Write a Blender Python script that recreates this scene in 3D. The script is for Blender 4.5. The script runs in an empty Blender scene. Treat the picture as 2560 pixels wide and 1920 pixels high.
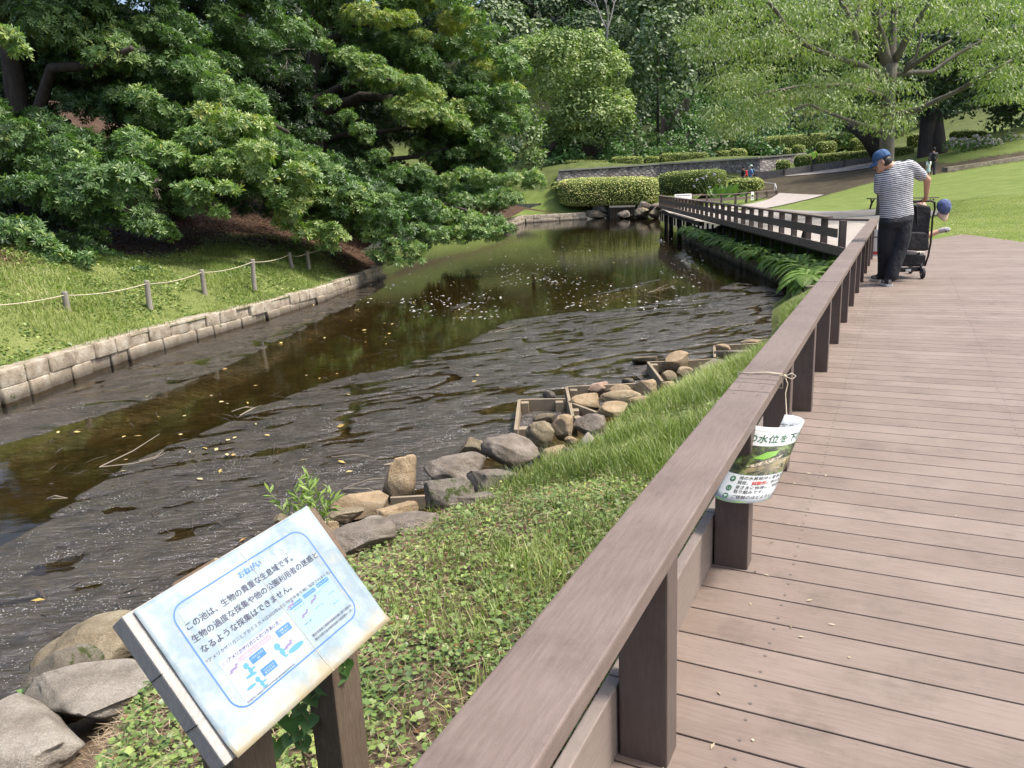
import bpy, bmesh, math, random
import numpy as np
from mathutils import Vector, Matrix

# ------------------------------------------------------------------ camera, sky, sun, exposure
sc = bpy.context.scene
COL = sc.collection
FOC, CX, CY = 1900.0, 1280.0, 960.0          # photograph is 2560 x 1920
ROLL = math.radians(2.75)
PITCH = math.atan((CY - 485.0) * math.cos(ROLL) / FOC)
CAM = np.array([0.0, 0.0, 1.38])             # deck surface is z = 0, pond water is z = -1
_F = np.array([0, math.cos(PITCH), -math.sin(PITCH)])
_u = np.array([0, math.sin(PITCH), math.cos(PITCH)])
_r = np.array([1.0, 0, 0])
_R = math.cos(ROLL) * _r - math.sin(ROLL) * _u
_U = math.cos(ROLL) * _u + math.sin(ROLL) * _r
cd = bpy.data.cameras.new("camera")
cd.sensor_width = 36.0
cd.lens = FOC / 2560 * 36.0
cd.clip_start, cd.clip_end = 0.05, 2000
co = bpy.data.objects.new("camera", cd)
COL.objects.link(co)
co.matrix_world = Matrix(((_R[0], _U[0], -_F[0], CAM[0]), (_R[1], _U[1], -_F[1], CAM[1]), (_R[2], _U[2], -_F[2], CAM[2]), (0, 0, 0, 1)))
sc.camera = co

SUN_EL, SUN_AZ = math.radians(60), math.radians(97)     # azimuth clockwise from +Y
W = bpy.data.worlds.new("World")
sc.world = W
W.use_nodes = True
nt = W.node_tree
bg = nt.nodes["Background"]
sky = nt.nodes.new("ShaderNodeTexSky")
sky.sky_type = 'NISHITA'
sky.sun_disc = False
sky.sun_elevation = SUN_EL
sky.sun_rotation = SUN_AZ
sky.air_density, sky.dust_density, sky.ozone_density = 1.0, 5.0, 1.0
nt.links.new(sky.outputs[0], bg.inputs[0])
bg.inputs[1].default_value = 0.15
sl = bpy.data.lights.new("sun", 'SUN')
sl.energy = 2.6
sl.angle = math.radians(9.0)
sl.color = (1.0, 0.95, 0.87)
so = bpy.data.objects.new("sun", sl)
COL.objects.link(so)
sd = Vector((math.sin(SUN_AZ) * math.cos(SUN_EL), math.cos(SUN_AZ) * math.cos(SUN_EL), math.sin(SUN_EL)))
so.rotation_euler = sd.to_track_quat('Z', 'Y').to_euler()
so.location = (10, 10, 60)
sc.view_settings.view_transform = 'Standard'
sc.view_settings.look = 'None'
sc.view_settings.exposure = 0.95
sc.view_settings.gamma = 1.0
sc.cycles.max_bounces = 7
sc.cycles.diffuse_bounces = 3
sc.cycles.glossy_bounces = 3
sc.cycles.transparent_max_bounces = 8
sc.cycles.caustics_reflective = False
sc.cycles.caustics_refractive = False
sc.cycles.use_denoising = True

# ------------------------------------------------------------------ helpers
def ray(px, py):
    return _R * (px - CX) / FOC - _U * (py - CY) / FOC + _F
def at(px, py, z=0.0):
    r = ray(px, py)
    return CAM + r * ((z - CAM[2]) / r[2])
def aty(px, py, Y):
    r = ray(px, py)
    return CAM + r * (Y / r[1])
def nrm(v):
    v = np.asarray(v, float)
    return v / (np.linalg.norm(v, axis=-1, keepdims=True) + 1e-12)

def tag(o, label=None, cat=None, group=None, kind=None):
    if label: o['label'] = label
    if cat: o['category'] = cat
    if group: o['group'] = group
    if kind: o['kind'] = kind
    return o
def empty(name, loc, label, cat, group=None, rz=0.0):
    o = bpy.data.objects.new(name, None)
    COL.objects.link(o)
    o.location = tuple(float(v) for v in loc)
    o.rotation_euler = (0, 0, rz)
    o.empty_display_size = 0.1
    return tag(o, label, cat, group)
def link(name, me, parent=None):
    o = bpy.data.objects.new(name, me)
    COL.objects.link(o)
    if parent is not None:
        o.parent = parent
        if parent.type == 'EMPTY' and parent.get('_w', 1):
            o.matrix_parent_inverse = Matrix.Translation(-parent.location) if parent.rotation_euler.z == 0 else (Matrix.Translation(parent.location) @ Matrix.Rotation(parent.rotation_euler.z, 4, 'Z')).inverted()
    return o
def mesh_np(name, V, polys, mats, midx=None, smooth=False, tint=None):
    """V (n,3); polys: list of integer arrays (k, 3|4)."""
    me = bpy.data.meshes.new(name)
    V = np.ascontiguousarray(V, dtype=np.float32)
    me.vertices.add(len(V))
    me.vertices.foreach_set("co", V.ravel())
    polys = [np.asarray(p, dtype=np.int32) for p in polys if len(p)]
    loops = np.concatenate([p.ravel() for p in polys])
    tot = np.concatenate([np.full(len(p), p.shape[1], dtype=np.int32) for p in polys])
    start = np.concatenate([[0], np.cumsum(tot)[:-1]]).astype(np.int32)
    me.loops.add(len(loops))
    me.loops.foreach_set("vertex_index", loops)
    me.polygons.add(len(tot))
    me.polygons.foreach_set("loop_start", start)
    me.polygons.foreach_set("loop_total", tot)
    if midx is not None:
        me.polygons.foreach_set("material_index", np.asarray(midx, dtype=np.int32))
    me.polygons.foreach_set("use_smooth", np.full(len(tot), smooth, dtype=bool))
    if tint is not None:
        a = me.attributes.new("tint", 'FLOAT', 'POINT')
        a.data.foreach_set("value", np.asarray(tint, dtype=np.float32))
    me.update(calc_edges=True)
    for m in (mats if isinstance(mats, (list, tuple)) else [mats]):
        me.materials.append(m)
    return me

class MB:
    """collects shapes into one mesh"""
    def __init__(s):
        s.v, s.f, s.m, s.mi = [], [], [], 0
    def add(s, vs, fs):
        b = len(s.v)
        s.v += [tuple(float(c) for c in p) for p in vs]
        s.f += [tuple(b + i for i in f) for f in fs]
        s.m += [s.mi] * len(fs)
    def mat(s, i):
        s.mi = i
        return s
    def box(s, c, size, ax=None, ay=None, az=None):
        ax = np.array([1, 0, 0.]) if ax is None else nrm(ax)
        ay = np.array([0, 1, 0.]) if ay is None else nrm(ay)
        az = np.array([0, 0, 1.]) if az is None else nrm(az)
        c = np.asarray(c, float)
        hx, hy, hz = [q / 2 for q in size]
        P = [c + ax * hx * i + ay * hy * j + az * hz * k for i, j, k in ((-1, -1, -1), (1, -1, -1), (1, 1, -1), (-1, 1, -1), (-1, -1, 1), (1, -1, 1), (1, 1, 1), (-1, 1, 1))]
        s.add(P, [(0, 3, 2, 1), (4, 5, 6, 7), (0, 1, 5, 4), (1, 2, 6, 5), (2, 3, 7, 6), (3, 0, 4, 7)])
        return s
    def cbox(s, c, size, ax=None, ay=None, az=None, b=0.004):
        """box with chamfered edges"""
        ax = np.array([1, 0, 0.]) if ax is None else nrm(ax)
        ay = np.array([0, 1, 0.]) if ay is None else nrm(ay)
        az = np.array([0, 0, 1.]) if az is None else nrm(az)
        bm = bmesh.new()
        bmesh.ops.create_cube(bm, size=1.0)
        for v in bm.verts:
            v.co = Vector((v.co.x * size[0], v.co.y * size[1], v.co.z * size[2]))
        bmesh.ops.bevel(bm, geom=list(bm.edges), offset=b, segments=2, profile=0.6, affect='EDGES')
        bm.verts.index_update()
        c = np.asarray(c, float)
        s.add([c + ax * v.co.x + ay * v.co.y + az * v.co.z for v in bm.verts], [[v.index for v in f.verts] for f in bm.faces])
        bm.free()
        return s
    def beam(s, p, q, w, h, up=(0, 0, 1), b=0):
        p, q = np.asarray(p, float), np.asarray(q, float)
        d = q - p
        L = np.linalg.norm(d)
        d = d / L
        sx = np.cross(d, up)
        if np.linalg.norm(sx) < 1e-6: sx = np.array([1., 0, 0])
        sx = nrm(sx)
        uz = np.cross(sx, d)
        return s.cbox((p + q) / 2, (L, w, h), d, sx, uz, b) if b else s.box((p + q) / 2, (L, w, h), d, sx, uz)
    def tube(s, pts, rad, n=8, cap=True):
        pts = [np.asarray(p, float) for p in pts]
        if not hasattr(rad, '__len__'): rad = [rad] * len(pts)
        vs, fs = [], []
        a = None
        for i, p in enumerate(pts):
            d = nrm(pts[min(i + 1, len(pts) - 1)] - pts[max(i - 1, 0)])
            if a is None:
                a = np.cross(d, [0, 0, 1.]) if abs(d[2]) < 0.9 else np.cross(d, [1., 0, 0])
            a = nrm(a - d * (a @ d))
            b = np.cross(d, a)
            for k in range(n):
                t = 2 * math.pi * k / n
                vs.append(p + (a * math.cos(t) + b * math.sin(t)) * rad[i])
        for i in range(len(pts) - 1):
            for k in range(n):
                k2 = (k + 1) % n
                fs.append((i * n + k, i * n + k2, (i + 1) * n + k2, (i + 1) * n + k))
        if cap:
            fs.append(tuple(range(n - 1, -1, -1)))
            fs.append(tuple((len(pts) - 1) * n + k for k in range(n)))
        s.add(vs, fs)
        return s
    def capsule(s, p, q, r0, r1, n=12, m=4):
        p, q = np.asarray(p, float), np.asarray(q, float)
        d = nrm(q - p)
        pts, rad = [], []
        for i in range(m + 1):
            t = -math.pi / 2 + i / m * math.pi / 2
            pts.append(p + d * r0 * math.sin(t)); rad.append(max(r0 * math.cos(t), 1e-3))
        for i in range(m + 1):
            t = i / m * math.pi / 2
            pts.append(q + d * r1 * math.sin(t)); rad.append(max(r1 * math.cos(t), 1e-3))
        return s.tube(pts, rad, n)
    def ell(s, c, r, ax=None, ay=None, az=None, n=14, m=9):
        ax = np.array([1, 0, 0.]) if ax is None else nrm(ax)
        ay = np.array([0, 1, 0.]) if ay is None else nrm(ay)
        az = np.array([0, 0, 1.]) if az is None else nrm(az)
        c = np.asarray(c, float)
        vs, fs = [], []
        for i in range(m + 1):
            t = -math.pi / 2 + math.pi * i / m
            for k in range(n):
                f = 2 * math.pi * k / n
                ct = max(math.cos(t), 1e-3)
                vs.append(c + ax * r[0] * ct * math.cos(f) + ay * r[1] * ct * math.sin(f) + az * r[2] * math.sin(t))
        for i in range(m):
            for k in range(n):
                k2 = (k + 1) % n
                fs.append((i * n + k, i * n + k2, (i + 1) * n + k2, (i + 1) * n + k))
        fs.append(tuple(range(n - 1, -1, -1))); fs.append(tuple(m * n + k for k in range(n)))
        s.add(vs, fs)
        return s
    def loft(s, rings, cap=True):
        """rings: list of (n,3) arrays"""
        n = len(rings[0])
        vs = [p for r in rings for p in r]
        fs = []
        for i in range(len(rings) - 1):
            for k in range(n):
                k2 = (k + 1) % n
                fs.append((i * n + k, i * n + k2, (i + 1) * n + k2, (i + 1) * n + k))
        if cap:
            fs.append(tuple(range(n - 1, -1, -1))); fs.append(tuple((len(rings) - 1) * n + k for k in range(n)))
        s.add(vs, fs)
        return s
    def prism(s, poly, z0, z1):
        n = len(poly)
        vs = [(p[0], p[1], z0) for p in poly] + [(p[0], p[1], z1) for p in poly]
        s.add(vs, [tuple(range(n - 1, -1, -1)), tuple(range(n, 2 * n))] + [(i, (i + 1) % n, n + (i + 1) % n, n + i) for i in range(n)])
        return s
    def mesh(s, name, mats, smooth=False, fixn=True):
        me = bpy.data.meshes.new(name)
        me.from_pydata(s.v, [], s.f)
        for m in (mats if isinstance(mats, (list, tuple)) else [mats]):
            me.materials.append(m)
        me.polygons.foreach_set("material_index", s.m)
        if fixn:
            bm = bmesh.new(); bm.from_mesh(me)
            bmesh.ops.recalc_face_normals(bm, faces=bm.faces)
            bm.to_mesh(me); bm.free()
        me.polygons.foreach_set("use_smooth", [smooth] * len(me.polygons))
        me.update()
        return me
    def build(s, name, mats, parent=None, smooth=False, fixn=True):
        return link(name, s.mesh(name, mats, smooth, fixn), parent)

def remeshed(name, mb, mat, voxel, parent=None, smooth_it=6):
    """union of the closed shapes in mb as one continuous surface"""
    me = mb.mesh(name, mat)
    o = bpy.data.objects.new(name, me)
    COL.objects.link(o)
    m = o.modifiers.new("r", 'REMESH'); m.mode = 'VOXEL'; m.voxel_size = voxel
    k = o.modifiers.new("s", 'SMOOTH'); k.factor = 0.5; k.iterations = smooth_it
    dg = bpy.context.evaluated_depsgraph_get()
    me2 = bpy.data.meshes.new_from_object(o.evaluated_get(dg), depsgraph=dg)
    bpy.data.objects.remove(o)
    me2.name = name
    if not me2.materials: me2.materials.append(mat)
    me2.polygons.foreach_set("use_smooth", [True] * len(me2.polygons))
    return link(name, me2, parent)

# ---- value noise in numpy
def _h(ix, iy, seed):
    n = (ix.astype(np.int64) * 374761393 + iy.astype(np.int64) * 668265263 + seed * 974634777) & 0x7fffffff
    n = ((n ^ (n >> 13)) * 1274126177) & 0x7fffffff
    n = (n ^ (n >> 16)) & 0xffff
    return n / 65535.0
def vnoise(x, y, seed=0):
    ix, iy = np.floor(x), np.floor(y)
    fx, fy = x - ix, y - iy
    fx = fx * fx * (3 - 2 * fx); fy = fy * fy * (3 - 2 * fy)
    a = _h(ix, iy, seed); b = _h(ix + 1, iy, seed); c = _h(ix, iy + 1, seed); d = _h(ix + 1, iy + 1, seed)
    return (a + (b - a) * fx) * (1 - fy) + (c + (d - c) * fx) * fy
def fbm(x, y, seed=0, o=4):
    s, a, t = 0, 0.5, 0
    for i in range(o):
        s = s + a * vnoise(x * 2 ** i, y * 2 ** i, seed + i * 17); t += a; a *= 0.5
    return s / t
def inpoly(x, y, poly):
    poly = np.asarray(poly, float)
    r = np.zeros(np.shape(x), bool)
    j = len(poly) - 1
    for i in range(len(poly)):
        xi, yi, xj, yj = *poly[i][:2], *poly[j][:2]
        c = ((yi > y) != (yj > y)) & (x < (xj - xi) * (y - yi) / (yj - yi + 1e-12) + xi)
        r ^= c
        j = i
    return r
def sdist(x, y, poly, closed=True):
    """signed distance to a polygon, positive inside"""
    poly = np.asarray(poly, float)[:, :2]
    d = np.full(np.shape(x), 1e9)
    n = len(poly)
    for i in range(n if closed else n - 1):
        a, b = poly[i], poly[(i + 1) % n]
        ex, ey = b - a
        t = np.clip(((x - a[0]) * ex + (y - a[1]) * ey) / (ex * ex + ey * ey + 1e-12), 0, 1)
        d = np.minimum(d, np.hypot(x - a[0] - t * ex, y - a[1] - t * ey))
    return np.where(inpoly(x, y, poly), d, -d) if closed else d
class TPS:
    def __init__(s, pts, lam=0.02):
        P = np.asarray(pts, float)
        s.sc = 20.0
        s.p = P[:, :2] / s.sc
        n = len(P)
        K = s._k(s.p, s.p) + lam * np.eye(n)
        Q = np.hstack([np.ones((n, 1)), s.p])
        A = np.block([[K, Q], [Q.T, np.zeros((3, 3))]])
        w = np.linalg.solve(A, np.concatenate([P[:, 2], np.zeros(3)]))
        s.w, s.a = w[:n], w[n:]
    def _k(s, a, b):
        return np.sqrt(((a[:, None] - b[None]) ** 2).sum(-1) + 0.01)
    def __call__(s, x, y):
        x, y = np.asarray(x, float), np.asarray(y, float)
        q = np.stack([x.ravel(), y.ravel()], 1) / s.sc
        out = np.concatenate([-0.0 + s._k(c, s.p) @ s.w + s.a[0] + c @ s.a[1:] for c in np.array_split(q, max(1, len(q) // 20000))])
        return out.reshape(x.shape)

# ---- leaves: every leaf is a folded diamond of two quads
def leaf_np(base, d, nor, L, Wd, fold=0.12, wide=0.5):
    base, d, nor = np.asarray(base, float), nrm(d), np.asarray(nor, float)
    n = len(base)
    side = nrm(np.cross(d, nor)); nn = np.cross(side, d)
    L = np.broadcast_to(L, n)[:, None]; Wd = np.broadcast_to(Wd, n)[:, None]
    mid = base + d * L * wide
    V = np.empty((n, 5, 3))
    V[:, 0] = base
    V[:, 1] = mid - side * Wd * 0.5
    V[:, 2] = base + d * L - nn * L * fold * 0.8
    V[:, 3] = mid + side * Wd * 0.5
    V[:, 4] = mid - nn * Wd * fold
    b = (np.arange(n) * 5)[:, None]
    F = np.concatenate([b + np.array([[0, 4, 2, 1]]), b + np.array([[0, 3, 2, 4]])])
    return V.reshape(-1, 3), F
def rosettes(P, A, rng, m=8, L=0.1, Wd=0.032, up=(0.05, 0.75)):
    """whorls of leaves round each tip"""
    n = len(P)
    A = nrm(A)
    ref = np.where(np.abs(A[:, 2:3]) < 0.9, np.array([[0, 0, 1.]]), np.array([[1., 0, 0]]))
    e1 = nrm(np.cross(A, ref)); e2 = np.cross(A, e1)
    ph = rng.uniform(0, 6.28, (n, 1)) + np.arange(m)[None] * (2 * math.pi / m) + rng.normal(0, 0.18, (n, m))
    el = rng.uniform(up[0], up[1], (n, m))
    rad = e1[:, None] * np.cos(ph)[..., None] + e2[:, None] * np.sin(ph)[..., None]
    d = rad * np.cos(el)[..., None] + A[:, None] * np.sin(el)[..., None]
    nor = A[:, None] * np.cos(el)[..., None] - rad * np.sin(el)[..., None]
    sc_ = rng.uniform(0.7, 1.15, (n, 1)) * rng.uniform(0.85, 1.1, (n, m))
    base = P[:, None] + d * 0.008
    return leaf_np(base.reshape(-1, 3), d.reshape(-1, 3), nor.reshape(-1, 3), (L * sc_).ravel(), (Wd * sc_).ravel(), .12, .62)
def sphere_dirs(n, rng):
    v = rng.normal(size=(n, 3))
    return nrm(v)
def shell(blobs, dens, rng, zmin=-0.35, inner=0.7, maxn=None):
    """points on the outer shell of a set of ellipsoid blobs; returns points, outward axes, blob index"""
    C = np.array([b[0] for b in blobs]); Rr = np.array([b[1] for b in blobs])
    PP, AA, II = [], [], []
    for i in range(len(C)):
        r = Rr[i]
        area = 4 * math.pi * ((r[0] * r[1]) ** 1.6 / 3 + (r[0] * r[2]) ** 1.6 / 3 + (r[1] * r[2]) ** 1.6 / 3) ** (1 / 1.6)
        n = max(4, int(area * dens))
        u = sphere_dirs(n, rng)
        keep = (u[:, 2] > zmin) | (rng.random(n) < 0.3)
        u = u[keep]
        p = C[i] + u * r * rng.uniform(inner, 1.06, (len(u), 1))
        ok = np.ones(len(u), bool)
        near = np.where((np.abs(C - C[i]) < Rr + r).all(1))[0]
        for j in near:
            if j != i:
                ok &= (((p - C[j]) / Rr[j]) ** 2).sum(1) > 0.45
        p, u = p[ok], u[ok]
        PP.append(p); AA.append(nrm(u / r)); II.append(np.full(len(p), i))
    return np.concatenate(PP), np.concatenate(AA), np.concatenate(II)

# ------------------------------------------------------------------ materials
def nodes(name):
    m = bpy.data.materials.new(name)
    m.use_nodes = True
    n = m.node_tree
    return m, n, n.nodes["Principled BSDF"], n.nodes["Material Output"]
def ramp(n, src, stops):
    r = n.nodes.new("ShaderNodeValToRGB")
    e = r.color_ramp.elements
    while len(e) > len(stops): e.remove(e[-1])
    while len(e) < len(stops): e.new(0.5)
    for el, (p, c) in zip(e, stops):
        el.position = p; el.color = (*c, 1)
    n.links.new(src, r.inputs[0])
    return r.outputs[0]
def noise(n, scale, detail=4, rough=0.55, vec=None, dist=0.0):
    t = n.nodes.new("ShaderNodeTexNoise")
    t.inputs["Scale"].default_value = scale; t.inputs["Detail"].default_value = detail; t.inputs["Roughness"].default_value = rough
    t.inputs["Distortion"].default_value = dist
    if vec is not None: n.links.new(vec, t.inputs["Vector"])
    return t.outputs["Fac"]
def coords(n, scale=(1, 1, 1), kind="Object", rot=(0, 0, 0)):
    c = n.nodes.new("ShaderNodeTexCoord"); mp = n.nodes.new("ShaderNodeMapping")
    mp.inputs["Scale"].default_value = scale; mp.inputs["Rotation"].default_value = rot
    n.links.new(c.outputs[kind], mp.inputs[0])
    return mp.outputs[0]
def mixc(n, fac, a, b, mode='MIX'):
    x = n.nodes.new("ShaderNodeMix"); x.data_type = 'RGBA'; x.blend_type = mode
    for s, v in ((x.inputs[0], fac), (x.inputs[6], a), (x.inputs[7], b)):
        if isinstance(v, (int, float)): s.default_value = v
        elif isinstance(v, tuple): s.default_value = (*v, 1)
        else: n.links.new(v, s)
    return x.outputs[2]
def math_(n, op, a, b=0.0):
    x = n.nodes.new("ShaderNodeMath"); x.operation = op
    for s, v in ((x.inputs[0], a), (x.inputs[1], b)):
        if isinstance(v, (int, float)): s.default_value = v
        else: n.links.new(v, s)
    return x.outputs[0]
def bump(n, bsdf, h, strength=0.3, dist=0.02):
    b = n.nodes.new("ShaderNodeBump"); b.inputs["Strength"].default_value = strength; b.inputs["Distance"].default_value = dist
    n.links.new(h, b.inputs["Height"]); n.links.new(b.outputs[0], bsdf.inputs["Normal"])
def mat_plain(name, c, rough=0.6, spec=0.5, metal=0.0):
    m, n, b, o = nodes(name)
    b.inputs["Base Color"].default_value = (*c, 1); b.inputs["Roughness"].default_value = rough
    b.inputs["Specular IOR Level"].default_value = spec; b.inputs["Metallic"].default_value = metal
    return m
def mat_noise(name, stops, scale, rough=0.75, bmp=0.3, bdist=0.01, detail=6, sx=(1, 1, 1), fine=None, spec=0.4, kind="Object"):
    m, n, b, o = nodes(name)
    v = coords(n, sx, kind)
    f = noise(n, scale, detail, 0.6, v)
    c = ramp(n, f, stops)
    h = f
    if fine:
        g = noise(n, fine, 5, 0.7, v)
        c = mixc(n, 0.45, c, ramp(n, g, [(0.3, (0.35, 0.35, 0.35)), (0.7, (1.0, 1.0, 1.0))]), 'MULTIPLY')
        h = math_(n, 'ADD', f, math_(n, 'MULTIPLY', g, 0.6))
    n.links.new(c, b.inputs["Base Color"])
    b.inputs["Roughness"].default_value = rough; b.inputs["Specular IOR Level"].default_value = spec
    if bmp: bump(n, b, h, bmp, bdist)
    return m
def mat_leaf(name, stops, rough=0.4, trans=0.3, spec=0.5):
    m, n, b, o = nodes(name)
    a = n.nodes.new("ShaderNodeAttribute"); a.attribute_name = "tint"
    c = ramp(n, a.outputs["Fac"], stops)
    n.links.new(c, b.inputs["Base Color"])
    b.inputs["Roughness"].default_value = rough; b.inputs["Specular IOR Level"].default_value = spec
    t = n.nodes.new("ShaderNodeBsdfTranslucent")
    n.links.new(mixc(n, 1.0, c, (1.0, 1.25, 0.45), 'MULTIPLY'), t.inputs[0])
    x = n.nodes.new("ShaderNodeMixShader"); x.inputs[0].default_value = trans
    n.links.new(b.outputs[0], x.inputs[1]); n.links.new(t.outputs[0], x.inputs[2]); n.links.new(x.outputs[0], o.inputs[0])
    return m
# ------------------------------------------------------------------ plan of the place (metres)
RAILD = nrm([0.4585, 0.8887]); RAILP = np.array([0.8887, -0.4585])    # along the near rail / across it, towards the deck
RAIL0 = np.array([-0.065, 0.962])
def rl(s, t, z=0.0):
    q = RAIL0 + RAILD * s + RAILP * t
    return np.array([q[0], q[1], z])
CORNER = rl(15.75, 0)[:2]
FD = nrm([0.0893, 1.0]); FP = np.array([FD[1], -FD[0]])
F0 = np.array([6.42, 14.6])
def fl(s, t, z=0.0):
    q = F0 + FD * s + FP * t
    return np.array([q[0], q[1], z])
WZ = -1.0
wallbot = [(-6.9, 6.0), (-6.72, 9.58), (-6.51, 11.35), (-6.28, 12.9), (-5.87, 14.31), (-5.29, 16.28), (-4.63, 19.24), (-4.04, 23.28), (-3.9, 24.6)]
LEFT_EDGE = [(-6.9, -4.0)] + wallbot + [(-5.0, 26.5), (-5.0, 34.0), (-2.5, 46), (0.5, 56), (1.8, 64.5), (5.5, 66.3)]
FAR_EDGE = [(-80, 64), (1.8, 64.5), (5.5, 66.3), (8.0, 67.2), (15.4, 66.4), (150, 66.4)]
RWALL = [(5.55, 14.2), (6.1, 15.4), (6.42, 17.5)] + [(fl(s, -.24)[0], fl(s, -.24)[1]) for s in (6.4, 11, 16, 20.5)]
rockpx = [(-320, 2240), (-60, 2010), (150, 1905), (330, 1800), (410, 1640), (600, 1505), (800, 1400), (930, 1370), (1080, 1310), (1180, 1262), (1310, 1208), (1400, 1162), (1490, 1125), (1560, 1055), (1650, 1004), (1760, 962), (1860, 932), (1950, 885)]
ROCKLINE = np.array([at(x, y, -0.84) for x, y in rockpx] + [[4.9, 13.4, -0.95], [5.5, 15.0, -0.95]])

# ---- land height, right / far side
rp = [(10, 12, -.03), (12, 15, -.03), (10.6, 18.3, -.02), (10.1, 14.9, -.02), (11, 20, 0), (16, 20, .16), (9, 25, .02), (12, 30, .05), (10, 45, .12), (13, 27, .05),
      (20, 15, .35), (25, 10, .5), (12, 5, 0), (8, 0, -.02), (30, 0, .5), (60, 0, 2), (60, 30, 4), (14, 34, .02)]
for px, py, Y in [(2560, 500, 26), (2560, 410, 42), (2400, 500, 30), (2400, 430, 44), (2186, 458, 46), (2076, 484, 46), (1998, 505, 44), (1915, 519, 42), (2182, 521, 33),
                  (2060, 432, 56), (1900, 447, 58), (2190, 415, 54), (2370, 430, 46), (2560, 400, 46), (2400, 390, 49), (2560, 330, 53), (1650, 439, 71), (1400, 455, 71), (1850, 444, 66),
                  (1940, 485, 50), (1700, 500, 60), (1800, 500, 52), (1330, 522, 69), (1500, 514, 69), (1640, 514, 68), (1560, 500, 70), (1250, 500, 72),
                  (1700, 398, 79.5), (1700, 350, 86), (1900, 390, 79.5), (1950, 345, 86), (1560, 408, 79), (1650, 413, 73), (1500, 422, 73), (1800, 403, 70), (1990, 390, 68.5), (2080, 384, 71), (2180, 374, 76), (1600, 300, 93), (1400, 350, 92), (1400, 100, 112), (2000, 170, 105), (2500, 270, 72), (2500, 120, 110), (1800, 330, 88),
                  (1250, 100, 112), (900, 200, 112), (500, 200, 112), (0, 200, 100), (900, 450, 75), (400, 430, 75), (-200, 430, 70)]:
    rp.append(tuple(aty(px, py, Y)))
rp += [(0, 150, 34), (-60, 140, 30), (60, 150, 32), (110, 120, 25), (110, 60, 9), (-90, 100, 16)]
HR = TPS(rp, 0.004)
lp = [(-6.5, 9.6, -.55), (-6.3, 12.9, -.57), (-5.3, 16.3, -.6), (-4.2, 23.2, -.63), (-6.8, 4, -.5), (-4.4, 27, -.5), (-4.4, 34, -.5), (-1.5, 46, -.4), (1.4, 56, -.45), (4, 66, -.3), (-7.0, -3, -.5)]
for px, py in [(172, 795), (372, 752), (511, 725), (635, 705), (731, 672), (772, 665)]:
    lp.append(tuple(at(px, py, -.28)))
for px, py, Y in [(300, 640, 19), (600, 600, 22.5), (600, 500, 28), (300, 520, 25), (100, 640, 15), (0, 705, 12.5), (900, 560, 34), (250, 300, 42), (500, 400, 45), (900, 450, 60), (-100, 400, 30), (200, 420, 34)]:
    lp.append(tuple(aty(px, py, Y)))
lp += [(-40, 10, 5), (-60, 30, 12), (-70, 60, 16), (-30, 60, 9), (-12, 5, 0.3)]
HL_ = TPS(lp, 0.004)
def HL(x, y):
    """left bank: flush with the wall top at its edge, easing up inland"""
    ex = np.interp(y, [p[1] for p in LEFT_EDGE], [p[0] for p in LEFT_EDGE])
    zt = np.interp(y, [4, 9.6, 16.3, 24.6], [-.60, -.61, -.655, -.72])
    k = np.clip((ex - x) / 1.1, 0, 1); k = k * k * (3 - 2 * k)
    return np.where(y < 25.5, zt + (np.maximum(HL_(x, y), zt + .02) - zt) * k, HL_(x, y))

# ---- ground materials
def ground_mat(name, layers, bscale=40, bstr=0.5):
    """layers: (attribute or None, colour stops); mixes by what grows where"""
    m, n, b, o = nodes(name)
    v = coords(n)
    big = noise(n, 1.3, 5, 0.6, v); fine = noise(n, bscale, 6, 0.75, v)
    col = None
    for att, stops in layers:
        f = math_(n, 'ADD', math_(n, 'MULTIPLY', big, 0.45), math_(n, 'MULTIPLY', fine, 0.55))
        c = ramp(n, f, stops)
        if att is None: col = c
        else:
            a = n.nodes.new("ShaderNodeAttribute"); a.attribute_name = att
            q = math_(n, 'ADD', a.outputs["Fac"], math_(n, 'MULTIPLY', math_(n, 'SUBTRACT', noise(n, 5, 5, 0.7, v), 0.5), 0.9))
            st = n.nodes.new("ShaderNodeMapRange"); st.inputs[1].default_value = 0.4; st.inputs[2].default_value = 0.6
            n.links.new(q, st.inputs[0])
            col = mixc(n, st.outputs[0], col, c)
    n.links.new(col, b.inputs["Base Color"])
    b.inputs["Roughness"].default_value = 0.9; b.inputs["Specular IOR Level"].default_value = 0.15
    bump(n, b, fine, bstr, 0.03)
    return m
LITTER = [(0.3, (.022, .013, .008)), (0.5, (.055, .032, .02)), (0.62, (.10, .062, .04)), (0.8, (.18, .13, .085))]
GRASSC = [(0.3, (.07, .075, .025)), (0.5, (.14, .17, .05)), (0.7, (.24, .25, .11))]
LAWNC = [(0.3, (.075, .11, .024)), (0.5, (.13, .175, .042)), (0.7, (.20, .235, .075))]
M_left = ground_mat("left_bank_ground", [(None, LITTER), ("grassy", GRASSC)])
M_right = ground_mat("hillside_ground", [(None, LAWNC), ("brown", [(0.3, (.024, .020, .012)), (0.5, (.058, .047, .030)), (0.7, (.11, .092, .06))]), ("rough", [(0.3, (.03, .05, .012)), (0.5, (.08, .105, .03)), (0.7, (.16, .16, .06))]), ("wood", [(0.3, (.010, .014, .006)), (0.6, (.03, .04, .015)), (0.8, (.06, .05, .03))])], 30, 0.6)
M_near = ground_mat("near_bank_ground", [(None, [(0.25, (.04, .028, .019)), (0.45, (.11, .078, .052)), (0.6, (.21, .155, .105)), (0.75, (.34, .27, .18))]), ("grassy", GRASSC)], 45, 0.7)

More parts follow.
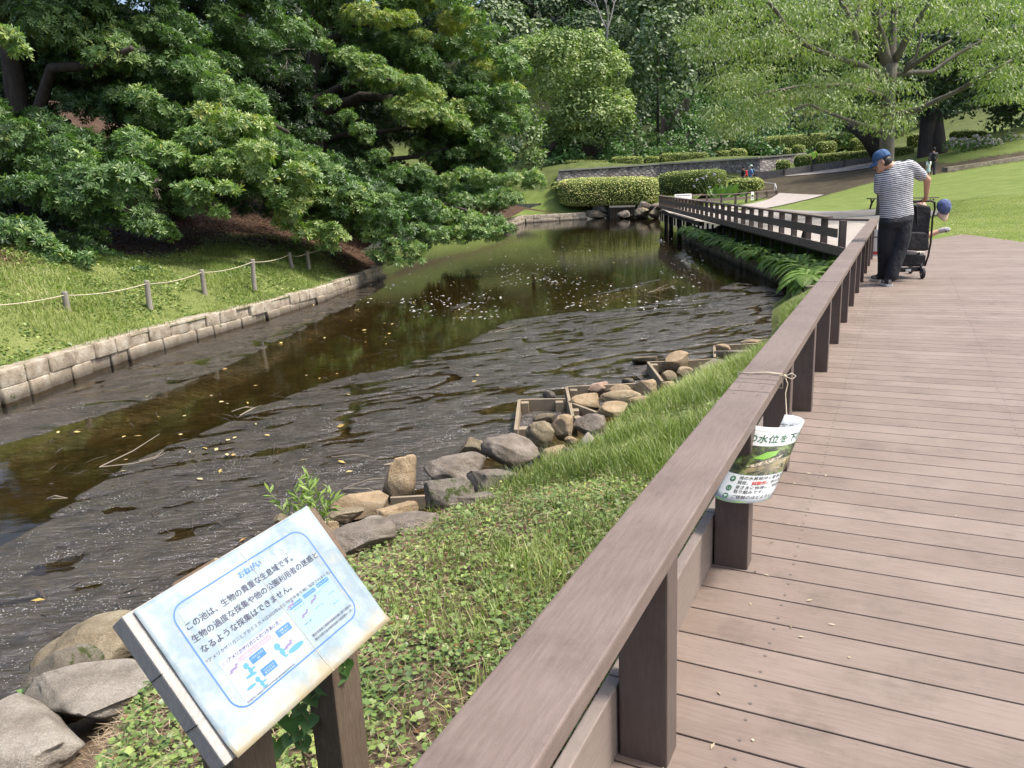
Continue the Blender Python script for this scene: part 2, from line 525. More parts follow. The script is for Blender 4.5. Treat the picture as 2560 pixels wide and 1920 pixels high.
def strip_land(name, edge, direction, outs, hf, mat, attrs, zoff=0.0, dense=0.5):
    E = np.asarray(edge, float)
    seg = np.concatenate([[0], np.cumsum(np.hypot(*np.diff(E, axis=0).T))])
    s = np.unique(np.concatenate([np.arange(0, seg[-1], dense), seg]))
    ex = np.interp(s, seg, E[:, 0]); ey = np.interp(s, seg, E[:, 1])
    o = np.asarray(outs)
    X = ex[:, None] + direction[0] * o[None]; Y = ey[:, None] + direction[1] * o[None]
    Z = hf(X, Y) + zoff
    n, m = X.shape
    idx = np.arange(n * m).reshape(n, m)
    F = np.stack([idx[:-1, :-1], idx[1:, :-1], idx[1:, 1:], idx[:-1, 1:]], -1).reshape(-1, 4)
    if direction[0] > 0 or direction[1] > 0: F = F[:, ::-1]
    me = mesh_np(name, np.stack([X, Y, Z], -1).reshape(-1, 3), [F], mat, smooth=True)
    for k, fn in attrs.items():
        a = me.attributes.new(k, 'FLOAT', 'POINT')
        a.data.foreach_set("value", np.asarray(fn(X, Y), dtype=np.float32).ravel())
    return tag(link(name, me), kind='structure')
geo = np.concatenate([np.arange(0, 14, .35), 14 * 1.07 ** np.arange(0, 34)])
GRASSLEFT = [tuple(at(x, y, -.3)[:2]) for x, y in [(-200, 900), (0, 925), (230, 860), (545, 785), (790, 722), (945, 680), (900, 655)]] + [tuple(aty(x, y, Y)[:2]) for x, y, Y in [(760, 648, 23), (560, 655, 21), (330, 668, 17.5), (150, 690, 15), (0, 700, 13), (-300, 720, 11)]]
strip_land("left_bank", LEFT_EDGE, (-1, 0), geo, lambda x, y: HL(x, y), M_left, {"grassy": lambda x, y: 0.5 + sdist(x, y, GRASSLEFT) * 0.6})
BROWN = [tuple(aty(*p)[:2]) for p in [(1925, 495, 48), (1998, 503, 44.5), (2076, 482, 46), (2186, 456, 46.5), (2290, 443, 46.5), (2375, 432, 46), (2560, 402, 46), (2700, 390, 46), (2700, 370, 48), (2375, 405, 48), (2190, 413, 54), (2060, 430, 56.5), (1900, 446, 58.5), (1850, 470, 56)]]
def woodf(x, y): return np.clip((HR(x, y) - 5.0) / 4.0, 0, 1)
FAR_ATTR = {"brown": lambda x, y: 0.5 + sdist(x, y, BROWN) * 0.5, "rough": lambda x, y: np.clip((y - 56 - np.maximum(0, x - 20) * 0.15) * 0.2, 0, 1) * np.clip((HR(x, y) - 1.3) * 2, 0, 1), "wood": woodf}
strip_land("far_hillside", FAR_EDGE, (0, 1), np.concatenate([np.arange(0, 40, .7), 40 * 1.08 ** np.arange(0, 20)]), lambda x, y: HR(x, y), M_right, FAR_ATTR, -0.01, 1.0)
RIGHT_EDGE = [(rl(-4, 3.2)[0], rl(-4, 3.2)[1]), (rl(15.5, .2)[0], rl(15.5, .2)[1])] + [(7.0, 17), (7.3, 20), (7.9, 26), (8.4, 31), (8.9, 34.6), (12.3, 36), (13, 45), (13.6, 57), (15.4, 66.5)]
strip_land("lawn", RIGHT_EDGE, (1, 0), np.concatenate([np.arange(0, 24, .4), 24 * 1.06 ** np.arange(0, 30)]), lambda x, y: HR(x, y) - 0.02 - 0.5 * np.clip(1.2 - np.abs(sdist(x, y, [r for r in RIGHT_EDGE], False)) , 0, 1) * (y > 15), M_right, FAR_ATTR, 0.0, .6)

# ---- base sheet under everything
b = MB(); b.box((0, 60, -2.2), (700, 700, .2))
tag(b.build("ground", mat_noise("earth", [(.3, (.03, .025, .015)), (.7, (.06, .05, .03))], .2)), kind='structure')

# ---- near bank between the rail and the rocks
NB_T = np.linspace(-0.12, 1.25, 60)
def near_bank_line(u):
    """u 0..1 along the bank: rail foot and rock line points"""
    s = -3.2 + u * 20.0
    return rl(s, -0.02)
_rs = np.concatenate([[0], np.cumsum(np.hypot(*np.diff(ROCKLINE[:, :2], axis=0).T))])
def rock_at(u):
    return np.stack([np.interp(u * _rs[-1], _rs, ROCKLINE[:, k]) for k in range(3)], -1)
def nb_xyz(u, t):
    """t 0 at the rail, 1 at the rocks"""
    u, t = np.asarray(u, float), np.asarray(t, float)
    s = -3.2 + u * 19.3
    A = RAIL0 + np.multiply.outer(s, RAILD) + RAILP * 0.10
    B = rock_at(u)
    x = A[..., 0] + (B[..., 0] - A[..., 0]) * t; y = A[..., 1] + (B[..., 1] - A[..., 1]) * t
    prof = 0.10 * t + 0.90 * np.clip(t, 0, 2) ** 1.7
    z = np.where(t < 1, -0.20 - 0.62 * (0.45 * t + 0.55 * t ** 2), -0.82 - 1.3 * (t - 1)) + 0.05 * (fbm(x * 2.3, y * 2.3, 5) - 0.5) + 0.03 * (fbm(x * 9, y * 9, 6) - 0.5)
    return np.stack([x, y, z], -1)
uu, tt = np.meshgrid(np.linspace(0, 1, 260), NB_T, indexing='ij')
P = nb_xyz(uu.ravel(), tt.ravel())
idx = np.arange(260 * 60).reshape(260, 60)
F = np.stack([idx[:-1, :-1], idx[:-1, 1:], idx[1:, 1:], idx[1:, :-1]], -1).reshape(-1, 4)
me = mesh_np("near_bank", P, [F[:, ::-1]], M_near, smooth=True)
a = me.attributes.new("grassy", 'FLOAT', 'POINT')
def near_grassy(x, y, u):
    return np.clip(0.16 + (u - 0.17) * 4.0, 0, 1) + 0.35 * (fbm(x * 1.5, y * 1.5, 8) - 0.5)
a.data.foreach_set("value", near_grassy(P[:, 0], P[:, 1], uu.ravel()).astype(np.float32))
tag(link("near_bank", me), kind='structure')

# ---- pond bed with its mud flats, and the water
def pxpoly(pts): return [tuple(at(x, y, WZ)[:2]) for x, y in pts]
MUD_L = pxpoly([(-60, 1050), (0, 1025), (210, 945), (502, 850), (812, 752), (930, 708), (960, 720), (900, 765), (700, 860), (600, 915), (500, 960), (330, 1025), (150, 1080), (0, 1125), (-80, 1150)])
MUD_M = pxpoly([(-150, 1400), (0, 1330), (190, 1215), (330, 1140), (500, 1070), (640, 1005), (850, 935), (1000, 905), (1100, 870), (1190, 830), (1250, 800), (1400, 780), (1560, 765), (1720, 735), (1850, 700), (1960, 720), (2000, 740), (2060, 800), (1900, 900), (1600, 1010), (1300, 1130), (1000, 1290), (700, 1400), (300, 1700), (0, 1950), (-300, 2000)])
PATCH = [pxpoly(p) for p in ([(1060, 775), (1130, 752), (1210, 750), (1220, 765), (1130, 785)], [(1280, 685), (1340, 672), (1420, 690), (1400, 706), (1330, 700)], [(1400, 745), (1500, 720), (1640, 690), (1720, 690), (1650, 715), (1500, 745)], [(1500, 675), (1560, 670), (1570, 679), (1510, 682)], [(1650, 640), (1720, 600), (1760, 640), (1800, 690), (1720, 680)], [(1610, 600), (1680, 590), (1690, 612), (1640, 620)])]
ny, nx = 620, 520
yy = 1.4 * (54 / 1.4) ** np.linspace(0, 1, ny)
ff = np.linspace(-1.02, 0.52, nx)
Xg = np.clip(yy[:, None] * ff[None], -7.1, 13.0) ; Yg = np.repeat(yy[:, None], nx, 1)
wob = 0.25 * (fbm(Xg * 1.1, Yg * 1.1, 31) - 0.5) + 0.12 * (fbm(Xg * 4, Yg * 4, 33) - 0.5)
sd_ = np.maximum(sdist(Xg, Yg, MUD_L) , sdist(Xg, Yg, MUD_M))
for p in PATCH: sd_ = np.maximum(sd_, sdist(Xg, Yg, p) - 0.28)
sd_ = sd_ + wob
ang = math.radians(24)
ur = Xg * math.cos(ang) + Yg * math.sin(ang); vr = -Xg * math.sin(ang) + Yg * math.cos(ang)
uw = ur + 0.25 * fbm(Xg * 2, Yg * 2, 40); vw = vr + 0.2 * fbm(Xg * 1.7, Yg * 1.7, 41)
rip = vnoise(uw * 2.2, vw * 9.0, 42) * 0.6 + vnoise(uw * 5.0, vw * 17.0, 43) * 0.4
chan = np.abs(fbm(ur * 0.45, vr * 1.25, 50, 3) - 0.5)                       # winding run-off channels
base = -0.16 + 0.168 * np.clip(sd_ / 0.45 + 0.5, 0, 1) ** 0.8
# shallower to the right near the rocks: mud barely breaks the surface there
shal = np.clip((Yg - 6.5) / 5.0, 0, 1) * np.clip((Xg + 3) / 4.0, 0, 1)
z = base + (rip - 0.5) * 0.034 - 0.034 * np.exp(-(chan / 0.018) ** 2) * np.clip((Yg - 5.0) / 2.0, 0, 1) - 0.004 * shal + 0.008 * (fbm(Xg * 14, Yg * 14, 60) - .5)
z += 0.008 * (fbm(Xg * .8, Yg * .8, 61) - .5)
Zg = WZ + z
V = np.stack([Xg, Yg, Zg], -1).reshape(-1, 3)
idx = np.arange(ny * nx).reshape(ny, nx)
F = np.stack([idx[:-1, :-1], idx[:-1, 1:], idx[1:, 1:], idx[1:, :-1]], -1).reshape(-1, 4)
m, n, bs, o = nodes("pond_mud")
v = coords(n)
f1 = noise(n, 3.0, 6, 0.65, v); f2 = noise(n, 70, 4, 0.7, v)
c = ramp(n, f1, [(.3, (.022, .017, .012)), (.5, (.040, .031, .023)), (.7, (.062, .050, .038))])
geo_ = n.nodes.new("ShaderNodeNewGeometry"); sx = n.nodes.new("ShaderNodeSeparateXYZ"); n.links.new(geo_.outputs["Position"], sx.inputs[0])
vor = n.nodes.new("ShaderNodeTexVoronoi"); vor.inputs["Scale"].default_value = 38; n.links.new(v, vor.inputs["Vector"])
spk = math_(n, 'LESS_THAN', vor.outputs["Distance"], math_(n, 'MULTIPLY', math_(n, 'SUBTRACT', noise(n, 2.2, 5, .8, v), .37), 1.0))
wet = n.nodes.new("ShaderNodeMapRange"); wet.inputs[1].default_value = WZ - .03; wet.inputs[2].default_value = WZ + .0; n.links.new(sx.outputs["Z"], wet.inputs[0])
spk = math_(n, 'MULTIPLY', spk, wet.outputs[0])
under = ramp(n, f1, [(.3, (.030, .027, .012)), (.5, (.062, .054, .023)), (.7, (.09, .078, .034))])
c = mixc(n, wet.outputs[0], under, c)
c = mixc(n, math_(n, 'MULTIPLY', spk, 0.8), c, (.38, .38, .37))  # foam specks and bubble glints put into the base colour
n.links.new(c, bs.inputs["Base Color"])
bs.inputs["Roughness"].default_value = 0.22
n.links.new(math_(n, 'ADD', 0.08, math_(n, 'MULTIPLY', f2, 0.18)), bs.inputs["Roughness"])
bs.inputs["Specular IOR Level"].default_value = 1.0
bump(n, bs, math_(n, 'ADD', math_(n, 'MULTIPLY', f2, .5), math_(n, 'MULTIPLY', noise(n, 1.0, 4, .6, coords(n, (5, 19, 8), rot=(0, 0, -.45))), 2.6)), 0.8, 0.022)
M_mud = m
tag(link("pond_bed", mesh_np("pond_bed", V, [F], M_mud, smooth=True)), kind='structure')
# deep far bed
b = MB(); b.box((2, 60, WZ - .35), (40, 40, .1)); tag(b.build("deep_pond_bed", mat_plain("deep_mud", (.018, .013, .007), .6)), kind='structure')
m, n, bs, o = nodes("pond_water")
gl = n.nodes.new("ShaderNodeBsdfGlossy"); gl.inputs["Roughness"].default_value = 0.03
tr = n.nodes.new("ShaderNodeBsdfTransparent"); tr.inputs[0].default_value = (.60, .52, .36, 1)
fr = n.nodes.new("ShaderNodeFresnel"); fr.inputs[0].default_value = 1.34
bp = n.nodes.new("ShaderNodeBump"); bp.inputs["Strength"].default_value = 0.07; bp.inputs["Distance"].default_value = 0.02
v = coords(n, (1, 2.4, 1), rot=(0, 0, -.4))
n.links.new(math_(n, 'ADD', noise(n, 3.0, 3, .5, v), math_(n, 'MULTIPLY', noise(n, 14, 2, .5, v), .15)), bp.inputs["Height"])
n.links.new(bp.outputs[0], gl.inputs["Normal"]); n.links.new(bp.outputs[0], fr.inputs["Normal"])
x = n.nodes.new("ShaderNodeMixShader"); n.links.new(fr.outputs[0], x.inputs[0]); n.links.new(tr.outputs[0], x.inputs[1]); n.links.new(gl.outputs[0], x.inputs[2]); n.links.new(x.outputs[0], o.inputs[0])
b = MB(); b.add([(-8, -4, WZ), (20, -4, WZ), (20, 72, WZ), (-8, 72, WZ)], [(0, 1, 2, 3)])
tag(b.build("water", m), kind='structure')

# ---- deck of composite boards
def wood_mat(name, stops, scale, grain=(1, 14, 14), rough=0.7, rot=0.0, bmp=.25, spec=.3, blot=0.35):
    m, n, b, o = nodes(name)
    v0 = coords(n, rot=(0, 0, -rot)); mp = n.nodes.new("ShaderNodeMapping"); mp.inputs["Scale"].default_value = grain; n.links.new(v0, mp.inputs[0])
    g = noise(n, scale, 6, .65, mp.outputs[0]); big = noise(n, 2.1, 5, .6, v0); fine = noise(n, 90, 3, .6, mp.outputs[0])
    oi = n.nodes.new("ShaderNodeNewGeometry")
    f = math_(n, 'ADD', math_(n, 'MULTIPLY', g, .5), math_(n, 'ADD', math_(n, 'MULTIPLY', big, blot), math_(n, 'MULTIPLY', oi.outputs["Random Per Island"], .15)))
    c = ramp(n, f, stops)
    st = n.nodes.new("ShaderNodeMapRange"); st.inputs[1].default_value = .52; st.inputs[2].default_value = .72; st.inputs[3].default_value = 1.0; st.inputs[4].default_value = .72
    n.links.new(noise(n, 3.7, 7, .75, v0), st.inputs[0]); c = mixc(n, 1.0, c, st.outputs[0], 'MULTIPLY')
    sc_ = n.nodes.new("ShaderNodeMapRange"); sc_.inputs[1].default_value = .66; sc_.inputs[2].default_value = .74; sc_.inputs[4].default_value = .35
    n.links.new(noise(n, 11, 8, .8, v0, 1.5), sc_.inputs[0]); c = mixc(n, sc_.outputs[0], c, (.36, .31, .26))
    n.links.new(c, b.inputs["Base Color"]); b.inputs["Roughness"].default_value = rough; b.inputs["Specular IOR Level"].default_value = spec
    bump(n, b, math_(n, 'ADD', g, math_(n, 'MULTIPLY', fine, .5)), bmp, .004)
    return m
RA = math.atan2(RAILP[1], RAILP[0])
M_deck = wood_mat("composite_deck", [(.22, (.112, .084, .068)), (.5, (.176, .136, .112)), (.78, (.245, .198, .168))], 7, (1.2, 16, 10), .62, RA, .25, .3, .5)
M_dark = mat_plain("gap_dark", (.02, .016, .013), .9)
M_screw = mat_plain("screw_steel", (.16, .14, .12), .45, .5, .5)
b = MB()
pitch, wdt = 0.156, 0.1495
RB = [(rl(-3, 0)[0], rl(-3, 0)[1])]
def deck_right(s):
    """how far a board runs before it meets the lawn"""
    lo = 6.0
    A = [(9.75, 12.0), (10.1, 14.9), (10.45, 17.0), (10.6, 18.3), (10.6, 21.0), (10.3, 24)]
    for t in np.arange(0.2, 6.0, 0.04):
        q = rl(s, t)
        if q[0] > np.interp(q[1], [a[1] for a in A], [a[0] for a in A]): return t
    return lo
k = 0
for i in range(-14, 150):
    s = i * pitch
    t0 = -0.056
    if s > 15.75: t0 = (s - 15.75) * 0.42 + 0.06
    t1 = deck_right(s)
    if t1 - t0 < 0.1: continue
    b.mat(0).cbox(rl(s, (t0 + t1) / 2, -.015), (t1 - t0, wdt, .03), np.array([*RAILP, 0]), np.array([*RAILD, 0]), b=.003)
    if s < 11:
        for tj in (0.22, 1.13, 2.04, 2.95):
            if tj < t1:
                for ds in (-.042, .042):
                    b.mat(1).tube([rl(s + ds, tj + .004 * math.sin(i * 7), -.004), rl(s + ds, tj + .004 * math.sin(i * 7), .0012)], [.0055, .0050], 8)
    if i % 3 == 0 and s < 16:
        b.mat(0)
tag(b.build("deck", [M_deck, M_screw]), kind='structure')
b = MB()
b.prism([rl(-3, -.01)[:2], rl(-3, 6)[:2], rl(12, 6)[:2], rl(15.2, 3.2)[:2], rl(19, 1.7)[:2], rl(15.6, .0)[:2]], -.16, -.034)
tag(b.build("deck_frame", M_dark), kind='structure')

# ---- paved paths (draped on the land)
def drape(name, left, right, n, mat, zo=0.012, hf=None):
    hf = hf or HR
    L, R_ = np.asarray(left, float), np.asarray(right, float)
    def samp(E, n):
        sg = np.concatenate([[0], np.cumsum(np.hypot(*np.diff(E, axis=0).T))]); q = np.linspace(0, sg[-1], n)
        return np.stack([np.interp(q, sg, E[:, 0]), np.interp(q, sg, E[:, 1])], 1)
    A, B = samp(L, n), samp(R_, n)
    w = np.linspace(0, 1, 7)
    X = A[:, None, 0] + (B - A)[:, None, 0] * w; Y = A[:, None, 1] + (B - A)[:, None, 1] * w
    Z = hf(X, Y) + zo
    idx = np.arange(n * 7).reshape(n, 7)
    F = np.stack([idx[:-1, :-1], idx[:-1, 1:], idx[1:, 1:], idx[1:, :-1]], -1).reshape(-1, 4)
    return tag(link(name, mesh_np(name, np.stack([X, Y, Z], -1).reshape(-1, 3), [F], mat, smooth=True)), kind='structure')
M_path = mat_noise("pale_paving", [(.3, (.30, .265, .235)), (.7, (.42, .38, .34))], 3, .85, .2, .004, fine=120)
M_asph = mat_noise("grey_asphalt", [(.3, (.20, .185, .17)), (.7, (.30, .28, .26))], 2, .85, .2, .004, fine=160)
drape("boardwalk_path", [fl(s, .02)[:2] for s in (0.6, 10, 20, 31)], [fl(s, 3.4)[:2] for s in (4.5, 10, 20, 31)], 60, M_path, .03)
drape("asphalt_path", [aty(1820, 520, 40)[:2], fl(14, 3.2)[:2], fl(5, 3.2)[:2]], [aty(1915, 519, 40.5)[:2], aty(2060, 530, 33)[:2], aty(2190, 521, 31)[:2], (14.6, 25.5), (11.0, 21.5)], 50, M_asph, .025)
drape("upper_path", [aty(1800, 512, 43)[:2], aty(1925, 496, 48)[:2], aty(1948, 487, 50)[:2]], [aty(1910, 517.5, 41)[:2], aty(1998, 505, 44.3)[:2], aty(2060, 489, 46)[:2]], 40, M_path, .03)
drape("hill_path", [aty(1560, 452, 63)[:2], aty(1800, 470, 56)[:2], aty(1900, 450, 57.5)[:2], aty(2060, 434, 55.5)[:2], aty(2190, 418, 53.5)[:2]], [aty(1560, 449, 65)[:2], aty(1800, 464, 58)[:2], aty(1900, 446, 60)[:2], aty(2060, 430, 58)[:2], aty(2190, 414, 56)[:2]], 60, M_asph, .03)
# ------------------------------------------------------------------ wooden railing beside the deck
M_rail = wood_mat("composite_rail", [(.22, (.092, .067, .056)), (.5, (.142, .107, .091)), (.78, (.205, .162, .142))], 9, (14, 1.3, 10), .55, -math.atan2(RAILD[0], RAILD[1]), .25, .35, .5)
M_post = wood_mat("composite_post", [(.25, (.075, .056, .048)), (.5, (.105, .08, .069)), (.75, (.14, .112, .098))], 9, (12, 12, 1.5), .6, 0, .25, .3)
M_kick = wood_mat("composite_kickboard", [(.25, (.17, .135, .115)), (.5, (.215, .175, .15)), (.75, (.27, .225, .195))], 8, (12, 1.3, 10), .65, -math.atan2(RAILD[0], RAILD[1]), .2)
M_fence = wood_mat("fence_board", [(.25, (.11, .085, .075)), (.5, (.145, .115, .10)), (.75, (.185, .15, .132))], 9, (12, 1.5, 10), .65, 0, .2)
RD3, RP3 = np.array([*RAILD, 0]), np.array([*RAILP, 0])
rail = empty("railing", rl(0, 0, 0), "low brown plank-topped railing running along the deck from the foreground", "railing")
RH, RT = 0.585, 0.045
joints = [-2.6, 2.165, 2.30, 2.37, 5.72, 5.735, 9.1, 12.5, 15.83]
for s0, s1 in zip(joints[:-1], joints[1:]):
    if s1 - s0 < .05: continue
    b = MB(); b.mat(0).cbox(rl((s0 + s1) / 2, 0, RH - RT / 2), (s1 - s0 - .004, .164, RT), RD3, RP3, b=.005)
    for e, sg in ((s0, 1), (s1, -1)):
        if s1 - s0 > .1:
            for t in (-.045, .045):
                b.mat(1).tube([rl(e + sg * .05, t, RH - .003), rl(e + sg * .05, t, RH + .0012)], [.0055, .005], 8)
    b.build("top_board", [M_rail, M_screw], rail)
b = MB()
for sx_ in (1.02, 1.045):
    pass
post_s0, post_step = .77, 1.083
for k in range(-3, 15):
    s = post_s0 + k * post_step
    if s > 15.9: break
    b = MB(); b.cbox(rl(s, .014, (RH - RT) / 2 - .1), (.122, .092, RH - RT + .2), RP3, RD3, b=.006)
    b.build("post", M_post, rail)
    if k < 14:
        s2 = min(s + post_step, 15.8)
        b = MB(); b.cbox(rl((s + s2) / 2, -.072, .055), (s2 - s - .006, .036, .27), RD3, RP3, b=.004)
        b.build("kick_board", M_kick, rail)

# ---- far fence along the pond
ff_ = empty("fence", fl(0, 0, 0), "long brown three-board fence curving away beside the pond, fern-fringed below", "fence")
NF = 29
def fz(s): return 0.008 * s
FPOST = 1.09
FD3, FP3 = np.array([*FD, 0]), np.array([*FP, 0])
L_ = NF * FPOST
def fboard(s0, s1, t, z, w, h, name, mt):
    b = MB()
    n = max(1, int(round((s1 - s0) / 4.36)))
    for i in range(n):
        a0, a1 = s0 + (s1 - s0) * i / n, s0 + (s1 - s0) * (i + 1) / n
        b.beam(fl(a0 + .004, t, z + fz(a0)), fl(a1 - .004, t, z + fz(a1)), w, h, b=.004)
    b.build(name, mt, ff_)
b = MB(); b.beam(rl(15.8, -.01, RH - RT / 2), fl(.9, .0, .62 - RT / 2), .165, RT, b=.004); b.build("top_board", M_rail, ff_)
fboard(.9, L_, 0, .62, .17, .045, "top_board", M_rail)
fboard(.2, L_, -.055, .355, .03, .17, "middle_board", M_fence)
fboard(-.3, L_, -.055, .03, .03, .17, "lower_board", M_fence)
fboard(-.3, L_, -.03, -.075, .05, .03, "edge_beam", M_dark)
for k in range(NF + 1):
    s = .1 + k * FPOST if k < NF else L_ - .06
    b = MB(); b.cbox(fl(s, 0.01, .27 + fz(s)), (.095, .12, .66), FD3, FP3, b=.005); b.build("post", M_post, ff_)
    if s < L_:
        b = MB(); b.box(fl(s, .06, -.32), (.07, .07, .5)); b.build("stilt", M_dark, ff_)
# crossing beams and thicker piles at the far end, over the water
for s in (22, 25.5, 29, 31.2):
    b = MB(); b.tube([fl(s, .35, -1.3), fl(s, .35, -.1)], .12, 10); b.build("pile", M_dark, ff_)
b = MB(); b.beam(fl(17, .1, -.16), fl(31.5, .1, -.04), .2, .16); b.build("edge_beam", M_dark, ff_)

# ---- cross fence with posters at the far end of the boardwalk
cf = empty("fence", aty(1941, 497, 50), "short brown fence crossing behind the boardwalk, in front of broad leaves", "fence")
pA, pB, pC = aty(1941, 474, 50), aty(1839, 483, 46.5), aty(1690, 488, 44)
for (P0, P1) in ((pA, pB), (pB, pC)):
    g0 = .85
    b = MB(); b.beam(P0 - [0, 0, .03], P1 - [0, 0, .03], .14, .05); b.build("top_board", M_rail, cf)
    b = MB(); b.beam(P0 - [0, 0, .33], P1 - [0, 0, .33], .03, .17); b.build("middle_board", M_fence, cf)
    n = max(2, int(np.linalg.norm(P1 - P0) / 1.05))
    for i in range(n + (P1 is pC)):
        q = P0 + (P1 - P0) * i / n
        b = MB(); b.cbox(q - [0, 0, .36], (.11, .11, .66)); b.build("post", M_post, cf)
M_white = mat_plain("white_card", (.66, .66, .64), .6)
hr = empty("handrail", aty(1930, 492, 51), "pale metal handrail at the end of the cross fence", "handrail")
p = [aty(1905, 456, 53), aty(1938, 460, 51), aty(1941, 470, 50.6), aty(1939, 478, 50.6)]
b = MB(); b.tube(p, .035, 8); b.build("rail", mat_plain("pale_steel", (.55, .54, .52), .4, .5, .3), hr)
for (x, y, yb, Y) in ((1906, 456, 472, 53), (1936, 460, 478, 51.2)):
    b = MB(); b.tube([aty(x, y, Y), aty(x, yb, Y)], .03, 8); b.build("post", M_white, hr)

def card(name, label, cat, c, w, h, right, up, th=.006, extra=None):
    right, up = nrm(right), nrm(up)
    nn = nrm(np.cross(right, up))
    b = MB(); b.cbox(c, (w, h, th), right, up, nn, b=.002)
    o = b.build(name, M_white)
    tag(o, label, cat)
    if extra: extra(o, right, up, nn)
    return o
M_ink = mat_plain("black_ink", (.03, .03, .035), .6)
M_green_ink = mat_plain("green_ink", (.06, .16, .05), .6)
M_photo_dark = mat_plain("poster_picture", (.05, .055, .04), .5)
def blocks(c, rows):
    def fn(o, r, u, n):
        for (x, y, w, h, mt) in rows:
            b = MB(); b.box(c + r * x + u * y + n * .005, (w, h, .002), r, u, n); b.build("print", mt, o)
    return fn
c0 = aty(1879.5, 490, 46.9) - np.array([0, .12, 0])
card("poster", "white poster with a dark picture tied to the cross fence", "poster", c0, .34, .48, pA - pB, (0, 0, 1), extra=blocks(c0, [(0, .0, .26, .16, M_photo_dark), (0, -.16, .24, .05, M_green_ink)]))
c0 = aty(1708, 491.5, 43.0)
card("notice_board", "wide white notice lying on the fence rail beside the pond", "notice", c0, .95, .30, (1, .05, 0), (0, 0.3, 1), extra=blocks(c0, [(0, .06, .8, .03, M_ink)]))
c0 = rl(13.85, .12, .27)
card("poster", "white poster hung on the railing beside the man in the cap", "poster", c0, .30, .46, RP3, (0.05, 0, 1), extra=blocks(c0, [(0, -.17, .24, .05, mat_plain("red_ink", (.5, .05, .05), .6)), (0, .1, .22, .02, M_ink)]))
c0 = fl(2.9, .13, .25)
card("board", "black board leaning on the inner side of the pond fence", "board", c0, .3, .5, (0, 1, 0), (.25, .05, 1))
bpy.data.objects[-1] if False else None
for o in COL.objects:
    if o.name.startswith("board") and o.get('category') == 'board':
        o.data.materials[0] = mat_plain("black_board", (.012, .014, .013), .6)

# ------------------------------------------------------------------ lettering
_tc = {}
def text2d(body, size):
    k = (body, size)
    if k not in _tc:
        cu = bpy.data.curves.new("txt", 'FONT'); cu.body = body; cu.size = size; cu.resolution_u = 3
        o = bpy.data.objects.new("txt", cu); COL.objects.link(o)
        dg = bpy.context.evaluated_depsgraph_get()
        me = bpy.data.meshes.new_from_object(o.evaluated_get(dg), depsgraph=dg)
        v = np.array([(p.co.x, p.co.y) for p in me.vertices]).reshape(-1, 2); f = [tuple(p.vertices) for p in me.polygons]
        bpy.data.objects.remove(o); bpy.data.curves.remove(cu); bpy.data.meshes.remove(me)
        _tc[k] = (v, f)
    return _tc[k]
def put_text(mb, body, size, fmap, x, y, width=None, align='L', bold=0.0):
    v, f = text2d(body, size)
    if not len(v): return
    v = v.copy()
    w = v[:, 0].max()
    if width: v[:, 0] *= width / w; w = width
    if align == 'C': v[:, 0] -= w / 2
    for dx, dy in ([(0, 0)] if not bold else [(0, 0), (bold, 0), (0, bold), (bold, bold)]):
        mb.add([fmap(x + p[0] + dx, y + p[1] + dy) for p in v], f)

# ------------------------------------------------------------------ tilted information sign in the foreground
sP0 = np.array([-.721, 1.271, .664]); e1 = nrm([.469, .882, .0425]); e2 = np.array([.579, -.223, -.784]); e2 = nrm(e2 - e1 * (e1 @ e2)); sn = nrm(np.cross(e2, e1)); sn = sn if sn @ (CAM - sP0) > 0 else -sn
SW, SH = .46, .3306
def sp(x, y, h=0.0):
    return sP0 + e1 * x + e2 * y + sn * h
sign = empty("information_sign", [-.55, 1.45, -.45], "tilted white park notice on a grey wooden board and two posts", "sign")
m, n, bs, o = nodes("laminated_paper")
v = coords(n)
c = ramp(n, noise(n, 9, 5, .6, v), [(.3, (.31, .355, .365)), (.5, (.27, .33, .355)), (.6, (.19, .26, .30)), (.72, (.29, .30, .275))])
g_ = n.nodes.new("ShaderNodeNewGeometry"); vm = n.nodes.new("ShaderNodeVectorMath"); vm.operation = 'DOT_PRODUCT'; vm.inputs[1].default_value = tuple(e2); n.links.new(g_.outputs["Position"], vm.inputs[0])
q_ = math_(n, 'SUBTRACT', vm.outputs["Value"], float(sP0 @ e2)); q_ = math_(n, 'ADD', q_, math_(n, 'MULTIPLY', math_(n, 'SUBTRACT', noise(n, 14, 4, .6, v), .5), .09))
mr = n.nodes.new("ShaderNodeMapRange"); mr.inputs[1].default_value = SH * .87; mr.inputs[2].default_value = SH * .985; mr.inputs[4].default_value = .8; n.links.new(q_, mr.inputs[0])
c = mixc(n, mr.outputs[0], c, (.30, .235, .115))
mr = n.nodes.new("ShaderNodeMapRange"); mr.inputs[1].default_value = .60; mr.inputs[2].default_value = .72; mr.inputs[4].default_value = .5; n.links.new(noise(n, 17, 6, .75, v), mr.inputs[0])
c = mixc(n, mr.outputs[0], c, (.24, .25, .22))
n.links.new(c, bs.inputs["Base Color"]); bs.inputs["Roughness"].default_value = .22; bs.inputs["Specular IOR Level"].default_value = .5
bump(n, bs, noise(n, 12, 3, .5, v), .25, .01)
M_paper = m
M_grey_wood = wood_mat("weathered_wood", [(.25, (.24, .225, .205)), (.5, (.38, .365, .34)), (.75, (.52, .50, .47))], 22, (9, 2, 2), .85, 0, .6, .2, .3)
M_brown_wood = wood_mat("brown_timber", [(.25, (.075, .052, .036)), (.5, (.13, .095, .068)), (.75, (.20, .155, .115))], 14, (10, 10, 1.2), .85, 0, .6, .2)
b = MB(); b.cbox(sp(SW / 2 - .012, SH / 2 - .003, -.029), (SW + .016, SH + .0, .05), e1, e2, sn, b=.004)
board = b.build("board", M_grey_wood, sign)
b = MB()
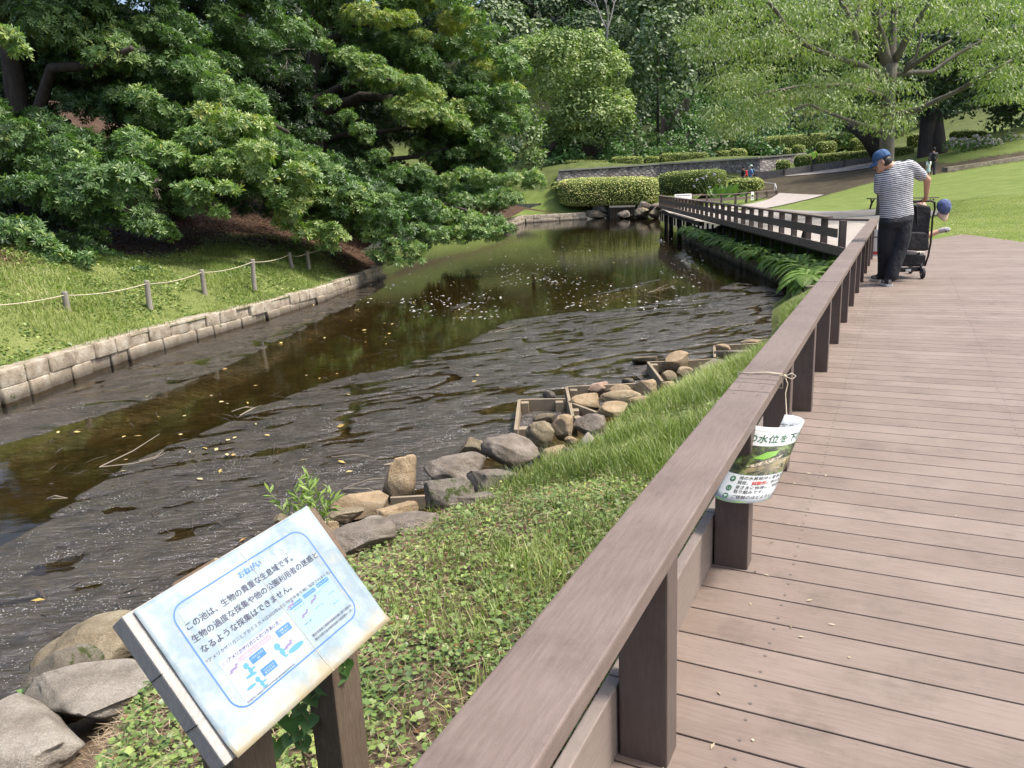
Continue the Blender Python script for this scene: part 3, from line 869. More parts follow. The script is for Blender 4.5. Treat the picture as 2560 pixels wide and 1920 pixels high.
for q in (.38, .72):
    b.box(sp(-.02, SH * q, -.026), (.003, .0015, .047), e1, e2, sn)
b.build("crack", M_dark, board)
# paper, a slightly wavy sheet with thickness
def wav(x, y): return .0012 * math.sin(x * 31 + y * 9) * math.sin(y * 23) + (.012 * max(0, (x - .40) / .06) ** 2 * (1 if x > .4 else 0)) + .006 * max(0, (y - .30) / .03)
b = MB(); NX, NY = 40, 28
vs = [sp(SW * i / NX, SH * j / NY, .001 + wav(SW * i / NX, SH * j / NY)) for j in range(NY + 1) for i in range(NX + 1)]
b.add(vs, [(j * (NX + 1) + i, (j + 1) * (NX + 1) + i, (j + 1) * (NX + 1) + i + 1, j * (NX + 1) + i + 1) for j in range(NY) for i in range(NX)])
paper = b.build("paper_sheet", M_paper, sign, smooth=True)
sm = paper.modifiers.new("t", 'SOLIDIFY'); sm.thickness = .0016; sm.offset = -1
def smap(lift): return lambda x, y: sp(x, y, .0029 + lift * .6 + wav(x, y))
def tmap(lift): return lambda x, y: sp(x, -y, .0029 + lift * .6 + wav(x, -y))
U_, V_ = SW, SH
def rrect(x0, y0, x1, y1, r, n=7):
    pts = []
    for cx_, cy_, a0 in ((x1 - r, y0 + r, -90), (x1 - r, y1 - r, 0), (x0 + r, y1 - r, 90), (x0 + r, y0 + r, 180)):
        for i in range(n + 1):
            a = math.radians(a0 + 90 * i / n); pts.append((cx_ + r * math.cos(a), cy_ + r * math.sin(a)))
    return pts
def fill(mb, pts, lift, fm=None):
    fm = fm or smap(lift)
    c_ = (sum(p[0] for p in pts) / len(pts), sum(p[1] for p in pts) / len(pts))
    q = [fm(*p) for p in pts] + [fm(*c_)]
    mb.add(q, [(i, (i + 1) % len(pts), len(pts)) for i in range(len(pts))])
def patch(mb, x0, y0, x1, y1, lift, n=8):
    fm = smap(lift)
    q = [fm(x0 + (x1 - x0) * i / n, y0 + (y1 - y0) * j / n) for j in range(n + 1) for i in range(n + 1)]
    mb.add(q, [(j * (n + 1) + i, j * (n + 1) + i + 1, (j + 1) * (n + 1) + i + 1, (j + 1) * (n + 1) + i) for j in range(n) for i in range(n)])
I_blue = mat_plain("frame_blue", (.035, .13, .38), .4); I_navy = mat_plain("navy_ink", (.045, .05, .10), .5); I_cyan = mat_plain("title_blue", (.03, .18, .45), .4)
I_lilac = mat_plain("panel_lilac", (.30, .33, .43), .4); I_aqua = mat_plain("panel_aqua", (.22, .38, .46), .4); I_box = mat_plain("box_blue", (.03, .14, .42), .4)
I_pink = mat_plain("banner_pink", (.72, .22, .28), .4); I_fig = mat_plain("figure_blue", (.055, .22, .38), .4); I_ghost = mat_plain("faded_ghost", (.25, .335, .37), .4); I_gw = mat_plain("ghost_white", (.42, .46, .46), .4)
I_cray = mat_plain("crayfish_ink", (.16, .13, .24), .5); I_stain = mat_plain("yellow_stain", (.46, .36, .18), .4); I_fold = mat_plain("fold_line", (.34, .33, .28), .5)
b = MB()
o_, i_ = rrect(.107 * U_, .098 * V_, .905 * U_, .825 * V_, .034), rrect(.107 * U_ + .003, .098 * V_ + .003, .905 * U_ - .003, .825 * V_ - .003, .031)
# frame line, subdivided so that it follows the sheet
def ringline(mb, A, B, lift, k=6):
    fm = smap(lift); n_ = len(A); vs, fs = [], []
    for i in range(n_):
        for j in range(k):
            t = j / k
            for Q in (A, B):
                p_, q_ = Q[i], Q[(i + 1) % n_]
                vs.append(fm(p_[0] + (q_[0] - p_[0]) * t, p_[1] + (q_[1] - p_[1]) * t))
    N = n_ * k
    mb.add(vs, [(2 * i, 2 * i + 1, (2 * i + 3) % (2 * N), (2 * i + 2) % (2 * N)) for i in range(N)])
ringline(b, o_, i_, .0005); b.build("frame_line", I_blue, sign, fixn=False)
b = MB(); patch(b, .16 * U_, .52 * V_, .555 * U_, .80 * V_, .0002); b.build("left_panel", I_lilac, sign, fixn=False)
b = MB(); patch(b, .575 * U_, .48 * V_, .875 * U_, .715 * V_, .0002); b.build("right_panel", I_aqua, sign, fixn=False)
b = MB()
patch(b, .145 * U_, .135 * V_, .37 * U_, .22 * V_, .0001)
b.build("faded_patch", I_ghost, sign, fixn=False)
b = MB(); put_text(b, "みんな", .026, tmap(.0004), .17 * U_, -.215 * V_); put_text(b, "いっしょ", .02, tmap(.0004), .60 * U_, -.19 * V_); b.build("faded_lettering", I_gw, sign, fixn=False)
b = MB(); put_text(b, "おねがい", .016, tmap(.0006), .465 * U_, -.175 * V_, .064, bold=.0004); b.build("title_lettering", I_cyan, sign, fixn=False)
b = MB()
put_text(b, "この池は、生物の貴重な生息域です。", .0165, tmap(.0007), .13 * U_, -.262 * V_, .63 * U_, bold=.0004)
put_text(b, "生物の過度な採集や他の公園利用者の迷惑と", .0165, tmap(.0007), .125 * U_, -.342 * V_, .765 * U_, bold=.0004)
put_text(b, "なるような採集はできません。", .0165, tmap(.0007), .13 * U_, -.42 * V_, .53 * U_, bold=.0004)
put_text(b, "*アメリカザリガニとアカミミガメは2023年6月に特定外来生物に指定されました。", .009, tmap(.0007), .123 * U_, -.482 * V_, .775 * U_)
put_text(b, "アメリカザリガニとのつきあい方", .0095, tmap(.0007), .20 * U_, -.55 * V_, .30 * U_, bold=.0003)
put_text(b, "横浜市南部公園緑地事務所都心部公園担当", .0072, tmap(.0007), .60 * U_, -.752 * V_, .28 * U_)
put_text(b, "横浜市緑の協会根岸森林公園管理センター", .0072, tmap(.0007), .60 * U_, -.782 * V_, .28 * U_)
put_text(b, "引用元: https://www.env.go.jp/nature/intro/", .005, tmap(.0007), .165 * U_, -.808 * V_, .28 * U_)
for i, (x, y) in enumerate([(.60, .545), (.60, .66), (.70, .545), (.70, .62), (.80, .53), (.80, .60), (.80, .67)]):
    put_text(b, ["池や川に放さない", "死ぬまで飼う", "水そうの水もそのまま", "流さないでね", "ふたをして飼う", "人にあげない", "逃がさない"][i], .0042, tmap(.0007), x * U_, -y * V_)
b.build("lettering", I_navy, sign, fixn=False)
b = MB(); fill(b, rrect(.24 * U_, .562 * V_, .43 * U_, .592 * V_, .0045), .0005); b.build("banner", I_pink, sign, fixn=False)
b = MB()
for x, y in ((.324, .625), (.335, .725), (.50, .597)):
    fill(b, rrect((x - .042) * U_, (y - .024) * V_, (x + .042) * U_, (y + .024) * V_, .0012), .0005)
for x, y in ((.625, .512), (.722, .507), (.822, .502)):
    fill(b, rrect((x - .044) * U_, (y - .014) * V_, (x + .044) * U_, (y + .014) * V_, .0035), .0005)
b.build("caption_box", I_box, sign, fixn=False)
b = MB()
put_text(b, "一度飼ったら放さない!", .0062, tmap(.0009), .335 * U_, -.585 * V_, .17 * U_, 'C')
for s_, x, y in (("つかまえるのは", .324, .622), ("OK", .324, .64), ("ペットとして", .335, .722), ("飼うのも OK", .335, .74), ("一度飼ったら", .50, .594), ("放さない!", .50, .612), ("Q1. 飼ってもいいの?", .625, .517), ("Q2. どうしたらいい?", .722, .512), ("Q3. 放したらダメ?", .822, .507)):
    put_text(b, s_, .0046, tmap(.0009), x * U_, -y * V_, None, 'C')
b.build("caption_lettering", I_gw, sign, fixn=False)
b = MB()
def disc(mb, x, y, rx, ry, lift, n_=14): fill(mb, [(x * U_ + rx * math.cos(2 * math.pi * i / n_), y * V_ + ry * math.sin(2 * math.pi * i / n_)) for i in range(n_)], lift)
for x, y, s_ in ((.252, .63, 1.0), (.425, .655, 1.2), (.262, .735, .9)):
    disc(b, x, y, .0062 * s_, .0062 * s_, .0006); disc(b, x + .006, y + .038 * s_, .0045 * s_, .0082 * s_, .0006); disc(b, x + .022, y + .035 * s_, .006 * s_, .002 * s_, .0006); disc(b, x + .012, y + .066 * s_, .006, .002, .0006)
disc(b, .50, .73, .022, .006, .0005); disc(b, .22, .745, .012, .003, .0005); disc(b, .245, .69, .012, .003, .0005)
b.build("figure", I_fig, sign, fixn=False)
b = MB()
for x, y in ((.20, .60), (.475, .69), (.60, .50), (.635, .60), (.72, .56)):
    disc(b, x, y, .010, .0028, .0007, 9); disc(b, x + .02, y - .012, .004, .0026, .0007, 8); disc(b, x - .018, y + .01, .005, .0018, .0007, 8)
for x in (.185, .505): put_text(b, "((  ))", .008, tmap(.0008), x * U_, -.548 * V_, None, 'C')
b.build("crayfish_drawing", I_cray, sign, fixn=False)
b = MB()
for i in range(12):
    t = i / 12
    x0, x1 = (.545 + .035 * t) * U_, (.545 + .035 * (t + 1 / 12)) * U_
    b.add([smap(.0009)(x0, t * V_), smap(.0009)(x0 + .0012, t * V_), smap(.0009)(x1 + .0012, (t + 1 / 12) * V_), smap(.0009)(x1, (t + 1 / 12) * V_)], [(0, 1, 2, 3)])
for pts in ([(.72, .13), (.745, .17), (.75, .22), (.735, .25), (.76, .30)], [(.64, .10), (.74, .12), (.86, .17)], [(.86, .35), (.95, .40)]):
    for (a, c_), (d, e) in zip(pts[:-1], pts[1:]):
        b.add([smap(.0009)(a * U_, c_ * V_), smap(.0009)(a * U_ + .001, c_ * V_ + .0004), smap(.0009)(d * U_ + .001, e * V_ + .0004), smap(.0009)(d * U_, e * V_)], [(0, 1, 2, 3)])
b.build("crease", I_fold, sign, fixn=False)
for (x, y, Y, r) in ((590, 1845, 1.43, .056), (842, 1765, 1.70, .05)):
    q = aty(x, y, Y)
    b = MB(); b.cbox([q[0], q[1], .02], (2 * r, 2 * r * .9, 1.05), e1 * [1, 1, 0], np.cross([0, 0, 1], e1 * [1, 1, 0]), b=.006)
    zt = (sp(SW / 2, SH / 2) + e1 * ((q - sp(SW / 2, SH / 2)) @ e1))
    b.v = [(vx, vy, min(vz, 99)) for vx, vy, vz in b.v]
    # cut the post top along the back of the board
    nv = []
    for vx, vy, vz in b.v:
        if vz > 0.3:
            # height where the vertical line meets the plane behind the board
            p0 = sp(0, 0, -.056)
            vz = (sn @ p0 - sn[0] * vx - sn[1] * vy) / sn[2]
        nv.append((vx, vy, vz))
    b.v = nv
    b.build("post", M_brown_wood, sign)

# ------------------------------------------------------------------ curled leaflet tied to the railing
leaf_T, leaf_B = aty(1914, 1052, 2.66), aty(1856, 1236, 2.47)
lx = nrm(leaf_T - leaf_B); LH = np.linalg.norm(leaf_T - leaf_B)
lr = nrm([.95, -.30, .05]); la = nrm([.30, .95, .06])
A0, A1 = math.radians(196), math.radians(430)
def lpos(u, v, off=0.0):
    """u across the sheet, v up the sheet, off outward"""
    a = A0 + (A1 - A0) * u
    r1, r2 = .098 - .0 * v + off, .07 + off
    c_ = leaf_B + lx * (LH * v) + lr * (.035 * v)
    return c_ + lr * (r1 * math.cos(a)) + la * (r2 * math.sin(a))
LWD = .36
leaflet = empty("leaflet", leaf_B, "curled white leaflet in Japanese with a pond picture tied under the railing", "leaflet")
b = MB(); NX, NY = 48, 10
b.add([lpos(i / NX, j / NY) for j in range(NY + 1) for i in range(NX + 1)], [(j * (NX + 1) + i, j * (NX + 1) + i + 1, (j + 1) * (NX + 1) + i + 1, (j + 1) * (NX + 1) + i) for j in range(NY) for i in range(NX)])
sh = b.build("sheet", mat_plain("leaflet_paper", (.52, .545, .545), .4), leaflet, smooth=True)
sm = sh.modifiers.new("t", 'SOLIDIFY'); sm.thickness = .0005; sm.offset = 0
def lm(off): return lambda x, y: lpos(x / LWD, y / LH, off * 2.2)
def lrect(mb, x0, y0, x1, y1, off, n_=16):
    fm = lm(off)
    q = [fm(x0 + (x1 - x0) * i / n_, y) for y in (y0, y1) for i in range(n_ + 1)]
    mb.add(q, [(i, i + 1, n_ + 2 + i, n_ + 1 + i) for i in range(n_)])
def lpoly(mb, pts, off, k=5, rings=4):
    fm = lm(off); c_ = np.array([sum(p[0] for p in pts) / len(pts), sum(p[1] for p in pts) / len(pts)])
    B_ = []
    for p, q in zip(pts, list(pts[1:]) + [pts[0]]):
        B_ += [np.array(p) + (np.array(q) - np.array(p)) * i / k for i in range(k)]
    n_ = len(B_); vs = [fm(*c_)]
    for r_ in range(1, rings + 1): vs += [fm(*(c_ + (p - c_) * r_ / rings)) for p in B_]
    fs = [(0, 1 + i, 1 + (i + 1) % n_) for i in range(n_)]
    for r_ in range(rings - 1):
        o0, o1 = 1 + r_ * n_, 1 + (r_ + 1) * n_
        fs += [(o0 + i, o1 + i, o1 + (i + 1) % n_, o0 + (i + 1) % n_) for i in range(n_)]
    mb.add(vs, fs)
I_dgreen = mat_plain("dark_green_ink", (.045, .13, .06), .5); I_lgreen = mat_plain("leaf_green_ink", (.13, .28, .05), .5); I_text = mat_plain("text_ink", (.05, .05, .05), .5); I_red = mat_plain("red_text", (.6, .06, .03), .5)
b = MB(); put_text(b, "池の水位を下げています", LH * .115, lm(.0013), .01, LH * .80, .35, bold=.0008); b.build("title_lettering", I_dgreen, leaflet, fixn=False)
b = MB(); put_text(b, "池の水位を下げています", LH * .115, lm(-.0016), .01, LH * .80, .35, bold=.0008); b.build("show_through_lettering", mat_plain("grey_ink", (.25, .26, .26), .5), leaflet, fixn=False)
b = MB(); lrect(b, .012, LH * .945, .35, LH * .948, .0012, 40); lrect(b, .012, LH * .03, .0135, LH * .945, .0012, 2); b.build("border_line", I_text, leaflet, fixn=False)
m, n, bs, o = nodes("leaflet_picture")
v = coords(n)
c = ramp(n, noise(n, 30, 5, .65, v), [(.35, (.012, .014, .010)), (.5, (.05, .06, .025)), (.62, (.14, .20, .06))])
n.links.new(c, bs.inputs["Base Color"]); bs.inputs["Roughness"].default_value = .35
b = MB(); lrect(b, 0.0, LH * .36, .36, LH * .745, .0009, 40); b.build("picture", m, leaflet, fixn=False)
b = MB(); lpoly(b, [(.085, LH * .58), (.12, LH * .67), (.155, LH * .685), (.15, LH * .62), (.12, LH * .57)], .0014); b.build("picture_bank", mat_plain("picture_grass", (.16, .36, .04), .4), leaflet, fixn=False)
b = MB(); lpoly(b, [(.075, LH * .47), (.12, LH * .55), (.175, LH * .62), (.165, LH * .56), (.13, LH * .50), (.09, LH * .46)], .0015); b.build("picture_stones", mat_noise("picture_stone", [(.4, (.12, .10, .07)), (.6, (.5, .43, .32))], 160, .4, 0), leaflet, fixn=False)
b = MB(); lpoly(b, [(.065, LH * .365), (.085, LH * .45), (.13, LH * .49), (.17, LH * .56), (.24, LH * .58), (.26, LH * .365)], .0012); b.build("picture_water", mat_noise("picture_mud", [(.4, (.11, .095, .07)), (.6, (.24, .20, .10))], 25, .4, 0), leaflet, fixn=False)
b = MB()
for y in (.295, .175, .075):
    lpoly(b, [(.052 + .0105 * math.cos(t), LH * y + .0105 * math.sin(t)) for t in np.linspace(0, 2 * math.pi, 18)[:-1]], .0012)
b.build("icon_disc", I_dgreen, leaflet, fixn=False)
b = MB()
lpoly(b, [(.052, LH * .295 + .007), (.0565, LH * .295 - .001), (.052, LH * .295 - .005), (.0475, LH * .295 - .001)], .0016)
for dx in (-.003, .003): lpoly(b, [(.052 + dx - .001, LH * .175 - .006), (.052 + dx + .0015, LH * .175 - .006), (.052 + dx * 1.7, LH * .175 + .006)], .0016)
lpoly(b, [(.052, LH * .075 - .006), (.0585, LH * .075 + .002), (.055, LH * .075 + .0055), (.052, LH * .075 + .003), (.049, LH * .075 + .0055), (.0455, LH * .075 + .002)], .0016)
b.build("icon", I_gw, leaflet, fixn=False)
b = MB()
for s_, y in (("池の水質維持と夏季の高水温対策のため、", .305), ("現在、試験的に池の水位を下げています。", .245), ("皆さまに快適にご利用いただくための", .185), ("取り組みです。", .13), ("ご理解のほどよろしくお願いします。", .062)):
    put_text(b, s_, LH * .046, lm(.0013), .072, LH * y, None, bold=.0003)
b.build("lettering", I_text, leaflet, fixn=False)
b = MB(); put_text(b, "試験的", LH * .046, lm(.0017), .072 + LH * .046 * 3, LH * .245, None, bold=.0005); b.build("red_lettering", I_red, leaflet, fixn=False)
b = MB()
pts = [(.016, LH * .005), (.016, LH * .03), (.030, LH * .055), (.038, LH * .03), (.044, LH * .045), (.05, LH * .03), (.08, LH * .028), (.10, LH * .045), (.12, LH * .03), (.2, LH * .05), (.34, LH * .06), (.34, LH * .005)]
fm = lm(.0012)
for (xa, ya), (xb, yb) in zip(pts[1:-2], pts[2:-1]):
    b.add([fm(xa, LH * .012), fm(xb, LH * .012), fm(xb, max(yb - .0, LH * .02) * .6), fm(xa, max(ya, LH * .02) * .6)], [(0, 1, 2, 3)])
b.build("tree_line", I_lgreen, leaflet, fixn=False)
M_string = mat_noise("twine", [(.3, (.42, .36, .25)), (.7, (.58, .52, .40))], 60, .9, .3)
sg_ = empty("string", rl(2.42, 0, RH), "pale twine looped round the railing top and knotted above the leaflet", "string")
b = MB()
rt = RH + .004
loop = [rl(2.45, -.09, rt), rl(2.44, -.04, rt + .001), rl(2.46, .02, rt + .003), rl(2.45, .075, rt + .003), rl(2.445, .092, rt - .004), rl(2.44, .094, RH - .05), rl(2.44, .0, RH - RT - .004), rl(2.45, -.09, RH - RT), rl(2.45, -.093, RH - .02), rl(2.45, -.09, rt)]
b.tube(loop, .0028, 6)
b.tube([rl(2.455, -.02, rt + .003), rl(2.462, .03, rt + .006), rl(2.45, .09, rt + .004)], .0026, 6)
b.build("loop", M_string, sg_, smooth=True)
b = MB()
k0 = rl(2.445, .1, RH)
b.ell(k0, (.008, .008, .008))
b.tube([k0, k0 + [.03, .0, .012], k0 + [.045, -.005, 0], k0 + [.03, -.008, -.012], k0], .0026, 6)
b.tube([k0, k0 + [.01, -.01, -.03], k0 + [0, -.015, -.07], lpos(.98, 1.0) + np.array([0, 0, -.01])], .0024, 6)
b.build("knot", M_string, sg_, smooth=True)

# ------------------------------------------------------------------ rocks
def icos(sub):
    bm = bmesh.new(); bmesh.ops.create_icosphere(bm, subdivisions=sub, radius=1)
    bm.verts.index_update()
    v = np.array([p.co[:] for p in bm.verts]); f = np.array([[q.index for q in p.verts] for p in bm.faces]); bm.free()
    return v, f
IC4, IC3 = icos(5), icos(4)
def rock_shape(seed, dims, yaw, cuts=9, box=.78, ic=None, flat=None):
    rng = np.random.default_rng(seed)
    v, f = ic or IC4
    p = np.sign(v) * np.abs(v) ** box
    for _ in range(cuts):
        nn = nrm(rng.normal(size=3) * [1, 1, .8]); d = rng.uniform(.55, .86)
        over = p @ nn - d
        p = p - np.where(over > 0, over, 0)[:, None] * nn * .97
    if flat: 
        over = p[:, 2] - flat
        p[:, 2] -= np.where(over > 0, over, 0) * .85
    q = p * 1.7 + seed * 3.1
    nz = (fbm(q[:, 0] + q[:, 2], q[:, 1] - q[:, 2], seed, 4) - .5) * .22 + (fbm(q[:, 0] * 4 + q[:, 2] * 3, q[:, 1] * 4 - q[:, 2] * 3, seed + 3, 3) - .5) * .05
    p = p * (1 + nz[:, None])
    p = p * np.array(dims) / 2
    c, s = math.cos(yaw), math.sin(yaw)
    return np.stack([p[:, 0] * c - p[:, 1] * s, p[:, 0] * s + p[:, 1] * c, p[:, 2]], 1), f
def rock_mat(name, a, b_, c_, moss=0.0):
    m, n, bs, o = nodes(name)
    v = coords(n)
    big = noise(n, 5, 6, .65, v); fine = noise(n, 110, 5, .75, v)
    c = ramp(n, big, [(.32, a), (.5, b_), (.68, c_)])
    c = mixc(n, .55, c, ramp(n, fine, [(.32, (.25, .25, .25)), (.5, (.8, .8, .8)), (.68, (1.25, 1.25, 1.25))]), 'MULTIPLY')
    g = n.nodes.new("ShaderNodeNewGeometry"); sp_ = n.nodes.new("ShaderNodeSeparateXYZ"); n.links.new(g.outputs["Position"], sp_.inputs[0])
    damp = n.nodes.new("ShaderNodeMapRange"); damp.inputs[1].default_value = WZ - .02; damp.inputs[2].default_value = WZ + .12; damp.inputs[3].default_value = .35; damp.inputs[4].default_value = 1.0
    n.links.new(math_(n, 'ADD', sp_.outputs["Z"], math_(n, 'MULTIPLY', big, -.1)), damp.inputs[0])
    c = mixc(n, 1.0, c, damp.outputs[0], 'MULTIPLY')
    if moss:
        k = n.nodes.new("ShaderNodeMapRange"); k.inputs[1].default_value = .62 - moss * .2; k.inputs[2].default_value = .70 - moss * .2; n.links.new(noise(n, 6.5, 5, .7, v), k.inputs[0])
        c = mixc(n, k.outputs[0], c, (.045, .06, .012))
    n.links.new(c, bs.inputs["Base Color"]); bs.inputs["Roughness"].default_value = .8; bs.inputs["Specular IOR Level"].default_value = .3
    bump(n, bs, math_(n, 'ADD', fine, math_(n, 'MULTIPLY', noise(n, 26, 6, .7, v), 1.6)), .8, .014)
    return m
RM = {'g': rock_mat("purple_grey_rock", (.125, .102, .08), (.21, .178, .145), (.31, .272, .23)), 't': rock_mat("tan_rock", (.24, .17, .10), (.38, .285, .175), (.50, .40, .27)),
      'o': rock_mat("olive_rock", (.15, .12, .075), (.25, .205, .135), (.36, .31, .215)), 'w': rock_mat("pale_rock", (.28, .25, .21), (.42, .38, .32), (.52, .48, .42)),
      'm': rock_mat("mossy_rock", (.10, .09, .07), (.17, .15, .12), (.25, .225, .19), .5), 'l': rock_mat("light_grey_rock", (.18, .155, .125), (.28, .25, .205), (.40, .365, .31)), 'p': rock_mat("pinkish_slab", (.30, .19, .14), (.40, .28, .21), (.48, .36, .28)), 'y': rock_mat("pale_tan_rock", (.26, .20, .12), (.38, .30, .19), (.48, .40, .28))}
def rock(x0, y0, x1, y1, kind, zb, label, seed, cuts=9, box=.78, dr=.75, yaw=None, flat=None, name="boulder", far=False):
    cx_ = (x0 + x1) / 2
    base = at(cx_, y1, zb)
    dist = np.linalg.norm(base - CAM)
    w = (x1 - x0) * dist / FOC
    hpx = (y1 - y0) * dist / FOC
    e = math.asin((CAM[2] - zb) / dist)
    D = w * dr
    H = (hpx - D * math.sin(e) * .8) / math.cos(e)
    if H < .35 * w: 
        H = max(.32 * w, H); D = max(.3 * w, (hpx - H * math.cos(e)) / max(math.sin(e), .05) / .8) if not far else D
        D = min(D, 1.3 * w)
    H = H * 1.04
    az = math.atan2(base[0], base[1])
    yw = -az + (yaw if yaw is not None else 0)
    V, Fc = rock_shape(seed, (w * 1.06, D, H * 1.25), yw, cuts, box, IC3 if dist > 9 else None, flat)
    fwd = np.array([math.sin(az), math.cos(az), 0])
    c_ = base + fwd * D * .47
    c_[2] = zb + H * .5 - H * .125
    me = mesh_np(name, V, [Fc], RM[kind], smooth=True)
    o = link(name, me); o.location = tuple(c_)
    return tag(o, label, "rock", "rocks edging the pond" if not far else "rocks on the far bank")
ROCKS = [
 (956, 1131, 1054, 1246, 't', -.98, "upright pale tan rock standing tallest at the water's edge", 11, 10, .7, .55, .25, .8),
 (1064, 1125, 1232, 1240, 'g', -.95, "big rounded purple-grey rock right of the upright tan rock", 12, 8, .8, .7, .4, None),
 (1145, 1084, 1236, 1150, 'o', -.98, "olive-brown rock behind the big purple-grey one, beside open mud", 13, 10, .8, .8, .3, None),
 (1212, 1068, 1356, 1175, 'g', -.94, "large flat-faced grey-brown rock with a diagonal crack", 14, 12, .7, .8, .5, .75),
 (1171, 1155, 1314, 1236, 'g', -.86, "dark grey overhanging rock touching the grass below the cracked rock", 15, 9, .7, .7, .0, .6),
 (1050, 1184, 1188, 1276, 'm', -.86, "grey-brown rock with moss on its left side", 16, 8, .85, .7, -.3, None),
 (1146, 1228, 1256, 1266, 'g', -.76, "low flat grey rock sunk in the grass edge", 17, 7, .8, .7, .1, .5),
 (838, 1223, 990, 1294, 't', -.96, "broad tan rock left of the upright rock, sloping to the water", 18, 9, .75, .7, .2, None),
 (912, 1257, 1048, 1308, 't', -.90, "flat reddish-tan slab between the timber edge and the dark rocks", 19, 10, .7, .7, .3, .6),
 (824, 1264, 914, 1310, 'o', -.90, "small grey-tan rock in front of the broad tan one", 20, 8, .8, .7, .0, None),
 (815, 1290, 996, 1400, 'g', -.74, "wide dark grey triangular rock just right of the notice sign", 21, 7, .85, .65, .4, .7),
 (942, 1270, 1104, 1344, 'g', -.80, "flat grey rock with a white lichen spot above the grass", 22, 8, .8, .8, .2, .5),
 (812, 1302, 852, 1340, 't', -.88, "small tan rock beside the timber edge behind the sign", 23, 8, .8, .8, .0, None),
 (686, 1284, 718, 1310, 'o', -.92, "little brown rock peeping above the sign by the leafy sprig", 24, 8, .8, .8, .0, None),
 (1318, 1048, 1397, 1117, 'o', -.92, "olive-grey rock with a scooped top below the first timber tray", 25, 11, .7, .7, .5, None),
 (1384, 1034, 1441, 1098, 't', -.93, "round orange-tan rock at the corner of the first timber tray", 26, 7, .95, .85, .0, None),
 (1324, 1032, 1398, 1060, 'o', -.97, "low dark tan rock lying inside the first timber tray", 27, 8, .85, .6, .2, None),
 (1351, 1104, 1419, 1159, 't', -.90, "round tan boulder low beside the cracked rock", 28, 6, .95, .8, .0, None),
 (1403, 1111, 1443, 1151, 'g', -.88, "small round grey rock right of the round tan boulder", 29, 6, .95, .8, .0, None),
 (1412, 1089, 1443, 1110, 't', -.92, "smallest tan stone wedged above the small grey rock", 30, 7, .9, .8, .0, None),
 (1442, 1078, 1500, 1146, 'w', -.86, "pale white-topped rock half hidden by grass blades", 31, 9, .8, .7, .2, None),
 (1436, 1032, 1526, 1090, 'g', -.92, "dark grey rounded rock below the second timber tray", 32, 7, .88, .7, .2, None),
 (1488, 1000, 1573, 1042, 't', -.90, "brown rock with grass over its front, right of the second tray corner", 33, 8, .85, .7, .1, None),
 (1424, 982, 1510, 1026, 't', -.95, "dark brown wedge-shaped rock inside the second timber tray", 34, 10, .75, .55, .4, None),
 (1460, 946, 1529, 990, 'p', -.97, "pinkish flat slab tilted up inside the second timber tray", 35, 13, .55, .45, .5, .55),
 (1510, 960, 1580, 990, 't', -.96, "tan rock behind the pinkish slab, by the long timber", 36, 8, .85, .7, .1, None),
 (1502, 975, 1601, 1010, 'y', -.92, "light sandy rock in the middle of the second tray group", 37, 8, .85, .7, .2, None),
 (1585, 946, 1655, 996, 't', -.94, "blocky tan rock where the long timber meets the third tray", 38, 10, .7, .75, .3, None),
 (1560, 991, 1630, 1014, 't', -.88, "low tan rock fringed by tall grass below the blocky rock", 39, 8, .85, .7, .1, None),
 (1652, 952, 1697, 980, 't', -.90, "brown rock with a dark hollow under the third timber tray", 40, 9, .8, .7, .1, None),
 (1658, 876, 1733, 930, 't', -.97, "large tan rock sitting across the back of the third timber tray", 41, 9, .8, .7, .3, None),
 (1654, 926, 1690, 956, 'y', -.97, "light round stone inside the third timber tray", 42, 6, .95, .8, .0, None),
 (1685, 917, 1733, 946, 'y', -.96, "light tan egg-shaped stone right of the round stone in the third tray", 43, 8, .85, .6, .4, None),
 (1726, 897, 1826, 944, 'g', -.90, "long dark grey rock right of the third timber tray", 44, 8, .8, .65, .1, None),
 (1789, 872, 1884, 902, 'g', -.95, "flat grey slab below the farthest timber tray", 45, 9, .7, .8, .1, .5),
 (1784, 860, 1824, 890, 't', -.98, "tan stone at the near corner of the farthest timber tray", 46, 8, .85, .7, .0, None),
 (1856, 846, 1914, 876, 't', -.97, "brown rock on the farthest tray, close to the railing top", 47, 7, .9, .7, .0, None),
 (1806, 903, 1868, 942, 'g', -.86, "grey rock beside the railing, half covered by dry grass", 48, 8, .85, .7, .1, None),
 (1584, 888, 1657, 911, 'o', -1.0, "flat rock lying out in the mud beyond the trays", 49, 9, .8, .7, .2, .5),
 (1358, 974, 1393, 998, 'g', -1.0, "dark pointed rock in the water left of the second tray", 50, 8, .8, .8, .0, None),
 (1554, 944, 1588, 963, 'g', -.99, "dark wet rock against the outer face of the long timber", 51, 8, .85, .8, .0, None),
 (1585, 938, 1609, 951, 'g', -1.0, "tiniest dark rock behind the blocky tan rock", 52, 7, .9, .8, .0, None),
 (133, 1566, 366, 1702, 'o', -.95, "large tan-grey rock left of the sign board at the mud edge", 53, 10, .75, 1.05, .3, None),
 (100, 1640, 260, 1780, 'm', -.93, "moss-flanked grey rock squeezed between two larger rocks", 54, 9, .75, .6, .2, None),
 (160, 1636, 394, 1850, 'l', -.80, "big flat-topped grey rock left of the sign's near post", 63, 10, .66, 1.4, .5, .42),
 (-90, 1768, 166, 1990, 'l', -.80, "flat speckled rock in the lower left corner", 64, 10, .66, 1.25, .1, .42),
]
for r in ROCKS:
    rock(*r[:8], cuts=r[8], box=r[9], dr=r[10], yaw=r[11], flat=r[12])
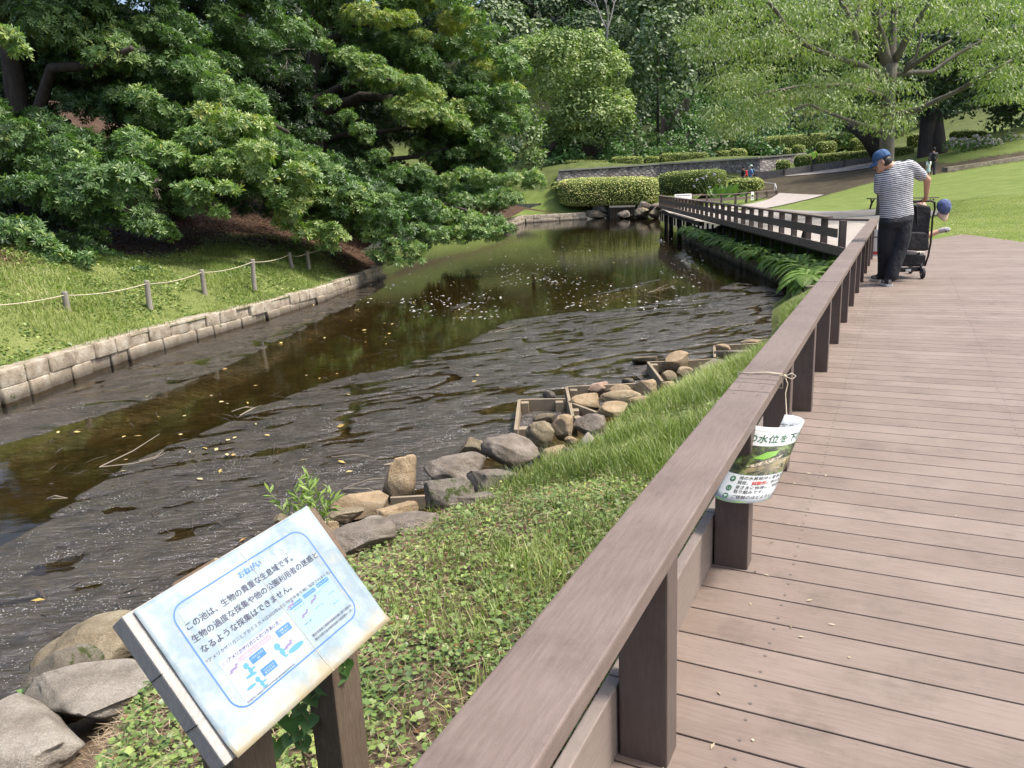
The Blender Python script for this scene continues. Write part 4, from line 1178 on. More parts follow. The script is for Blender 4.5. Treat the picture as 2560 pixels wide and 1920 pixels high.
FARROCKS = [(1416, 516, 1456, 544, "leaning brown rock at the left end of the far rock group"), (1440, 513, 1483, 535, "dark rounded rock above the leaning one on the far bank"), (1483, 513, 1524, 535, "brown sloping rock left of the drain grille, upper course"),
            (1455, 527, 1523, 545, "long low rock at the water left of the drain grille"), (1540, 528, 1573, 546, "flat rock in the water before the drain grille"), (1586, 522, 1624, 545, "squat rock at the water right of the drain grille"),
            (1589, 507, 1628, 526, "dark square rock above the squat one, right of the grille"), (1623, 521, 1653, 544, "rounded rock at the water next to the boardwalk end"), (1624, 509, 1660, 525, "dark flat rock on the bank by the boardwalk end")]
for i, (x0, y0, x1, y1, lab) in enumerate(FARROCKS):
    zb = WZ - .05 if y1 > 540 else (-.3)
    q = at((x0 + x1) / 2, 545, WZ); Yd = q[1] + (-1.0 if y1 > 540 else -.3)
    c_ = aty((x0 + x1) / 2, (y0 + y1) / 2, Yd); w = (x1 - x0) * Yd / FOC; h = (y1 - y0) * Yd / FOC
    V, Fc = rock_shape(80 + i, (w * 1.1, w * .7, h * 1.25), 0.2, 9, .75, IC3)
    o = link("boulder", mesh_np("boulder", V, [Fc], RM['o' if i % 2 else 'g'], smooth=True)); o.location = tuple(c_)
    tag(o, lab, "rock", "rocks on the far bank")
# drain grille
gr = empty("drain_grille", aty(1554, 540, 66.2), "dark barred drain grille at the far waterline under the hedge", "grille")
P0, P1 = aty(1523, 517, 65.9), aty(1587, 515, 65.9)
b = MB(); b.beam(P0, P1, .35, .14); b.build("lintel", mat_noise("concrete", [(.3, (.28, .25, .2)), (.7, (.4, .37, .31))], 5, .9, .2), gr)
b = MB()
for i in range(17):
    q = P0 + (P1 - P0) * (i + .5) / 17 - [0, .12, .06]; b.tube([q, [q[0], q[1], -1.2]], .022, 6)
b.build("bars", mat_plain("rusty_steel", (.10, .08, .065), .6, .5, .4), gr)
b = MB(); b.box((P0 + P1) / 2 + [0, 1.0, -.55], (2.3, 1.2, .9)); b.build("culvert", M_dark, gr)

# ---- timber trays and edging
M_tim = wood_mat("pond_timber", [(.25, (.14, .11, .075)), (.5, (.24, .195, .135)), (.75, (.34, .285, .205))], 18, (8, 8, 8), .85, 0, .5, .25)
def tray(label, pts, blocks_, close=False, zt=-.86):
    P = [at(x, y, zt) for x, y in pts]
    r = empty("timber_tray", P[0] * [1, 1, 0] + [0, 0, -1], label, "timber tray", "timber trays at the pond edge")
    ed = list(zip(P[:-1], P[1:])) + ([(P[-1], P[0])] if close else [])
    for p, q in ed:
        b = MB(); d = nrm(q - p); b.cbox((p + q) / 2 + [0, 0, -.085], (np.linalg.norm(q - p) - .002, .035, .17), d, np.cross([0, 0, 1], d), b=.003); b.build("plank", M_tim, r)
    for x, y in blocks_:
        q = at(x, y, zt - .01); b = MB(); b.cbox(q + [0, 0, -.11], (.10, .085, .2), nrm(P[1] - P[0]), np.cross([0, 0, 1], nrm(P[1] - P[0])), b=.004); b.build("corner_block", M_tim, r)
    return r
tray("open square timber tray holding wet mud, nearest of the rock trays", [(1289, 1074), (1298, 998), (1413, 996)], [(1312, 1003), (1398, 1001), (1308, 1067)])
tray("timber tray with a pinkish slab and brown rocks inside", [(1432, 1040), (1416, 966), (1588, 958)], [(1434, 972), (1437, 1022)])
tray("short timber cross-piece tray joined to the nearer trays' corner", [(1420, 1003), (1490, 1029)], [(1444, 1040)])
tray("timber tray with a large tan rock and light stones inside", [(1656, 952), (1620, 904), (1700, 902), (1790, 896)], [(1636, 909)])
tray("farthest timber tray, beside the railing with a brown rock on it", [(1787, 892), (1786, 864), (1905, 857)], [])
def edging(label, pts, zt):
    P = [at(x, y, zt) for x, y in pts]
    b = MB()
    for p, q in zip(P[:-1], P[1:]):
        d = nrm(q - p); b.cbox((p + q) / 2 + [0, 0, -.09], (np.linalg.norm(q - p), .03, .2), d, np.cross([0, 0, 1], d), b=.003)
    return tag(b.build("edging_plank", M_tim), label, "plank", "edging planks along the mud")
edging("thin timber edging plank by the lower left rocks", [(20, 1798), (140, 1696)], -.88)
edging("timber edging plank at the mud behind the large left rock", [(255, 1575), (292, 1543)], -.90)
edging("short timber edging plank under the upright tan rock", [(976, 1246), (1066, 1241)], -.90)
edging("thin edging stake leaning beside the small tan rock behind the sign", [(806, 1318), (838, 1276)], -.86)
b = MB(); q = at(300, 1566, -.92); b.tube([q - [0, 0, .15], q, q + [0, 0, .006]], [.085, .085, .078], 18); tag(b.build("log_stump", M_tim), "cut log end beside the sign board's left corner", "log")

# ------------------------------------------------------------------ stone retaining walls
def stone_wall(name, label, line, courses, mat, seed, length=.40, depth=.3):
    rng = np.random.default_rng(seed)
    E = np.asarray(line, float); sg = np.concatenate([[0], np.cumsum(np.hypot(*np.diff(E[:, :2], axis=0).T))])
    v, f = icos(3)
    vs, fs = [], []
    cnt = 0
    for ci, (za, zb) in enumerate(courses):
        s = rng.uniform(0, .2)
        while s < sg[-1] - .2:
            L = length * rng.uniform(.8, 1.2)
            m_ = s + L / 2
            p = np.array([np.interp(m_, sg, E[:, 0]), np.interp(m_, sg, E[:, 1])]); q = np.array([np.interp(m_ + .1, sg, E[:, 0]), np.interp(m_ + .1, sg, E[:, 1])])
            d = nrm(q - p); nr = np.array([d[1], -d[0]])
            w = np.sign(v) * np.abs(v) ** .13
            q3 = w * 2 + rng.uniform(0, 50)
            w = w * (1 + .13 * (fbm(q3[:, 0] + q3[:, 2] * .7, q3[:, 1] - q3[:, 2], seed + cnt, 3) - .5))[:, None]
            zoff = E[0, 2] if E.shape[1] > 2 else 0
            dz = np.interp(m_, sg, E[:, 2]) if E.shape[1] > 2 else 0
            h = (zb - za) * rng.uniform(.97, 1.03)
            W_ = np.stack([p[0] + d[0] * w[:, 0] * (L / 2 - .005) + nr[0] * (w[:, 1] * depth / 2 - depth / 2 + .02 * rng.normal()), p[1] + d[1] * w[:, 0] * (L / 2 - .005) + nr[1] * (w[:, 1] * depth / 2 - depth / 2 + .02 * rng.normal()), (za + zb) / 2 + dz + w[:, 2] * h / 2], 1)
            vs.append(W_); fs.append(f + cnt * len(v)); cnt += 1
            s += L
    me = mesh_np(name, np.concatenate(vs), [np.concatenate(fs)], mat, smooth=True)
    return tag(link(name, me), label, "wall")
M_wstone = rock_mat("granite_block", (.26, .21, .15), (.40, .34, .26), (.55, .50, .41), .06)
M_wdark = rock_mat("dark_mossy_block", (.13, .11, .075), (.22, .19, .135), (.32, .285, .215), .25)
WL = [(x, y, z) for (x, y), z in zip(wallbot, [.02, .01, .0, -.01, -.03, -.05, -.07, -.09, -.1])]
stone_wall("retaining_wall", "low two-course granite block wall edging the grass on the left bank", WL, [(-1.08, -.80), (-.81, -.57)], M_wstone, 3, .46)
RW2 = [(x, y, 0) for x, y in RWALL[:7]]
stone_wall("retaining_wall", "dark mossy stone wall under the ferns below the pond fence", RW2[::-1], [(-1.1, -.80), (-.82, -.52)], M_wdark, 4, .45)
fb = drape("fern_bank", [(x, y) for x, y in RWALL[:7]], [(x + 1.6, y) for x, y in RWALL[:7]], 80, mat_noise("dark_soil", [(.3, (.03, .026, .014)), (.7, (.08, .065, .03))], 8, .95, .5, .03), 0, lambda X, Y: -.56 + .0 * X)
# back end of the left wall, turning inland; darker blocks paint in its shade
stone_wall("retaining_wall", "shaded end of the block wall turning inland under the branches", [(-3.95, 24.4, -.1), (-5.2, 26.2, -.1), (-5.3, 34, -.1)], [(-1.08, -.8), (-.81, -.55)], M_wdark, 6)
stone_wall("retaining_wall", "low block wall at the far left waterline beyond the branches", [(.2, 55.5, .1), (1.6, 64.2, .05), (5.4, 66.0, 0), (7.0, 66.6, 0)], [(-1.1, -.75), (-.76, -.42)], M_wstone, 7, .6)

# ---- rope fence on the left bank
M_grey_post = wood_mat("grey_stake", [(.25, (.17, .15, .125)), (.5, (.27, .245, .21)), (.75, (.40, .37, .33))], 20, (14, 14, 2), .9, 0, .6, .2)
tops = [((160.6, 728.5), (172.4, 797), "nearest weathered stake of the rope fence, on the open grass"), ((366, 701), (373, 755), "second weathered stake along the rope fence, leaning slightly"), ((503.5, 673.6), (511, 727), "third weathered stake of the rope fence, flat-topped"),
        ((631, 648), (635, 708), "fourth weathered stake of the rope fence, upright in tall grass"), ((723, 631), (731, 675), "fifth weathered stake, beside the darker last one"), ((767, 627.5), (772, 667), "last and darkest stake of the rope fence, near the branches")]
tp = []
for (tx, ty), (bx, by), lab in tops:
    q = at(bx, by, -.28); t = aty(tx, ty, q[1] - .02)
    b = MB(); b.tube([q - [0, 0, .15], q, q + (t - q) * .6, t - [0, 0, .015], t], [.052, .052, .048, .047, .036], 12)
    o = tag(b.build("fence_stake", M_grey_post), lab, "stake", "stakes of the rope fence")
    tp.append(t - [0, 0, .06])
q = aty(-120, 765, 10.6); tp = [q] + tp + [aty(830, 607, 24), aty(880, 590, 26)]
b = MB()
for p, q in zip(tp[:-1], tp[1:]):
    b.tube([p + (q - p) * t - [0, 0, .055 * 4 * t * (1 - t)] + np.array([0, -.05, 0]) for t in np.linspace(0, 1, 9)], .0085, 6)
tag(b.build("rope", M_string, smooth=True), "pale rope strung between the stakes of the left bank", "rope")
# ------------------------------------------------------------------ vegetation
M_bark = mat_noise("bark", [(.3, (.035, .027, .02)), (.6, (.075, .06, .047)), (.8, (.12, .10, .08))], 9, .9, .7, .03, sx=(1, 1, .3), fine=60)
M_bark_pale = mat_noise("pale_bark", [(.3, (.10, .09, .075)), (.6, (.18, .165, .14)), (.8, (.30, .28, .25))], 8, .9, .7, .03, sx=(1, 1, .3), fine=50)
M_bark_black = mat_noise("black_bark", [(.3, (.018, .014, .011)), (.8, (.045, .036, .03))], 9, .9, .6, .03, sx=(1, 1, .3))  # near-black bark for the twin and leaning trunks
G_everg = mat_leaf("evergreen_leaf", [(0, (.022, .046, .02)), (.3, (.08, .155, .05)), (.6, (.175, .275, .09)), (.85, (.30, .38, .115)), (1, (.42, .42, .10))], .38, .33, .45)
G_round = mat_leaf("light_canopy_leaf", [(0, (.09, .145, .05)), (.5, (.21, .30, .105)), (1, (.40, .46, .18))], .5, .3)
G_dark = mat_leaf("dark_forest_leaf", [(0, (.025, .052, .028)), (.5, (.078, .135, .060)), (1, (.19, .25, .10))], .5, .2)
G_cherry = mat_leaf("cherry_leaf", [(0, (.095, .145, .05)), (.5, (.20, .275, .095)), (.9, (.35, .40, .15)), (1, (.36, .30, .13))], .45, .35)
G_hedge = mat_leaf("hedge_leaf", [(0, (.11, .145, .032)), (.5, (.30, .35, .085)), (.85, (.55, .57, .17)), (1, (.58, .48, .22))], .5, .2)
G_hyd = mat_leaf("hydrangea_leaf", [(0, (.035, .09, .022)), (.5, (.085, .18, .04)), (1, (.17, .28, .07))], .5, .25)
G_flower = mat_leaf("hydrangea_flower", [(0, (.42, .36, .46)), (.5, (.62, .52, .58)), (1, (.82, .78, .74))], .6, .2)
G_fern = mat_leaf("fern_leaf", [(0, (.06, .12, .02)), (.5, (.12, .22, .035)), (1, (.24, .34, .07))], .5, .3)
G_grass = mat_leaf("grass_blade", [(0, (.09, .125, .03)), (.5, (.205, .27, .065)), (.85, (.35, .39, .14)), (1, (.48, .43, .24))], .5, .35)
G_cover = mat_leaf("ground_cover_leaf", [(0, (.065, .115, .035)), (.35, (.155, .235, .065)), (.7, (.29, .37, .10)), (.92, (.46, .49, .14)), (1, (.20, .10, .05))], .42, .25)
G_straw = mat_leaf("dry_straw", [(0, (.12, .075, .045)), (.5, (.28, .20, .125)), (1, (.50, .40, .26))], .8, .1)

def blob_chain(pts, r, rng, flat=.62, jit=.35):
    """ellipsoids along a bough; pts in (px, py, Y)"""
    W3 = [aty(*p) for p in pts]
    out = []
    for p, q in zip(W3[:-1], W3[1:]):
        n = max(1, int(np.linalg.norm(q - p) / (r * .6)))
        for i in range(n):
            c = p + (q - p) * (i + rng.random()) / n + rng.normal(0, r * jit, 3) * [1, 1, .6]
            k = r * rng.uniform(.55, 1.0)
            out.append((c, np.array([k, k, k * flat])))
    c = W3[-1]
    out.append((c, np.array([r * .6, r * .6, r * .5 * flat])))
    return out
def limb(mb, pts, r0, r1, n=8):
    W3 = [aty(*p) if len(p) == 3 else p for p in pts]
    # smooth a little
    P = [W3[0]]
    for a, b_ in zip(W3[:-1], W3[1:]):
        P += [a + (b_ - a) * .5 + np.random.default_rng(int(abs(a[0] * 100))).normal(0, .05, 3) * np.linalg.norm(b_ - a) * .4, b_]
    mb.tube(P, list(np.linspace(r0, r1, len(P))), n)

def evergreen(label, boughs, limbs, seed, dens=62, L=.132, bark=M_bark, fills=None, hoff=.08):
    rng = np.random.default_rng(seed)
    r = empty("evergreen_tree", np.array([aty(*limbs[0][0][0])[0], aty(*limbs[0][0][0])[1], 0]), label, "tree")
    VV, FF, TT, nv = [], [], [], 0
    for (pts, rad, hue, *dk) in boughs:
        bl = blob_chain(pts, rad, rng)
        d_ = dens * (dk[0] if dk else 1)
        P, A, I = shell(bl, d_, rng, -.45, .55)
        A = nrm(A * [1, 1, .7] + np.array([0, 0, .55]) + rng.normal(0, .25, A.shape))
        # whorls droop forward along the bough
        V, F = rosettes(P, A, rng, 9, L * 1.06 * (dk[1] if len(dk) > 1 else 1), L * .31 * (dk[1] if len(dk) > 1 else 1))
        nl = len(V) // 5
        per = np.repeat(np.repeat(np.clip(rng.normal(hue * .92 + hoff, .13, len(P)), 0, 1), 9) + rng.normal(0, .05, nl), 5)  # bough hue carries sunlit tops and shaded interior in the leaf tint
        old = rng.random(nl) < .006
        per[np.repeat(old, 5)] = 1.0
        VV.append(V); FF.append(F + nv); TT.append(np.clip(per, 0, 1)); nv += len(V)
    for (poly, y0, y1, nf, hue, dirx) in (fills or []):
        pp = np.array(poly, float); k = 0
        while k < nf:
            px, py = rng.uniform(pp[:, 0].min(), pp[:, 0].max()), rng.uniform(pp[:, 1].min(), pp[:, 1].max())
            if not inpoly(np.array([px]), np.array([py]), poly)[0]: continue
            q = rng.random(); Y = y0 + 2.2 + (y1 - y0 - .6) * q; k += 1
            L2 = 1900 / Y * rng.uniform(.5, 1.1); s_ = dirx * rng.choice([1, 1, 1, -.6])
            bl = blob_chain([(px, py, Y), (px + L2 * s_, py + L2 * rng.uniform(.1, .45), Y - rng.uniform(0, .7)), (px + 1.6 * L2 * s_, py + L2 * rng.uniform(.5, 1.0), Y - rng.uniform(.2, 1))], rng.uniform(.3, .48) * Y / 20, rng, .5)
            P, A, I = shell(bl, 46 * (20 / Y) ** 1.2, rng, -.5, .4)
            A = nrm(A * [1, 1, .7] + np.array([0, 0, .55]) + rng.normal(0, .3, A.shape)); ls = L * max(1.0, Y / 22)
            V, F = rosettes(P, A, rng, 7, ls * 1.1, ls * .34)
            h = np.clip(rng.normal(hue * (1.2 - 1.1 * q), .12, len(P)), 0, 1)  # shade put into tint: fill leaves darken deeper in the crown
            VV.append(V); FF.append(F + nv); TT.append(np.repeat(h, 35)); nv += len(V)
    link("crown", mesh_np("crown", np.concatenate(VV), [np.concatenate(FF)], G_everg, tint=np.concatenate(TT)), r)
    mb = MB()
    pts, r0, r1 = limbs[0]
    limb(mb, pts, r0, r1, 12)
    tr = mb.build("trunk", bark, r, smooth=True)
    mb = MB()
    for pts, r0, r1 in limbs[1:]:
        limb(mb, pts, r0, r1)
    if len(limbs) > 1: mb.build("limbs", bark, r, smooth=True)
    return r
D = dict
evergreen("broad dark evergreen nearest on the left, its low boughs over the rope fence", [
    ([(-120, 545, 15.5), (60, 600, 15), (120, 625, 15)], .42, .35), ([(60, 640, 15), (210, 655, 15)], .26, .38), ([(-60, 660, 14.5), (60, 668, 14.5)], .25, .4),
    ([(-80, 300, 17), (90, 370, 16.5), (210, 430, 16.5), (300, 480, 16)], .55, .3), ([(-80, 470, 16), (130, 470, 16), (240, 500, 16)], .5, .28),
    ([(-60, 85, 16), (30, 110, 16), (55, 130, 16)], .28, .6), ([(60, 10, 19), (120, 70, 19), (210, 110, 19)], .75, .45), ([(200, 60, 20), (330, 90, 19.5), (350, 160, 19.5)], .7, .5),
    ([(180, 250, 20), (250, 260, 20), (330, 250, 20)], .5, .22), ([(-100, 200, 21), (60, 230, 21), (150, 200, 22)], .9, .1, .8), ([(-100, 380, 20), (60, 300, 21)], .7, .12),
    ([(230, 130, 21), (300, 200, 21), (330, 260, 20.5)], .55, .42), ([(-150, -150, 17), (200, -120, 19), (420, -80, 20)], 1.3, .4, .4, 1.6), ([(-200, -420, 16), (300, -420, 20)], 2.2, .4, .2, 2.4)],
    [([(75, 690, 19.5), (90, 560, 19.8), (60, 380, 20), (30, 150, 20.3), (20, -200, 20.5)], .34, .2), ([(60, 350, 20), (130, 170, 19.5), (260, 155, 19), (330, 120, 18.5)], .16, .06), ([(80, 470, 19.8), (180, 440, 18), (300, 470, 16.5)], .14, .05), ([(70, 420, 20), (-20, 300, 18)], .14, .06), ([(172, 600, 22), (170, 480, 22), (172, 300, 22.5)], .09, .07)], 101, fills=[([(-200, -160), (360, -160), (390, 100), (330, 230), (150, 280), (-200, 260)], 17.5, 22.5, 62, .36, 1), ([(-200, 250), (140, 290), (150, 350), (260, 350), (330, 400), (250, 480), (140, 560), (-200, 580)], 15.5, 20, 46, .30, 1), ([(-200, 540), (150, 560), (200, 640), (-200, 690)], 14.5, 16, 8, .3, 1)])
evergreen("evergreen in the middle of the left bank, bright leaf cascade over the water", [
    ([(380, 70, 22), (440, 120, 21), (520, 190, 20.5), (600, 255, 20)], .5, .45), ([(400, 190, 21), (470, 230, 20.5), (560, 270, 20), (640, 290, 20)], .42, .42),
    ([(330, 250, 19.5), (410, 290, 19), (470, 330, 18.8), (520, 360, 18.6)], .5, .42), ([(480, 290, 19), (580, 310, 19), (650, 340, 19), (700, 380, 19), (730, 440, 19), (740, 510, 19.3)], .58, .68),
    ([(300, 320, 18), (400, 390, 17.6), (460, 440, 17.5), (500, 470, 17.4)], .45, .45), ([(420, 380, 18), (520, 400, 18), (560, 390, 18)], .4, .6), ([(500, 470, 17.6), (560, 462, 17.5), (588, 475, 17.4)], .2, .62), ([(490, 500, 18), (540, 530, 18), (560, 535, 18)], .25, .5),
    ([(330, 500, 17.5), (380, 560, 17.3), (425, 590, 17.2)], .3, .38), ([(560, 380, 18.6), (620, 420, 18.6), (680, 470, 18.8), (700, 510, 19)], .45, .55),
    ([(720, 380, 21), (800, 430, 21), (880, 470, 21.3), (960, 500, 21.6)], .5, .5), ([(760, 460, 20.6), (830, 500, 20.6), (900, 520, 21)], .45, .62), ([(710, 520, 20), (770, 560, 20), (850, 595, 20)], .36, .65), ([(730, 590, 19.8), (790, 600, 20), (830, 620, 20)], .2, .6),
    ([(640, 360, 20), (740, 390, 21), (800, 400, 21.5)], .4, .35), ([(870, 550, 22), (950, 590, 22), (1030, 625, 22)], .4, .5), ([(930, 640, 21.8), (1000, 655, 21.8), (1050, 650, 22)], .18, .5), ([(1000, 560, 23), (1070, 590, 23), (1110, 580, 23)], .35, .5),
    ([(400, 0, 23), (560, -60, 23), (640, -20, 22.5)], .9, .3, .6, 1.3), ([(300, -350, 22), (700, -380, 24)], 2.2, .4, .2, 2.4)],
    [([(430, 590, 24), (455, 520, 24), (490, 380, 24.2), (540, 220, 24.3), (600, 60, 24.5), (620, -120, 24.5)], .36, .16), ([(500, 360, 24.2), (600, 350, 22), (700, 390, 21), (830, 470, 21)], .15, .05), ([(470, 470, 24), (430, 420, 20), (420, 360, 18.6)], .12, .05), ([(540, 230, 24.3), (450, 140, 22), (400, 100, 21.5)], .13, .05), ([(520, 300, 24.2), (640, 290, 22), (720, 330, 20)], .12, .05), ([(760, 480, 22), (870, 560, 22), (960, 600, 22)], .08, .03), ([(430, 590, 24), (520, 580, 23.4), (600, 590, 23)], .12, .05), ([(430, 590, 24), (380, 590, 23), (330, 600, 22.6)], .11, .05)], 102, fills=[([(320, -140), (660, -140), (690, 40), (560, 110), (640, 260), (520, 330), (380, 240), (350, 100)], 20, 25, 52, .36, 1), ([(250, 260), (520, 300), (700, 370), (750, 480), (620, 450), (500, 470), (330, 470), (240, 380)], 17.6, 21, 46, .36, 1), ([(560, 300), (760, 370), (980, 480), (1000, 560), (850, 570), (700, 500)], 20, 23.5, 34, .36, 1), ([(560, 120), (720, 160), (740, 340), (600, 330)], 24, 27, 20, .10, 1)])
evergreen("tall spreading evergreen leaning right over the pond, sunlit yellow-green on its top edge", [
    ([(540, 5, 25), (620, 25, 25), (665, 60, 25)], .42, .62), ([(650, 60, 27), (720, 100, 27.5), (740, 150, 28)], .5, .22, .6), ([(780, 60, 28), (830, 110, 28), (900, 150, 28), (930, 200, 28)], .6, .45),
    ([(860, 0, 29), (940, 30, 29.5), (1000, 70, 30), (1050, 90, 30)], .75, .72), ([(1000, -20, 31), (1090, 20, 31.5), (1150, 60, 32), (1195, 110, 32)], .75, .93), ([(1120, 90, 32), (1190, 140, 32), (1240, 190, 32), (1280, 235, 32)], .62, .9),  # ridge boughs tinted yellow for the sunlight on the top edge
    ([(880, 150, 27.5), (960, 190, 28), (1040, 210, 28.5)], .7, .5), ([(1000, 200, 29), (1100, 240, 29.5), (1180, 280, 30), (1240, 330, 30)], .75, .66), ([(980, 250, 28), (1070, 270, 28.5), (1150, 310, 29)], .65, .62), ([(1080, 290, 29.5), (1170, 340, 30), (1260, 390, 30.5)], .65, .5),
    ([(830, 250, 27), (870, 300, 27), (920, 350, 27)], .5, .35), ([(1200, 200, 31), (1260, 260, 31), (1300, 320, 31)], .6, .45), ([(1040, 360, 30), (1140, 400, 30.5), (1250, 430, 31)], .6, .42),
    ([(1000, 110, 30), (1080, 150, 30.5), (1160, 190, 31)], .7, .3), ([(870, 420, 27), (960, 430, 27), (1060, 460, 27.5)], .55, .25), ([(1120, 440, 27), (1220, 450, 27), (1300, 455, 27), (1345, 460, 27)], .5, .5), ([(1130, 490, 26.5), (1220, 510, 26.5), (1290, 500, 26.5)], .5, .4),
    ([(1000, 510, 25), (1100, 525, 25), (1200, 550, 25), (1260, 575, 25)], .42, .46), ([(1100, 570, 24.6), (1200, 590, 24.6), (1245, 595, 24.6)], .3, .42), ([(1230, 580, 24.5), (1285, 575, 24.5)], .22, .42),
    ([(680, 200, 30), (760, 190, 31), (800, 240, 31)], .7, .12, .7), ([(700, 330, 32), (820, 360, 32), (950, 380, 33)], 1.0, .05, .6), ([(880, 330, 33), (1000, 350, 33), (1100, 380, 33)], 1.0, .1, .7), ([(850, 470, 31), (980, 490, 31), (1100, 500, 31)], .7, .06, .7), ([(560, 130, 33), (700, 80, 33), (820, 40, 33)], 1.3, .06, .5),  # dark-tinted filler boughs stand in for the shaded void
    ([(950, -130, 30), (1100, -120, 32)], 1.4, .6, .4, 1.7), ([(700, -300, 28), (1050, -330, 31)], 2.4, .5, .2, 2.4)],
    [([(850, 585, 31), (835, 480, 31), (800, 370, 31), (770, 240, 31), (790, 60, 31), (830, -120, 31)], .40, .2), ([(790, 300, 31), (850, 260, 29.5), (900, 240, 29), (980, 245, 28.5)], .24, .12), ([(780, 260, 31), (860, 215, 29.5), (930, 200, 29), (1010, 205, 28.5)], .2, .08), ([(690, 330, 29), (740, 280, 29.5), (800, 245, 30)], .14, .18), ([(790, 120, 31), (900, 60, 30.5), (1040, 60, 31)], .18, .06), ([(835, 460, 31), (930, 470, 29), (1060, 500, 27), (1180, 530, 25.6)], .16, .05), ([(820, 420, 31), (960, 400, 30), (1120, 370, 30)], .15, .05), ([(800, 350, 31), (950, 330, 30), (1100, 320, 30)], .14, .05)], 103, 60, .125, hoff=.16, fills=[([(700, -160), (1120, -160), (1190, 60), (1260, 210), (1100, 240), (880, 120), (720, 60)], 28, 34, 70, .50, 1), ([(860, 130), (1180, 200), (1230, 340), (1220, 430), (1080, 400), (900, 260)], 27.5, 33, 60, .40, 1), ([(830, 380), (1190, 420), (1230, 480), (1120, 570), (1020, 540), (880, 480)], 25, 30, 44, .28, 1), ([(600, 100), (860, 80), (900, 330), (860, 460), (700, 380)], 31, 36, 46, .04, 1)])  # last fill tinted near black for the same shaded void
def forest_fill():
    pass
def bare_twig(label, root, seed, r=.5, n=5):
    rng = np.random.default_rng(seed); mb = MB()
    def grow(p, d, L, rad, lv):
        P = [p]
        for _ in range(4):
            d = nrm(d + rng.normal(0, .22, 3) * [1, .5, 1]); P.append(P[-1] + d * L / 4)
        mb.tube(P, list(np.linspace(rad, rad * .6, 5)), 4)
        if lv:
            for q in (P[2], P[3], P[4], P[4]): grow(q, nrm(d + rng.normal(0, .6, 3) * [1, .5, 1]), L * rng.uniform(.5, .75), rad * .55, lv - 1)
    for k in range(n): grow(aty(*root) + rng.normal(0, r * .3, 3) * [1, .3, .5], nrm(np.array([rng.normal(.6, .4), -.2, rng.normal(.1, .4)])), r * .8, .011, 2)
    tag(mb.build("dead_branch", mat_plain("dead_twig", (.22, .185, .15), .9)), label, "branch")
bare_twig("pale tangle of dead twigs high in the tall leaning evergreen", (740, 120, 26.5), 7, .9, 5)
bare_twig("small pale dead branch over the middle evergreen's cascade", (390, 450, 16.9), 8, .32, 2)

# --- generic round crowns for everything farther off
def crown_tree(name, label, blobs, trunk, mat, hue, leaf, dens, seed, bark=M_bark, sub=.34, nsub=26, group=None, cat="tree", zmin=-.3, up=.45):
    rng = np.random.default_rng(seed)
    c0 = blobs[0][0]
    r = empty(name, [c0[0], c0[1], trunk[0][2] if trunk is not None else c0[2] - blobs[0][1][2]], label, cat, group)
    small = []
    for c, rr in blobs:
        for _ in range(nsub):
            u = sphere_dirs(1, rng)[0]
            if u[2] < zmin and rng.random() < .75: u[2] = -u[2]
            if u[1] > .5: u[1] = -u[1]
            k = rng.uniform(.7, 1.25) * sub
            small.append((c + u * rr * rng.uniform(.72, .95), rr * k * np.array([1, 1, .8])))
        small.append((c, rr * .78))
    P, A, I = shell(small, dens, rng, -.5, .7)
    nb = len(small); bh = rng.normal(0, .13, nb)
    A = nrm(A + [0, 0, up] + rng.normal(0, .35, A.shape))
    tang = nrm(np.cross(A, rng.normal(size=A.shape)))
    d = nrm(tang + .25 * A + np.array([0, 0, -.25]))
    V, F = leaf_np(P, d, A, leaf * rng.uniform(.7, 1.3, len(P)), leaf * .62 * rng.uniform(.7, 1.2, len(P)), .1)
    t = np.clip(hue + bh[I] + rng.normal(0, .13, len(P)), 0, 1)
    link("crown", mesh_np("crown", V, [F], mat, tint=np.repeat(t, 5)), r)
    if trunk is not None:
        mb = MB(); mb.tube(trunk, list(np.linspace(trunk_r(blobs), trunk_r(blobs) * .55, len(trunk))), 10); mb.build("trunk", bark, r, smooth=True)
    return r
def trunk_r(bl): return max(.12, .055 * float(bl[0][1][0]))
def eb(cx, cy, rx, ry, Y, dr=.8):
    c = aty(cx, cy, Y); k = Y / FOC * 1.0
    return (c, np.array([rx * k, rx * k * dr, ry * k]))
def simple_trunk(c, rr, lean=0.0):
    z = float(HR(np.array([c[0]]), np.array([c[1]]))[0]) - .3
    return [np.array([c[0] + lean, c[1], z]), np.array([c[0] + lean * .4, c[1], (z + c[2]) / 2]), np.array([c[0], c[1], c[2] + rr[2] * .3])]
